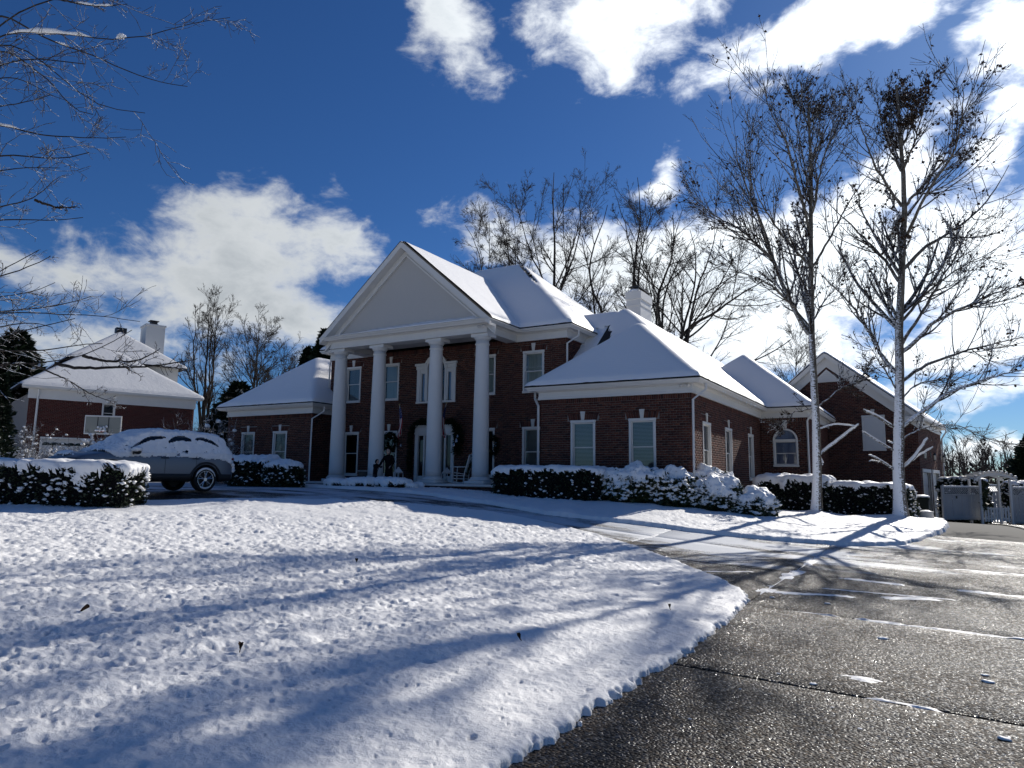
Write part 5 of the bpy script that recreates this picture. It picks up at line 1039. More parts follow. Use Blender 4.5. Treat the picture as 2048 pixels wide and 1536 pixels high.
# ------------------------------------------------------------------ hedges and shrubs
def sgn(v, e): return np.sign(v)*np.abs(v)**e
def shrub(name, label, cat, c, size, rot=0., e=.35, seed=0, leafn=5000, leaf=.05, cover=.55, T=.07, lumps=120, lump=.05, mat='leaf', rough=.12, group=None, hang=.25, lumpside=None):
    """clipped or loose evergreen: leaf shell on a rounded body, snow cap on top, clots of snow on its sides"""
    rng = np.random.default_rng(seed); a, b_, h = size; cx, cy = c; z0 = tz(cx, cy)-.05; root = thing(name, (cx, cy, z0), label, cat, group); ca, sa = math.cos(rot), math.sin(rot)
    pw = 2/e
    def surf(th, ph, off=0.):             # th round the plan, ph 0 top .. pi bottom; superellipsoid by true angle
        cu, su, cp, sp = np.cos(th), np.sin(th), np.cos(ph), np.sin(ph); r1 = (np.abs(cu)**pw+np.abs(su)**pw)**(-1/pw); r2 = (np.abs(cp)**pw+np.abs(sp)**pw)**(-1/pw)
        X_, Y_, Z_ = cu*r1*sp*r2, su*r1*sp*r2, cp*r2; x, y, z = X_*a, Y_*b_, Z_*h*.5+h*.5
        nx, ny, nz = np.sign(X_)*np.abs(X_)**(pw-1)/a, np.sign(Y_)*np.abs(Y_)**(pw-1)/b_, np.sign(Z_)*np.abs(Z_)**(pw-1)/(h*.5); l = np.sqrt(nx*nx+ny*ny+nz*nz)+1e-9; nx, ny, nz = nx/l, ny/l, nz/l
        d = rough*2*(fbm(x*2.6+seed, y*2.6, z*2.6, o=3, seed=seed)-.5)+off; x = x+nx*d; y = y+ny*d; z = z+nz*d; return np.stack([cx+x*ca-y*sa, cy+x*sa+y*ca, z0+z], -1), np.stack([nx*ca-ny*sa, nx*sa+ny*ca, nz], -1)
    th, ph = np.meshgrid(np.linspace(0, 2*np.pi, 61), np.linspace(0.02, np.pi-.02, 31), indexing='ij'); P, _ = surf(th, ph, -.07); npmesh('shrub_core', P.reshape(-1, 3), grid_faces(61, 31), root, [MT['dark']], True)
    gth, gph = np.meshgrid(np.linspace(0, 2*np.pi, 181), np.linspace(.01, np.pi-.01, 91), indexing='ij'); GP, _g = surf(gth, gph); e1 = GP[1:, :-1]-GP[:-1, :-1]; e2 = GP[:-1, 1:]-GP[:-1, :-1]; area = np.linalg.norm(np.cross(e1, e2), axis=2).ravel(); area = area/area.sum()
    def samp(n):                          # area-even samples of the shell
        k = rng.choice(len(area), n, p=area); i, j = k//90, k % 90; return surf((i+rng.random(n))*2*np.pi/180, .01+(j+rng.random(n))*(np.pi-.02)/90)
    P, Nn = samp(leafn); P = P-Nn*(rng.random(leafn)**1.5*.10)[:, None]+rng.normal(size=P.shape)*.012; d = Nn+rng.normal(size=P.shape)*.75; d /= np.linalg.norm(d, axis=1, keepdims=True); w = np.cross(d, rng.normal(size=P.shape)); w /= np.linalg.norm(w, axis=1, keepdims=True); s = (leaf*(.6+.8*rng.random(leafn)))[:, None]
    npmesh('foliage', np.stack([P-d*s*.3, P+w*s*.42+d*s*.25, P+d*s, P-w*s*.42+d*s*.25], 1).reshape(-1, 3), np.arange(leafn*4).reshape(-1, 4), root, [MT[mat]], False, 'stuff')
    nt, npz = (420 if a > 3 else 190), 70; th, ph = np.meshgrid(np.linspace(0, 2*np.pi, nt), np.linspace(0.005, np.pi*.72, npz), indexing='ij'); P, Nn = surf(th, ph); top = Nn[..., 2]; q = P.reshape(-1, 3)
    n1 = fbm(q[:, 0]*3.2, q[:, 1]*3.2, q[:, 2]*3.2, o=4, seed=seed+9).reshape(th.shape); n2 = fbm(q[:, 0]*9, q[:, 1]*9, q[:, 2]*9, o=3, seed=seed+11).reshape(th.shape)
    hz = (P[..., 2]-z0)/h; m = top*.9+(hz-1)*1.1/hang*.35+(n1-.5)*2.4*hang*2.2+(n2-.5)*.9-(.72-cover); m = np.where((top > .55) & (hz > .82), np.maximum(m, .12+(n1-.40)*1.4), m); th_ = T*np.sqrt(np.clip(m/.35, 0, 1))*(.55+.9*n1)
    S = P+Nn*(th_*.6-.01)[..., None]; S[..., 2] += th_*.75; keep = (m > -.04).ravel(); F = grid_faces(nt, npz)[:, ::-1]; F = F[keep[F].all(1)]
    if len(F): V, F = compact(S.reshape(-1, 3), F); npmesh('snow_cap', V, F, root, [MT['snow']], True)
    if lumps:
        P, Nn = samp(lumps*3); ok = (Nn[:, 2] > -.55); P, Nn = P[ok][:lumps], Nn[ok][:lumps]; n = len(P); u, v = np.meshgrid(np.linspace(0, 2*np.pi, 7)[:-1], np.linspace(.15, np.pi-.15, 4), indexing='ij'); ring = np.stack([np.sin(v)*np.cos(u), np.sin(v)*np.sin(u), np.cos(v)*.7], -1).reshape(-1, 3)
        r = lump*(.35+1.1*rng.random(n)**2); V = P[:, None]+Nn[:, None]*.01+ring[None]*r[:, None, None]*(1+.35*rng.normal(size=(n, len(ring), 1)))*np.array([1.15, 1.15, .8]); f = []
        for i in range(6):
            for j in range(3): f.append((i*4+j, i*4+j+1, ((i+1) % 6)*4+j+1, ((i+1) % 6)*4+j))
        f = np.array(f); F = (f[None]+(np.arange(n)*24)[:, None, None]).reshape(-1, 4); npmesh('snow_clots', V.reshape(-1, 3), F, root, [MT['snow']], True, 'stuff')
    return root
def pt(u, v, D): p = at(u, v, D); return p[0], p[1]
hl = pt(262, 990, 16.6); hr = pt(-200, 985, 17.6); hc = ((hl[0]+hr[0])/2, (hl[1]+hr[1])/2); hlen = math.hypot(hl[0]-hr[0], hl[1]-hr[1])
shrub('clipped_hedge', 'long clipped hedge under thick snow in front of the parked car', 'hedge', hc, (hlen/2+.15, .55, .98), math.atan2(hl[1]-hr[1], hl[0]-hr[0]), .22, 91, 16000, .045, .58, .13, 900, .042, hang=.42, rough=.07)
shrub('clipped_hedge', 'clipped boxy hedge with snow top below the right wing windows', 'hedge', (-10.9, 21.0), (2.0, .62, 1.02), 0, .25, 92, 9000, .05, .56, .12, 260, .04, hang=.34, rough=.07)
shrub('clipped_hedge', 'clipped hedge with snow top between the two bare trees', 'hedge', pt(1715, 1036, 25.0), (1.75, .65, 1.22), -.18, .25, 93, 9000, .05, .50, .09, 520, .035, hang=.26, rough=.08)
shrub('clipped_hedge', 'clipped hedge heaped with snow left of the slimmer bare tree', 'hedge', pt(1590, 1030, 26.3), (1.35, .8, 1.28), -.1, .3, 94, 8000, .05, .66, .16, 420, .035, hang=.40, rough=.08)
shrub('evergreen_bush', 'small snowy evergreen bush beside the dark bin', 'bush', pt(1819, 1040, 24.6), (.26, .32, 1.15), 0, .7, 95, 2600, .06, .62, .12, 150, .05, 'laurel', hang=.5, rough=.2)
shrub('rounded_bush', 'larger rounded bush with snow top below the left wing windows', 'bush', pt(505, 972, 27.6), (1.15, .8, 1.15), 0, .55, 96, 6000, .06, .50, .10, 260, .045, hang=.25, rough=.14)
shrub('rounded_bush', 'lower rounded bush with snow top by the left wing downspout', 'bush', pt(567, 972, 26.6), (.72, .65, .95), 0, .6, 97, 4500, .06, .50, .10, 160, .045, hang=.25, rough=.12)
# the loose, snow laden shrubs at the corner of the right wing
for i, (u, v, D, s, ro, cov, lab) in enumerate(((1262, 1012, 22.2, (.98, .75, 1.18), .0, .80, 'snow buried loose shrub under the second wing window'), (1345, 1020, 21.9, (.85, .75, 1.12), .3, .44, 'green leafy shrub flecked with snow at the wing corner'),
        (1432, 1024, 21.6, (.85, .7, .98), .1, .70, 'drooping shrub half buried in snow below the side windows'), (1500, 1030, 21.3, (.72, .6, .72), -.3, .84, 'lowest snow smothered shrub at the right end of the row'), (1410, 1005, 22.7, (1.0, .6, 1.25), .2, .36, 'taller leafy shrub against the side wall of the wing'))):
    shrub('snowy_shrub', lab, 'shrub', pt(u, v, D), s, ro, .95, 110+i, 8000, .095, cov-.16, .11, 800, .06, 'laurel', .30, 'loose shrubs at the wing corner', hang=.75)
# low snowed-over edging in front of the porch
for i, (u0, u1, v, D, h, lab) in enumerate(((650, 705, 978, 26.6, .26, 'leftmost snow covered low bush before the first column'), (700, 750, 976, 26.3, .32, 'middle snow covered low bush before the porch'), (748, 822, 976, 26.0, .36, 'long snow covered low bush before the two people'), (815, 836, 978, 26.0, .2, 'smallest snow covered low bush at the end of the row'))):
    x0, y0 = pt(u0, v, D); x1, y1 = pt(u1, v, D); shrub('low_bush', lab, 'bush', ((x0+x1)/2, (y0+y1)/2), (abs(x1-x0)/2+.12, .42, h), 0, .6, 130+i, 1500, .06, .82, .12, 60, .04, 'leaf', .08, 'low bushes before the porch', hang=.55)
def twiggy(label, base, H, W, seed, n=26, snow=120, r=.012, mat='whitebark', leaf=0, up=.05, ang=0.5):
    rng = np.random.default_rng(seed); base = np.array(base, float); root = thing('leafless_shrub', base, label, 'shrub', 'bare shrubs by the neighbouring house'); d = rng.normal(size=(n, 3)); d[:, 2] = np.abs(d[:, 2])+1.0/ang*.5; d /= np.linalg.norm(d, axis=1, keepdims=True); P = np.zeros((n, 9, 3)); P[:, 0] = base+rng.normal(size=(n, 3))*[W*.12, W*.12, 0]
    L = H*(.65+.45*rng.random(n))
    for k in range(1, 9): d = d+rng.normal(size=(n, 3))*.10+[0, 0, up]; d /= np.linalg.norm(d, axis=1, keepdims=True); P[:, k] = P[:, k-1]+d*(L/8)[:, None]
    R = np.maximum(r*np.linspace(1, .4, 9)[None].repeat(n, 0), .006); A, B = spawn(P, R, 7, .25, 1, .32, 40, 5, .03, .15, rng, .006, .4); A2, B2 = spawn(A, B, 4, .2, 1, .5, 45, 3, .02, .15, rng, .005, .3); npmesh('stems', *join([tubes(P, R, 5), tubes(A, B, 4), tubes(A2, B2, 3)]), root, [MT[mat]], True, 'stuff')
    if snow:
        b = MB(); i = rng.integers(0, len(A), snow); q = lerp_path(A[i], rng.random(snow))
        for c in q: s = W*.03*(.5+rng.random()); b.blob(c+[0, 0, s*.3], (s, s, s*.7), 1, .3, 6, 4)
        b.build('snow_clots', [MT['snow']], root, True, 'stuff')
    if leaf: npmesh('leaves', *leaves(A, leaf, .09, rng), root, [MT['deadleaf']], False, 'stuff')
    return root
def gp(u, D): p = at(u, 930, D); return (p[0], p[1], tz(p[0], p[1])-.05)
twiggy('bare shrub with clots of snow and brown leaves below the backboard', gp(185, 33), 2.2, 2.6, 141, 30, 170, .012, leaf=260); twiggy('pale stemmed shrub before the white garage door', gp(168, 30), 1.5, 1.6, 142, 40, 40, .01, ang=.4)
twiggy('upright bare sticks with snow on them behind the car roof', gp(272, 34), 2.5, 2.2, 143, 26, 40, .018, ang=.3); twiggy('snow crusted shrub tangle left of the left wing', gp(428, 33), 3.1, 3.2, 144, 60, 60, .018, ang=.9, up=-.02); twiggy('snow dotted bare shrub by the neighbouring downspout', gp(55, 34), 2.6, 1.8, 145, 30, 110, .012); twiggy('dark thin shrub in the gap beside the neighbouring wall', gp(395, 44), 3.2, 3.0, 146, 40, 30, .014, ang=.6)
# ------------------------------------------------------------------ neighbouring house
NA = math.radians(17.8); NU = np.array([math.sin(NA), math.cos(NA), 0.]); NN = np.array([math.cos(NA), -math.sin(NA), 0.])
P0 = at(220, 900, 45.0)
def nb(u, v, b=0.):                       # photo pixel onto a plane b metres behind the neighbour's wall
    d = at(u, v, 1.0)-EYE; q = P0-NN*b; return EYE+d*(((q-EYE)@NN)/(d@NN))
NO = nb(52, 850); NO[2] = 0; LW = float((nb(386, 850)-NO)@NU)
def na(u, v=850, b=0.): return float((nb(u, v, b)-NO)@NU)
neigh = thing('neighbouring_house', (NO[0], NO[1], tz(NO[0], NO[1])), 'neighbouring red brick house with pale snow covered roofs behind the parked car', 'house')
EZN = nb(225, 783, -.4)[2]; gw = (na(88), na(186)); ww = (na(201), na(228)); wz = (nb(214, 848)[2], nb(214, 806)[2]); gz1 = nb(130, 879)[2]
wall(NO, NU, NN, LW, .9, EZN-.45, [dict(u0=gw[0], u1=gw[1], z0=.9, z1=gz1), dict(u0=ww[0], u1=ww[1], z0=wz[0], z1=wz[1])], soldier=False, parent=neigh, brick='brickred')
wall(NO, -NN, -NU, 8, .9, EZN-.45, soldier=False, parent=neigh, bricks=False)
window(NO, NU, NN, ww[0], ww[1], wz[0], wz[1], 'none', neigh, key=False)
b = MB(NO, NU, NN); b.box(gw[0], gw[1], -.22, -.14, .9, gz1)
for j in range(6):
    w_ = (gw[1]-gw[0])/6
    for k in range(3): b.bbox(gw[0]+j*w_+.08, gw[0]+(j+1)*w_-.08, -.14, -.12, 1.0+k*.62, 1.52+k*.62, .015)
gd = b.build('garage_door', [MT['white']], neigh)
for j in range(6):
    b = MB(NO, NU, NN); c = gw[0]+(j+.5)*w_; r = .26; z = gz1-.38; b.add([b.p(c+r*math.cos(math.pi*i/10), -.11, z+r*.7*math.sin(math.pi*i/10)) for i in range(11)], [tuple(range(11))]); b.build('pane', [MT['carglass']], gd)
b = MB(NO, NU, NN); b.bbox(gw[0]-.14, gw[0], -.1, .03, .9, gz1+.12, .01); b.bbox(gw[1], gw[1]+.14, -.1, .03, .9, gz1+.12, .01); b.bbox(gw[0], gw[1], -.1, .03, gz1, gz1+.12, .01); b.build('garage_door_case', [MT['trim']], neigh)
b = MB(NO, NU, NN); b.box(-.06, LW+.06, 0, .07, EZN-.75, EZN-.12); b.box(-.4, LW+.4, .07, .40, EZN-.16, EZN-.12); b.bbox(-.45, LW+.45, .34, .47, EZN-.12, EZN+.04, .02); b.build('gutter', [MT['trim']], neigh)
b = MB(NO, NU, NN); b.tube([b.p(.45, .3, EZN-.2), b.p(.45, .1, EZN-.6), b.p(.42, .08, 1.5), b.p(.2, .3, 1.1)], .06, 4); b.build('downspout', [MT['white']], neigh)
b = MB(NO, NU, NN); b.bbox(na(66), na(76), 0, .16, nb(70, 916)[2], nb(70, 899)[2], .02); b.bbox(na(79), na(84), 0, .1, nb(70, 918)[2], nb(70, 912)[2], .02); b.build('meter_box', [MT['stone']], neigh)
MN = (np.stack([NU, -NN, [0, 0, 1]], 1), np.array([NO[0], NO[1], 0.]))
apx = na(236, 695, 4.0); zA = nb(236, 697, 4.4)[2]
roof(-.6, LW+.55, -.42, 12, EZN, .70, 'flr', res=.14, seed=31, M4=MN, par=neigh, T=.13, mat='shadedsnow')
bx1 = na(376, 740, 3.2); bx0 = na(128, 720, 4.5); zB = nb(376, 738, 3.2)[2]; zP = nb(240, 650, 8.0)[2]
roof(bx0, bx1, 3.2, 3.2+2*(zP-zB)/.72, zB, .72, 'flrb', res=.14, seed=32, M4=MN, par=neigh, T=.13, mat='shadedsnow')
b = MB(MN[1], NU, NN); b.box(bx0+.5, bx1-.5, -12, -3.8, EZN-.5, zB); b.build('wall', [MT['trim']], neigh)
b = MB(MN[1], NU, NN); b.box(.2, LW-.2, -14, -.6, .5, EZN-.3); b.build('light_cores', [MT['dark']], neigh)  # unseen core added inside the neighbour's walls to block light
b = MB(MN[1], NU, NN); c0, c1 = na(291, 680, 7.), na(329, 680, 7.); zc = nb(310, 649, 7.)[2]; b.box(c0, c1, -8.6, -7.0, EZN, zc-.15); b.box(c0-.06, c1+.06, -8.66, -6.94, zc-.15, zc); ch = b.build('chimney', [MT['white']], neigh)
b = MB(MN[1], NU, NN); m = (c0+c1)/2; b.box(m-.28, m+.28, -8.1, -7.5, zc, zc+.14); b.box(m-.22, m+.22, -8.05, -7.55, zc+.14, zc+.34); b.box(m-.32, m+.32, -8.15, -7.45, zc+.34, zc+.40); b.build('chimney_cap', [MT['black']], ch)
b = MB(MN[1], NU, NN); a0 = na(244, 655, 7.0); b.box(a0-.35, a0+.35, -7.6, -7.0, zP-.75, zP-.38); b.build('roof_vent', [MT['black']], neigh)

# ------------------------------------------------------------------ basketball hoop
hb = at(206, 850, 40.0); g0 = tz(hb[0], hb[1]); hoop = thing('basketball_hoop', (hb[0], hb[1], g0), 'clear backboard basketball hoop with snow on the rim before the brick wall', 'basketball hoop')
HU = np.array([math.cos(YAW-.25), -math.sin(YAW-.25), 0]); HN = np.array([-math.sin(YAW-.25), -math.cos(YAW-.25), 0]); HO = np.array([hb[0], hb[1], 0.])
bz0, bz1 = hb[2]-.52, hb[2]+.52
b = MB(HO, HU, HN); b.box(-.93, .93, -.02, .0, bz0, bz1); b.build('backboard', [simple('smoked_acrylic', (.24, .235, .20), .25)], hoop)
b = MB(HO, HU, HN); f = .055; b.bbox(-.95, .95, -.04, .02, bz1-f, bz1+.02, .01); b.bbox(-.95, .95, -.04, .02, bz0-.02, bz0+f, .01); b.bbox(-.95, -.95+f, -.04, .02, bz0+f, bz1-f, .01); b.bbox(.95-f, .95, -.04, .02, bz0+f, bz1-f, .01); b.build('frame', [MT['white']], hoop)
b = MB(HO, HU, HN)
for u in (-.28, .28): b.box(u-.02, u+.02, .003, .012, bz0+.1, bz1-.06)
b.box(-.26, .26, .003, .012, bz0+.12, bz0+.16); b.tube([b.p(0, -.05, bz0+.3), b.p(0, -.9, bz0-.2), b.p(0, -1.0, g0)], .07, 10); b.build('pole', [MT['black']], hoop)
b = MB(HO, HU, HN); b.tube([b.p(.23*math.cos(a), .36+.23*math.sin(a), bz0+.14) for a in np.linspace(0, 6.283, 25)], .012, 6); b.box(-.06, .06, .01, .14, bz0+.1, bz0+.16); b.build('rim', [MT['redlight']], hoop)
b = MB(HO, HU, HN)
for i in range(9): a = i*.7; b.blob(b.p(.23*math.cos(a), .36+.23*math.sin(a), bz0+.18), (.07, .07, .05), i, .3)
for u, z in ((-.24, .30), (-.1, .26), (.05, .3), (.2, .36), (.12, .2)): b.blob(b.p(u, .03, bz0+z+.08), (.12, .04, .07), int(u*50+9), .4)
b.build('rim_snow', [MT['snow']], hoop, True)

# ------------------------------------------------------------------ parked car
def car():
    c0 = at(405, 985, 20.6); A = math.radians(-176); fx = np.array([math.sin(A), math.cos(A), 0]); lf = np.array([-fx[1], fx[0], 0])      # forward, left
    O = np.array([c0[0], c0[1], 0])-lf*.80; O[2] = tz(O[0], O[1])+.01; root = thing('parked_car', O, 'grey suv blanketed in snow parked behind the clipped hedge', 'car')
    W3 = lambda p: O+np.outer(p[:, 0], fx)+np.outer(p[:, 1], lf)+np.outer(p[:, 2], [0, 0, 1.])
    ST = np.array([(-.95, .78, .44, .92, .96, .68), (-.90, .86, .36, 1.04, 1.10, .72), (-.72, .90, .34, 1.09, 1.45, .66), (-.55, .91, .33, 1.10, 1.60, .64), (-.2, .915, .32, 1.095, 1.655, .64), (.4, .92, .32, 1.08, 1.68, .645), (1.2, .92, .32, 1.06, 1.68, .65), (1.7, .92, .32, 1.045, 1.64, .65),
        (2.1, .92, .32, 1.035, 1.46, .66), (2.45, .92, .32, 1.025, 1.22, .72), (2.72, .915, .32, 1.02, 1.07, .80), (3.1, .91, .33, .99, 1.03, .80), (3.45, .89, .36, .92, .97, .76), (3.62, .84, .36, .83, .88, .70), (3.72, .74, .42, .70, .74, .60)])
    xs = np.linspace(-.95, 3.72, 110); S = np.stack([np.interp(xs, ST[:, 0], ST[:, i]) for i in range(1, 6)], 1); k = np.array([.25, .5, .25])
    for _ in range(3): S[1:-1] = S[:-2]*k[0]+S[1:-1]*k[1]+S[2:]*k[2]
    def arch(x, r=.425): 
        z = np.zeros_like(x)
        for ax in (0., 2.70): z = np.maximum(z, np.where(np.abs(x-ax) < r, .36+np.sqrt(np.clip(r*r-(x-ax)**2, 0, None)), 0))
        return z
    w, zl, zb, zr, wr = S.T; zl2 = np.maximum(zl, arch(xs)); zc = np.maximum(zl2+.005, np.where(arch(xs) > 0, zl2+.01, .50))
    half = [(w*.80, zl2), (w*.97, zl2+.003), (w*.99, np.maximum(zc, zl2+.006)), (w, np.maximum(.72, zl2+.01)), (w*.995, np.maximum(.90, zl2+.015)), (w*.975, zb), (w*.965, zb+.015)]
    for t in (.33, .66, .93): half.append((w*.955*(1-t)+wr*t+.02*np.sin(np.pi*t), (zb+.015)*(1-t)+zr*t))
    half += [(wr*.90, zr+.012), (wr*.6, zr+.035), (wr*.3, zr+.045), (wr*0, zr+.05)]
    Yh = np.array([h[0] for h in half]); Zh = np.array([h[1]+0*xs for h in half]); prof = np.concatenate([np.stack([Yh, Zh], 2), np.stack([-Yh[:-1], Zh[:-1]], 2)[::-1]]); nP = len(prof); P = np.zeros((len(xs), nP, 3)); P[..., 0] = xs[:, None]; P[..., 1] = prof[..., 0].T; P[..., 2] = prof[..., 1].T
    F = grid_faces(len(xs), nP); caps = [list(range(nP)), list(range((len(xs)-1)*nP+nP-1, (len(xs)-1)*nP-1, -1))]
    body = npmesh('body', W3(P.reshape(-1, 3)), [list(f) for f in F]+caps, root, [MT['carpaint']], True)
    # black cladding round sills and arches
    for s in (1, -1):
        i0 = np.where((xs > -.88) & (xs < 3.6))[0]; lo = P[i0, 1] if s > 0 else P[i0, nP-2]; Q = np.stack([lo*[1, 1, 1]+[0, s*-.10, -.04], lo+[0, s*.012, -.005], np.stack([xs[i0], s*(w[i0]*1.0+.012), np.maximum(.50, arch(xs[i0], .50)+.0)], 1), np.stack([xs[i0], s*(w[i0]-.01), np.maximum(.52, arch(xs[i0], .52))], 1)], 1)
        npmesh('cladding', W3(Q.reshape(-1, 3)), grid_faces(len(i0), 4), body, [MT['cladding']], True)
        def side(x, t, o=.008):
            i = np.interp(x, xs, np.arange(len(xs))); a = int(i); f_ = i-a; p = P[a]*(1-f_)+P[min(a+1, len(xs)-1)]*f_; q0, q1 = p[6], p[9]; r = q0*(1-t)+q1*t; return np.array([x, s*(r[1]+o+.012*math.sin(math.pi*t)), r[2]])
        for x0, x1, sl0, sl1 in ((1.30, 2.35, 0, .62), (.42, 1.22, 0, .0), (-.50, .34, .30, 0)):
            g = []
            for u in np.linspace(0, 1, 14):
                for t in np.linspace(.08, .86, 7): g.append(side((x0+sl0*(t))*(1-u)+(x1-sl1*t)*u, t))
            npmesh('side_window', W3(np.array(g)), grid_faces(14, 7), body, [MT['carglass']], True)
        for hx in (1.28, .36): b = MB(); q = W3(np.array([[hx-.11, s*.925, .955], [hx+.11, s*.925, .955]])); b.tube([q[0], q[1]], .017, 6); b.build('door_handle', [MT['black']], root)
        for dx in (1.26, .33): 
            q = W3(np.array([[dx, s*.923, z] for z in np.linspace(.53, 1.05, 8)])); b = MB(); b.tube(q, .004, 4); b.build('door_seam', [MT['black']], root)
        m = W3(np.array([[2.12, s*1.02, 1.10]]))[0]; b = MB(); b.blob(m, (.11, .11, .075), 3, .1, 14, 9); b.tube([m, W3(np.array([[2.18, s*.9, 1.04]]))[0]], .03, 6); mi = b.build('wing_mirror', [MT['black']], root, True); b = MB(); b.blob(m+[0, 0, .06], (.15, .14, .075), 8, .25, 12, 8); b.build('mirror_snow', [MT['snow']], mi, True)
        b = MB(); q = W3(np.array([[-.86, s*.82, .98]]))[0]; b.blob(q, (.09, .09, .05), 2, .05); b.build('tail_lamp', [MT['redlight']], root, True); b = MB(); q = W3(np.array([[3.52, s*.70, .84]]))[0]; b.blob(q, (.12, .12, .05), 2, .05); b.build('headlight', [MT['lampglass']], root, True)
        for ax in (0., 2.70):
            c = np.array([ax, s*.80, .36]); rings = lambda R_, y: W3(np.array([[c[0]+R_*math.cos(a), c[1]+s*y, c[2]+R_*math.sin(a)] for a in np.linspace(0, 2*np.pi, 33)[:-1]])); pr = [(.25, -.11), (.33, -.115), (.355, -.09), (.36, 0), (.355, .085), (.33, .108), (.255, .11), (.245, .06), (.245, -.05)]
            V = np.concatenate([rings(r, y) for r, y in pr]); n = 32; Fc = [(i*n+j, i*n+(j+1) % n, (i+1)*n+(j+1) % n, (i+1)*n+j) for i in range(len(pr)-1) for j in range(n)]; wl = npmesh('wheel', V, Fc, root, [MT['tyre']], True)
            b = MB(); cw = W3(c[None])[0]; rr = lambda R_, a, y: W3(np.array([[c[0]+R_*math.cos(a), c[1]+s*y, c[2]+R_*math.sin(a)]]))[0]
            for q in range(5):
                for da in (-.17, .17): a = q*2*math.pi/5+.3; b.tube([rr(.05, a+da*.5, .085), rr(.15, a+da*.8, .095), rr(.245, a+da*1.25, .10)], [.022, .018, .015], 6)
            b.tube([rr(.246, a, .10) for a in np.linspace(0, 6.2832, 33)], .013, 6); b.tube([rr(0, 0, .04), rr(0, 0, .105)], .05, 12); b.build('rim', [MT['rim']], wl)
            b = MB(); b.tube([rr(.0, 0, .0), rr(0, 0, .03)], .235, 24); b.build('brake_drum', [MT['black']], wl)
            if s > 0: b = MB(); b.tube([rr(.315, a, .095) for a in np.linspace(.1, 3.0, 20)], list(.035*np.sqrt(np.sin(np.linspace(.05, 3.09, 20)))), 6); b.tube([rr(.255, a, .10) for a in np.linspace(3.9, 5.5, 14)], list(.03*np.sqrt(np.sin(np.linspace(.05, 3.09, 14)))), 6); b.build('tyre_snow', [MT['snow']], wl, True)
    # snow blanket: shell grown from the body skin
    n1, n2 = 260, 200; xi = np.linspace(1.0, len(xs)-2.0, n1); pj = np.linspace(2, nP-3, n2); Sg = np.zeros((n1, n2, 3)); pi_ = np.minimum(pj.astype(int), nP-2); pf = pj-pi_
    for a in range(n1):
        i = int(xi[a]); f_ = xi[a]-i; row = P[i]*(1-f_)+P[min(i+1, len(xs)-1)]*f_; Sg[a] = row[pi_]*(1-pf)[:, None]+row[pi_+1]*pf[:, None]
    du = np.gradient(Sg, axis=0); dv = np.gradient(Sg, axis=1); Nn = np.cross(dv, du); Nn /= np.linalg.norm(Nn, axis=2, keepdims=True)+1e-9; Nn *= np.sign((Nn*(Sg-np.array([1.2, 0, .6]))).sum(2, keepdims=True))
    x, y, z = Sg[..., 0], Sg[..., 1], Sg[..., 2]; nz = fbm(x*2.2, y*2.2, z*2.2, o=4, seed=7); n3 = fbm(x*8, y*8, z*8, o=3, seed=9)
    lowz = np.interp(x, [-.95, -.6, 0, .8, 1.6, 2.2, 2.6, 2.9, 3.2, 3.72], [.80, .90, .965, .955, .95, .955, .93, 1.10, 1.045, .95]); m = (z-lowz)*7+(nz-.5)*.9+(n3-.5)*.5*(1-sstep(z-lowz, .06, .14))
    m = np.where(z > 1.25, np.maximum(m, .8), m); zb_ = np.interp(x, xs, zb); zr_ = np.interp(x, xs, zr); tw = (z-zb_)/(zr_-zb_+.02); hole = np.zeros_like(x)
    for xc, hw, tc, dt, bow in ((1.72, .50, .66, .075, -.34), (.80, .34, .70, .105, -.10), (-.05, .36, .69, .075, .28)):
        u = (x-xc)/hw; hole = np.maximum(hole, np.where((np.abs(u) < 1) & (np.abs(y) > .5), 1-np.abs(tw-(tc-.14*u*u+bow*u*.5))/(dt*np.sqrt(np.clip(1-u*u, .02, 1))), -1))
    m = np.minimum(m, np.where(hole > -.9, -hole*2.2+.15+(n3-.5)*.5, 9)); bare = (x > 2.95) & (x < 3.45) & (np.abs(y) > .45); m = np.where(bare, np.minimum(m, (nz-.55)*3), m)
    th = (.055+.05*sstep(Nn[..., 2], .2, .9)+.03*(nz-.5))*np.sqrt(np.clip(m/.5, 0, 1)); V = Sg+Nn*(th-.006)[..., None]; V[..., 2] += th*.25; keep = (m > -.02).ravel(); Fs = grid_faces(n1, n2); Fs = Fs[keep[Fs].all(1)]; V, Fs = compact(W3(V.reshape(-1, 3)), Fs); npmesh('snow_blanket', V, Fs, root, [MT['snow']], True)
    b = MB()
    for q, r in (((-.93, .80, .70), .07), ((-.92, .86, .62), .05), ((-.96, .6, .92), .09), ((-.9, .84, .80), .06)): b.blob(W3(np.array([q]))[0], (r, r, r*1.1), int(q[2]*90), .35)
    b.build('snow_clots', [MT['snow']], root, True)
car()

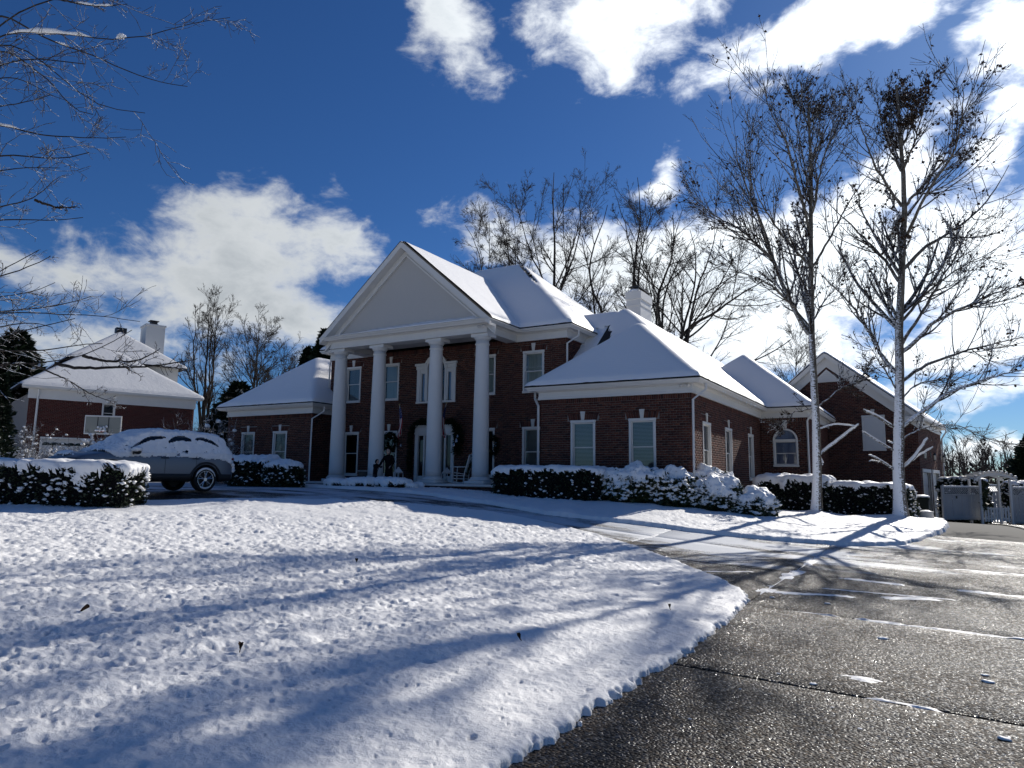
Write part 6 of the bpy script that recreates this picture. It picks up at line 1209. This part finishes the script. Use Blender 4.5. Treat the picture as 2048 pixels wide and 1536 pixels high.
# ------------------------------------------------------------------ porch furniture and decorations
def frond(b_, path, r, n, rng, leaf=.07):
    P = smooth_path(path, 60)[None]; t = rng.random(n); c = lerp_path(np.repeat(P, n, 0), t); d = rng.normal(size=(n, 3)); d /= np.linalg.norm(d, axis=1, keepdims=True); c = c+d*r*(rng.random(n)**.5)[:, None]; w = np.cross(d, rng.normal(size=(n, 3))); w /= np.linalg.norm(w, axis=1, keepdims=True); s = (leaf*(.5+rng.random(n)))[:, None]
    return np.stack([c-d*s*.4, c+w*s*.3, c+d*s, c-w*s*.3], 1).reshape(-1, 3), np.arange(n*4).reshape(-1, 4)
rngp = np.random.default_rng(5)
ga = thing('door_garland', (AX, MY-.1, 1.4), 'dark evergreen garland with pale bells draped round the front door', 'garland')
v, f = frond(None, [(AX-1.22, MY-.12, 1.7), (AX-1.25, MY-.14, 2.6), (AX-1.2, MY-.16, 3.5), (AX-.9, MY-.2, 3.95), (AX, MY-.2, 3.93), (AX+.9, MY-.2, 3.97), (AX+1.22, MY-.2, 3.8), (AX+1.3, MY-.18, 3.2), (AX+1.25, MY-.16, 2.7)], .13, 2600, rngp); npmesh('foliage', v, f, ga, [MT['needle']], False, 'stuff')
v, f = frond(None, [(AX+1.3, MY-.2, 3.7), (AX+1.42, MY-.22, 3.2), (AX+1.32, MY-.2, 2.6)], .22, 900, rngp); npmesh('foliage', v, f, ga, [MT['needle']], False, 'stuff')
for (x, z, s) in ((1.45, 3.12, .10), (1.33, 2.95, .09), (1.5, 3.3, .07), (-1.5, 2.95, .07)): b = MB(); b.lathe((AX+x, MY-.42, z), [(s*.9, -s), (s*.75, -s*.7), (s*.5, 0), (s*.42, s*.5), (0, s*.8)], 12); b.build('bell', [MT['rim']], ga, True)
for u, v_, lab in ((778, 884, 'dark wreath with pale baubles on the window left of the door'), (979, 890, 'dark wreath with pale baubles on the window right of the door')):
    p = atY(u, v_, MY-.10); wr_ = thing('wreath', p, lab, 'wreath', 'wreaths on the porch windows'); vv, ff = frond(None, [p+[.36*math.cos(a), 0, .36*math.sin(a)] for a in np.linspace(0, 6.28, 30)], .12, 1300, rngp, .06); npmesh('foliage', vv, ff, wr_, [MT['needle']], False, 'stuff')
    for i in range(9): a = rngp.random()*6.28; b = MB(); b.blob(p+[.38*math.cos(a), -.12, .38*math.sin(a)], .028, i, 0, 8, 6); b.build('bauble', [MT['rim']], wr_, True)
def lantern(p, lab):
    l = thing('porch_lantern', p, lab, 'lantern', 'porch lanterns by the front door'); b = MB(p); s = .15
    b.bbox(-s, s, -s, s, 0, .05, .01); b.bbox(-s, s, -s, s, .38, .42, .01)
    for a in (-1, 1):
        for c in (-1, 1): b.box(a*s-(.025 if a > 0 else 0), a*s+(.025 if a < 0 else 0), c*s-(.025 if c > 0 else 0), c*s+(.025 if c < 0 else 0), .05, .38)
    b.build('frame', [MT['white']], l); b = MB(); b.lathe(p+np.array([0, 0, .42]), [(.25, 0), (.09, .15), (.05, .17), (.05, .21), (0, .22)], 4); b.build('lantern_roof', [MT['white']], l); b = MB(); b.lathe(p+np.array([0, 0, .05]), [(.05, 0), (.05, .17), (0, .18)], 12); b.build('candle', [MT['curtain']], l)
p = atY(796, 962, 22.9); lantern(np.array([p[0], 22.9, 1.335]), 'white porch lantern left of the front door'); p = atY(893, 962, 23.6); lantern(np.array([p[0], 23.6, 1.335]), 'white porch lantern between front door and rocking chair')
# rocking chair, facing left
def rocker():
    p = atY(921, 960, 22.95); O = np.array([p[0], 22.95, 1.335]); r = thing('rocking_chair', O, 'white slatted wooden rocking chair left of the last column', 'chair'); U = np.array([-math.cos(.25), -math.sin(.25), 0]); Nn = np.array([-U[1]*-1, U[0]*-1, 0])*-1; mb = lambda: MB(O, U, Nn); m = [MT['white']]
    for s in (-.27, .27):
        b = mb(); b.tube([b.p(x, s, .02+.10*(x/.45)**2*.9) for x in np.linspace(-.52, .42, 14)], .02, 6); b.build('rocker', m, r)
        b = mb(); b.tube([b.p(.27, s, .07), b.p(.24, s, .64)], .022, 6); b.build('leg', m, r); b = mb(); b.tube([b.p(-.22, s, .06), b.p(-.26, s, .42), b.p(-.46, s, 1.12)], .022, 6); b.build('back_post', m, r); b = mb(); b.bbox(-.32, .34, s-.045, s+.045, .635, .665, .01); b.build('armrest', m, r)
        for z in (.2, .32): b = mb(); b.tube([b.p(.265, s, z), b.p(-.235, s, z-.02)], .013, 5); b.build('stretcher', m, r)
    for i in range(6): b = mb(); x = .25-i*.085; b.bbox(x-.035, x+.035, -.27, .27, .42-i*.012, .44-i*.012, .006); b.build('seat_slat', m, r)
    for z in (.18, .30): b = mb(); b.tube([b.p(.265, -.27, z), b.p(.265, .27, z)], .013, 5); b.build('stretcher', m, r)
    for i in range(6): b = mb(); y = -.21+i*.084; b.tube([b.p(-.262, y, .44), b.p(-.445, y, 1.06)], [.022, .022], 4); b.build('back_slat', m, r)
    b = mb(); b.tube([b.p(-.455, -.27, 1.08), b.p(-.47, 0, 1.13), b.p(-.455, .27, 1.08)], [.03, .05, .03], 6); b.build('top_rail', m, r)
    vv, ff = frond(None, [O-U*.2+Nn*0+[0, 0, .5], O-U*.28+[0, 0, .62], O-U*.36+[0, 0, .85]], .13, 380, rngp); c = thing('greenery_spray', O-U*.28+[0, 0, .5], 'spray of dark greenery propped on the rocking chair', 'greenery'); npmesh('foliage', vv, ff, c, [MT['laurel']], False, 'stuff')
rocker()
for u0, u1, Y_, zt_, lab in ((716, 737, 22.7, 1.78, 'dark planter box at the left of the porch between the columns'), (1000, 1030, 22.5, 1.90, 'dark planter box at the right end of the porch by the hedge')):
    x0, x1 = atY(u0, 945, Y_)[0], atY(u1, 945, Y_)[0]; t = thing('planter_box', ((x0+x1)/2, Y_, 1.334), lab, 'planter', 'dark planter boxes on the porch'); b = MB(); b.bbox(x0, x1, -(Y_+.45), -Y_, 1.335, zt_, .02); b = MB((0, 0, 0), FX, NF); b.bbox(x0, x1, -Y_-.45, -Y_, 1.335, zt_, .02); b.build('box', [MT['doorpaint']], t); b = MB((0, 0, 0), FX, NF); b.bbox(x0-.03, x1+.03, -Y_-.48, -Y_+.03, zt_, zt_+.03, .01); b.build('rim', [MT['stone']], t)
# flags
MT['flagred'] = simple('flag_red', (.34, .02, .03), .8); MT['flagwhite'] = simple('flag_white', (.72, .70, .68), .8); MT['flagblue'] = simple('flag_blue', (.02, .03, .13), .8)
def flag(u, v, Y_, bx, lab, sgn_=1, seed=0):
    tip = atY(u, v, Y_); foot = np.array([bx, MY-.01, tip[2]-1.05]); r = thing('house_flag', foot, lab, 'flag', 'flags on poles by the front door'); b = MB(); b.tube([foot, tip], .014, 6); b.build('pole', [MT['white']], r); b = MB(); b.blob(tip, .035, 1, 0); b.build('finial', [MT['brass']], r, True)
    d = (foot-tip)/np.linalg.norm(foot-tip); n1, n2 = 27, 40; V = np.zeros((n1, n2, 3)); H, L = .80, 1.25; rng = np.random.default_rng(seed)
    for i in range(n1):
        s = i/(n1-1)
        for j in range(n2):
            t = j/(n2-1); q = tip+d*(.04+s*H*(1-.45*t)); fold = (.05+.07*t)*math.sin(s*10+t*2.4+seed); V[i, j] = q+np.array([.20*t*sgn_*(1-s)+.10*math.sin(t*3+seed)*t, fold, -L*t*(1-.10*s)-.05*t*math.sin(s*7)])
    F = grid_faces(n1, n2); ij = [(a//(n2-1), a % (n2-1)) for a in range(len(F))]; mi = [2 if (i < 14 and j < 16) else (0 if (i//2) % 2 == 0 else 1) for i, j in ij]; o = npmesh('cloth', V.reshape(-1, 3), F, r, [MT['flagred'], MT['flagwhite'], MT['flagblue']], True, None, mi)
    vs = []; fs = []
    for a in range(9):
        for c in range(6 if a % 2 == 0 else 5):
            i = 1+a*1.45; j = (1.3 if a % 2 == 0 else 2.6)+c*2.55; p = V[int(i), int(j)]; e = V[int(i)+1, int(j)]-p; g = V[int(i), int(j)+1]-p; nn = np.cross(e, g); nn /= np.linalg.norm(nn); e /= np.linalg.norm(e); g = np.cross(nn, e)
            for sd in (1, -1):
                k = len(vs); vs += [p+nn*.004*sd+.013*(1 if q % 2 == 0 else .42)*(e*math.cos(q*math.pi/5)+g*math.sin(q*math.pi/5)) for q in range(10)]; fs.append(list(range(k, k+10)))
    npmesh('stars', np.array(vs), fs, o, [MT['flagwhite']], False, 'stuff')
flag(799, 809, 23.35, -20.15, 'red white and blue striped flag left of the front door', 1, 1); flag(893, 806, 23.4, -18.0, 'red white and blue striped flag half hidden behind the third column', -1, 4)

# ------------------------------------------------------------------ people on the path before the porch
skin = simple('skin', (.42, .27, .20), .55); coat = simple('black_coat', (.006, .006, .008), .95, spec=.1); hoodm = simple('dark_hoodie', (.009, .009, .013), .95, spec=.1); jeans = simple('dark_trousers', (.02, .022, .03), .9); hairm = simple('dark_hair', (.02, .014, .01), .6); bootm = simple('black_boots', (.012, .011, .011), .6); eyem = simple('eyes', (.02, .015, .012), .2)
def skin_mesh(name, verts, edges, rad, mat, parent, sub=2):
    base = OFF[parent.name]; me = bpy.data.meshes.new(name); me.from_pydata([tuple(np.array(v)-base) for v in verts], edges, []); o = bpy.data.objects.new(name, me); COL.objects.link(o); o.parent = parent; OFF[o.name] = base
    o.modifiers.new('skin', 'SKIN').use_smooth_shade = True
    for i, r in enumerate(rad): sv = me.skin_vertices[0].data[i]; sv.radius = (r, r) if np.isscalar(r) else r; sv.use_root = (i == 0)
    s = o.modifiers.new('sub', 'SUBSURF'); s.levels = sub; s.render_levels = sub; me.materials.append(mat)
    dg = bpy.context.evaluated_depsgraph_get(); dg.update(); nm = bpy.data.meshes.new_from_object(o.evaluated_get(dg)); o.modifiers.clear(); o.data = nm; nm.name = name
    if not nm.materials: nm.materials.append(mat)
    nm.polygons.foreach_set('use_smooth', np.ones(len(nm.polygons), bool)); return o
def person(base, H, face, lab, lean, armL, armR, coat_m, leg_m, long_coat, hood, group=None):
    """base feet centre, face = unit facing vector; arms as (elbow, wrist) in (fwd, left, up) fractions of H"""
    base = np.array(base, float); root = thing('person', base, lab, 'person', group); f = np.array([face[0], face[1], 0.]); f /= np.linalg.norm(f); l = np.array([-f[1], f[0], 0.]); Wd = lambda q: base+H*(f*q[0]+l*q[1]+np.array([0, 0, q[2]])); ln = lean
    hip = (0, 0, .52); ch = (ln*.5, 0, .68); sh = (ln, 0, .80); nk = (ln*1.08, 0, .845)
    def hand(w, e, s):
        w, e = Wd(w), Wd(e); d = (w-e)/np.linalg.norm(w-e); sd = np.cross(d, [0, 0, 1.]); sd /= np.linalg.norm(sd)+1e-9; up = np.cross(sd, d); k = H*.01
        vs = [w-d*k*1.2, w+d*k*4.2]; es = [(0, 1)]; rad = [k*1.5, (k*2.2, k*1.1)]
        skin_mesh('hand', vs, es, rad, skin, root, 1)
        for j, (o_, L) in enumerate(((-1.6, 3.6), (-.55, 4.2), (.5, 4.0), (1.5, 3.2))):
            p0 = w+d*k*3.6+sd*o_*k*.85; p1 = p0+d*k*L*.5-up*k*.3; p2 = p1+d*k*L*.4-up*k*1.4; skin_mesh('finger', [p0, p1, p2], [(0, 1), (1, 2)], [k*.62, k*.55, k*.45], skin, root, 1)
        p0 = w+d*k*1.2+sd*s*k*1.6; skin_mesh('thumb', [p0, p0+d*k*1.6+sd*s*k*1.2, p0+d*k*2.8+sd*s*k*1.3-up*k*.6], [(0, 1), (1, 2)], [k*.75, k*.62, k*.5], skin, root, 1)
    V = [hip, ch, sh, nk]; E = [(0, 1), (1, 2), (2, 3)]; Rr = [H*.085, H*.088, H*.075, H*.036]
    for s, (el, wr_) in ((1, armL), (-1, armR)):
        i = len(V); V += [(ln, s*.105, .795), el, wr_]; E += [(2, i), (i, i+1), (i+1, i+2)]; Rr += [H*.042, H*.033, H*.027]
    for s in (1, -1): i = len(V); V += [(0, s*.05, .49), (.02, s*.055, .27), (0, s*.055, .05)]; E += [(0, i), (i, i+1), (i+1, i+2)]; Rr += [H*.058, H*.04, H*.032]
    skin_mesh('body', [Wd(v) for v in V], E, Rr, coat_m if long_coat else coat_m, root)
    if long_coat:
        pr = [(.098, .56), (.105, .45), (.115, .33), (.12, .26), (.10, .262)]; n = 20; vs = [Wd((math.cos(a)*r*.8, math.sin(a)*r, z)) for r, z in pr for a in np.linspace(0, 6.283, n+1)[:-1]]; npmesh('coat_skirt', np.array(vs), [(i*n+j, i*n+(j+1) % n, (i+1)*n+(j+1) % n, (i+1)*n+j) for i in range(len(pr)-1) for j in range(n)], root, [coat_m], True)
    else: 
        for s in (1, -1): skin_mesh('trouser_leg', [Wd(q) for q in ((0, s*.05, .50), (.02, s*.055, .27), (0, s*.055, .06))], [(0, 1), (1, 2)], [H*.064, H*.046, H*.042], leg_m, root)
    for s in (1, -1): skin_mesh('boot', [Wd(q) for q in ((-.015, s*.055, .022), (.03, s*.057, .02), (.075, s*.06, .014))], [(0, 1), (1, 2)], [H*.026, H*.026, H*.02], bootm, root, 1)
    hc = Wd((ln*1.25+.012, 0, .925)); u, v = np.meshgrid(np.linspace(0, 2*np.pi, 33), np.linspace(0, np.pi, 21), indexing='ij'); dx, dy, dz = np.sin(v)*np.cos(u), np.sin(v)*np.sin(u), np.cos(v); k = H*.066
    fr = sstep(dx, .3, 1.); X = dx*k*(1.08-.10*fr)+k*.32*np.exp(-((dy/.16)**2+((dz+.05)/.20)**2))*fr-k*.13*(np.exp(-(((np.abs(dy)-.36)/.16)**2+((dz-.16)/.12)**2)))*fr+k*.07*np.exp(-((dy/.3)**2+((dz+.48)/.1)**2))*fr; Yv = dy*k*(.82-.18*sstep(-dz, .2, 1)); Z = dz*k*1.22
    hv = hc+X[..., None]*f+Yv[..., None]*l+Z[..., None]*np.array([0, 0, 1.]); hd = npmesh('head', hv.reshape(-1, 3), grid_faces(33, 21), root, [skin], True)
    for s in (1, -1): b = MB(); b.blob(hc+f*k*.86+l*s*k*.31+np.array([0, 0, k*.20]), k*.10, 1, 0, 8, 6); b.build('eye', [eyem], hd, True); b = MB(); b.blob(hc+l*s*k*.80+np.array([0, 0, -.02*k]), (k*.13, k*.13, k*.28), 1, .1, 8, 6); b.build('ear', [skin], hd, True)
    b = MB(); b.tube([hc+f*k*.90+l*s*k*.24+np.array([0, 0, -k*.52]) for s in np.linspace(-1, 1, 5)], [.002, k*.05, k*.06, k*.05, .002], 6); b.build('mouth', [simple('lips', (.30, .12, .10), .5)], hd, True)
    sc_ = 1.16 if hood else 1.09; m = (dx < (.45 if hood else .30)+.35*dz) & (dz > (-.95 if hood else -.55)); hv2 = hc+(X*sc_-(k*.10 if hood else 0))[..., None]*f+(Yv*sc_*1.03)[..., None]*l+(Z*sc_)[..., None]*np.array([0, 0, 1.]); F = grid_faces(33, 21); F = F[m.ravel()[F].all(1)]; VV, FF = compact(hv2.reshape(-1, 3), F); npmesh('hood' if hood else 'hair', VV, FF, hd, [coat_m if hood else hairm], True)
    for s, (el, wr_) in ((1, armL), (-1, armR)): hand(wr_, el, -s)
    return root
pa = at(777, 968, 26.6); ga_ = tz(pa[0], pa[1])+.06; Ha = (at(775, 897, 26.6)[2]-ga_)
camdir = np.array([-pa[0], -pa[1], 0.]); camdir /= np.linalg.norm(camdir); rotv = lambda v, a: np.array([v[0]*math.cos(a)-v[1]*math.sin(a), v[0]*math.sin(a)+v[1]*math.cos(a), 0])
person((pa[0], pa[1], ga_), Ha, rotv(camdir, -.55), 'adult in long black coat looking down and reaching toward the child', .03, ((.04, .17, .65), (.13, .12, .55)), ((.06, -.19, .66), (.16, -.20, .54)), coat, jeans, True, True, 'people before the porch')
pc = at(749, 968, 26.4); gc = tz(pc[0], pc[1])+.06; Hc = (at(752, 919, 26.4)[2]-gc)*1.0
person((pc[0], pc[1], gc), Hc, rotv(camdir, .9), 'child in dark hooded jacket with both arms raised beside the adult', .06, ((.12, .17, .72), (.24, .10, .76)), ((.10, -.20, .72), (.22, -.14, .66)), hoodm, jeans, False, True, 'people before the porch')

# ------------------------------------------------------------------ bin, tub, fence, arbour, gate
MT['binplastic'] = simple('bin_plastic', (.010, .013, .012), .85, spec=.15)
def wheelie():
    p = at(1845, 1038, 25.6); p[2] = tz(p[0], p[1])+.08; r = thing('rubbish_bin', p, 'dark wheeled rubbish bin with snow on its lid by the garage corner', 'bin'); h = (at(1845, 994, 25.6)-p)[2]; prof = [(.20, 0), (.21, .02), (.245, h*.9), (.25, h*.92)]; n = 24
    sq = lambda a, r_: (r_*sgn(np.cos(a), .55), r_*sgn(np.sin(a), .55)); V = [p+np.array([*sq(a, r_), z]) for r_, z in prof for a in np.linspace(0, 6.283, n+1)[:-1]]; npmesh('bin_body', np.array(V), [(i*n+j, i*n+(j+1) % n, (i+1)*n+(j+1) % n, (i+1)*n+j) for i in range(3) for j in range(n)], r, [MT['binplastic']], True)
    V = [p+np.array([*sq(a, r_), z]) for r_, z in ((.27, h*.90), (.275, h*.94), (.25, h*.985), (.12, h*1.01), (.001, h*1.015)) for a in np.linspace(0, 6.283, n+1)[:-1]]; npmesh('lid', np.array(V), [(i*n+j, i*n+(j+1) % n, (i+1)*n+(j+1) % n, (i+1)*n+j) for i in range(4) for j in range(n)], r, [MT['binplastic']], True)
    b = MB(); b.blob(p+[0, 0, h*1.02], (.25, .25, .07), 3, .2, 16, 9); b.build('lid_snow', [MT['snow']], r, True)
    for s in (-1, 1): b = MB(); b.lathe(p+[s*.17, .22, .10], [(.10, -.02), (.11, 0), (.10, .02)], 16, axis=0); b.build('wheel', [MT['tyre']], r, True)
    q = at(1852, 1040, 24.7); q[2] = tz(q[0], q[1])+.03; t = thing('garden_tub', q, 'pale low garden tub on the snow in front of the bin', 'tub'); b = MB(); b.lathe(q, [(.24, 0), (.27, .02), (.235, .26), (.26, .28), (.26, .31), (.20, .31), (.19, .24), (0, .23)], 28); b.build('tub_wall', [MT['stone']], t, True); b = MB(); b.blob(q+[0, 0, .29], (.22, .22, .06), 6, .25, 14, 8); b.build('tub_snow', [MT['snow']], t, True)
wheelie()
def frame_between(u0, u1, D0, D1):
    a = at(u0, 1000, D0); c = at(u1, 1000, D1); U = c-a; U[2] = 0; L = np.linalg.norm(U); U /= L; return np.array([a[0], a[1], 0.]), U, np.array([U[1], -U[0], 0.]), L
def lattice(b, u0, u1, z0, z1, n, gap=.11):
    h = z1-z0; x = u0-h
    while x < u1:
        for s in (1, -1):
            a, c = (x, x+h) if s > 0 else (x+h, x); pts = []
            t0 = 0. ; t1 = 1.
            lo, hi = min(a, c), max(a, c)
            f = lambda q: (q-a)/(c-a); ta, tb = sorted((f(max(lo, u0)), f(min(hi, u1))))
            if max(lo, u0) >= min(hi, u1): continue
            q0, q1 = a+(c-a)*ta, a+(c-a)*tb; y0, y1 = z0+h*ta, z0+h*tb; m = n+(.006 if s > 0 else -.006); w = .018
            b.add([b.p(q0, m, y0-w), b.p(q1, m, y1-w), b.p(q1, m, y1+w), b.p(q0, m, y0+w), b.p(q0, m-.01, y0-w), b.p(q1, m-.01, y1-w), b.p(q1, m-.01, y1+w), b.p(q0, m-.01, y0+w)], [(0, 1, 2, 3), (7, 6, 5, 4), (0, 4, 5, 1), (3, 2, 6, 7)])
        x += gap
def fence(u0, u1, D0, D1, lab, nboards, ztop=1.42, group='fence panels at the back of the drive', hw=False):
    O, U, Nn, L = frame_between(u0, u1, D0, D1); z0 = tz(O[0], O[1])+.05; r = thing('fence_panel', (O[0], O[1], z0), lab, 'fence', group); zt = ztop; zl = zt-.36; w = L/nboards
    for i in range(nboards): b = MB(O, U, Nn); j = RNG.uniform(-.004, .004); b.bbox(i*w+.006, (i+1)*w-.006, -.02+j, .0+j, z0, zl-.06, .004); b.build('board', [MT['wood']], r)
    b = MB(O, U, Nn); b.bbox(0, L, -.03, .03, zl-.06, zl, .01); b.build('rail', [MT['wood']], r); b = MB(O, U, Nn); b.bbox(0, L, -.03, .03, zt-.07, zt, .01); b.build('rail', [MT['wood']], r); b = MB(O, U, Nn); b.bbox(0, L, .0, .03, z0+.05, z0+.17, .008); b.build('rail', [MT['wood']], r); b = MB(O, U, Nn); lattice(b, .02, L-.02, zl, zt-.07, 0.); b.build('lattice', [MT['wood']], r, False, 'stuff')
    for q in (0, L): b = MB(O, U, Nn); b.bbox(q-.06, q+.06, -.06, .06, z0-.1, zt+.06, .015); b.build('post', [MT['wood']], r)
    b = MB(O, U, Nn)
    for i in range(24): b.blob(b.p(L*(i+.5)/24, 0, zt+.02), (L/30, .04, .035), i, .4)
    b.build('rail_snow', [MT['snow']], r, True)
    if hw: b = MB(O, U, Nn); b.box(L*.34, L*.37, .0, .03, z0+1.02, z0+1.15); b.build('latch', [MT['black']], r)
fence(1886, 1962, 34.0, 34.4, 'pale board fence panel with lattice top between garage and arbour', 12, hw=True); fence(2024, 2150, 34.4, 34.0, 'pale board fence panel with lattice top right of the arbour', 18); fence(1972, 2020, 42, 42, 'white lattice topped panel seen through the arbour', 7, 1.5); fence(-60, 46, 40.0, 39.0, 'dark board fence at the far left behind the hedge', 12, 2.75, 'side fences')
def arbour():
    O, U, Nn, L = frame_between(1962, 2022, 33.9, 33.9); z0 = tz(O[0], O[1]); r = thing('garden_arbour', (O[0], O[1], z0), 'white arched garden arbour over the picket gate', 'arbour'); zt = 1.6-(958-967)*33.9/1400
    for u in (0, L):
        for n in (0, -.8): b = MB(O, U, Nn); b.bbox(u-.05, u+.05, n-.05, n+.05, z0-.1, zt, .012); b.build('post', [MT['white']], r)
    for n in (.07, -.87):
        b = MB(O, U, Nn); ts = np.linspace(-.22, 1.22, 22); up = lambda t: zt+.30*(1-((t-.5)/.72)**2)
        b.prism([(L*t, up(t)) for t in ts]+[(L*t, up(t)-.13) for t in ts[::-1]], n-.02, n+.02); b.build('arch_beam', [MT['white']], r)
    for t in np.linspace(-.16, 1.16, 10): b = MB(O, U, Nn); b.bbox(L*t-.025, L*t+.025, -1.0, .2, up(t), up(t)+.07, .008); b.build('rafter', [MT['white']], r); b = MB(O, U, Nn); b.blob(b.p(L*t, .1, up(t)+.09), (.05, .16, .04), int(t*30+9), .3); b.build('rafter_snow', [MT['snow']], r, True)
    v_, f_ = frond(None, [O+U*.12+Nn*.0+[0, 0, z0+.7], O+U*.14+[0, 0, z0+1.3], O+U*.2+[0, 0, z0+1.75]], .16, 500, rngp, .09); cl = thing('climbing_plant', O+U*.12+[0, 0, z0+.05], 'leafy climbing plant on the left post of the arbour', 'climber'); npmesh('foliage', v_, f_, cl, [MT['laurel']], False, 'stuff')
    g = thing('picket_gate', O+[0, 0, z0], 'low white picket gate with a diagonal brace under the arbour', 'gate'); n = 9; w = (L-.2)/n
    for i in range(n): b = MB(O, U, Nn); c = .1+(i+.5)*w; h = z0+.86-.10*math.sin(math.pi*(i+.5)/n); b.prism([(c-w*.3, z0+.08), (c+w*.3, z0+.08), (c+w*.3, h-.06), (c, h), (c-w*.3, h-.06)], .0, .02); b.build('picket', [MT['white']], g)
    for z in (.18, .66): b = MB(O, U, Nn); b.bbox(.08, L-.08, -.035, -.002, z0+z, z0+z+.08, .008); b.build('rail', [MT['white']], g)
    b = MB(O, U, Nn); b.add([b.p(.1, -.002, z0+.26), b.p(.2, -.002, z0+.26), b.p(L-.1, -.002, z0+.66), b.p(L-.2, -.002, z0+.66), b.p(.1, -.03, z0+.26), b.p(.2, -.03, z0+.26), b.p(L-.1, -.03, z0+.66), b.p(L-.2, -.03, z0+.66)], [(0, 1, 2, 3), (7, 6, 5, 4), (0, 4, 5, 1), (1, 5, 6, 2), (2, 6, 7, 3)]); b.build('brace', [MT['white']], g)
arbour()
shrub('tall_hedge', 'tall dark hedge behind the left fence panel', 'hedge', pt(1928, 1000, 37.5), (1.15, .5, 2.35), -.5, .3, 151, 5000, .10, .42, .10, 300, .07, hang=.15, rough=.12); shrub('tall_hedge', 'tall dark hedge behind the right fence panel', 'hedge', pt(2085, 1000, 36.5), (1.75, .6, 2.25), -.5, .3, 152, 5000, .10, .45, .10, 500, .07, hang=.2, rough=.12)

# ------------------------------------------------------------------ fallen leaves on the snow
for u, v, s, lab in ((480, 1300, .07, 'curled brown oak leaf in the middle of the lawn'), (713, 1125, .08, 'small dark leaf far up the lawn'), (1340, 1217, .06, 'upright red brown leaf near the tip of the lawn'), (1041, 1278, .06, 'tan leaf half sunk in the snow'), (160, 1222, .08, 'brown leaf in the rough snow at left')):
    p = ground_pt(u, v, .075); b = MB(); r = random.Random(u); a = r.random()*6; d = np.array([math.cos(a), math.sin(a), .55]); w = np.array([-math.sin(a), math.cos(a), .2]); ts = np.linspace(0, 1, 9); L_ = [p+d*s*t+np.array([0, 0, .03*math.sin(t*3)])+w*s*.32*(math.sin(math.pi*t)*(.6+.4*abs(math.sin(t*13)))) for t in ts]; R_ = [p+d*s*t+np.array([0, 0, .03*math.sin(t*3)])-w*s*.32*(math.sin(math.pi*t)*(.6+.4*abs(math.sin(t*11+1)))) for t in ts]
    b.add(L_+[p+d*s*t+np.array([0, 0, -.012]) for t in ts]+R_, [(i, i+1, i+10, i+9) for i in range(8)]+[(i+9, i+10, i+19, i+18) for i in range(8)]); b.tube([p-d*s*.3, p], .004, 4); tag(b.build('fallen_leaf', [MT['deadleaf']], None, True, None, p), lab, 'leaf', 'fallen leaves on the lawn')
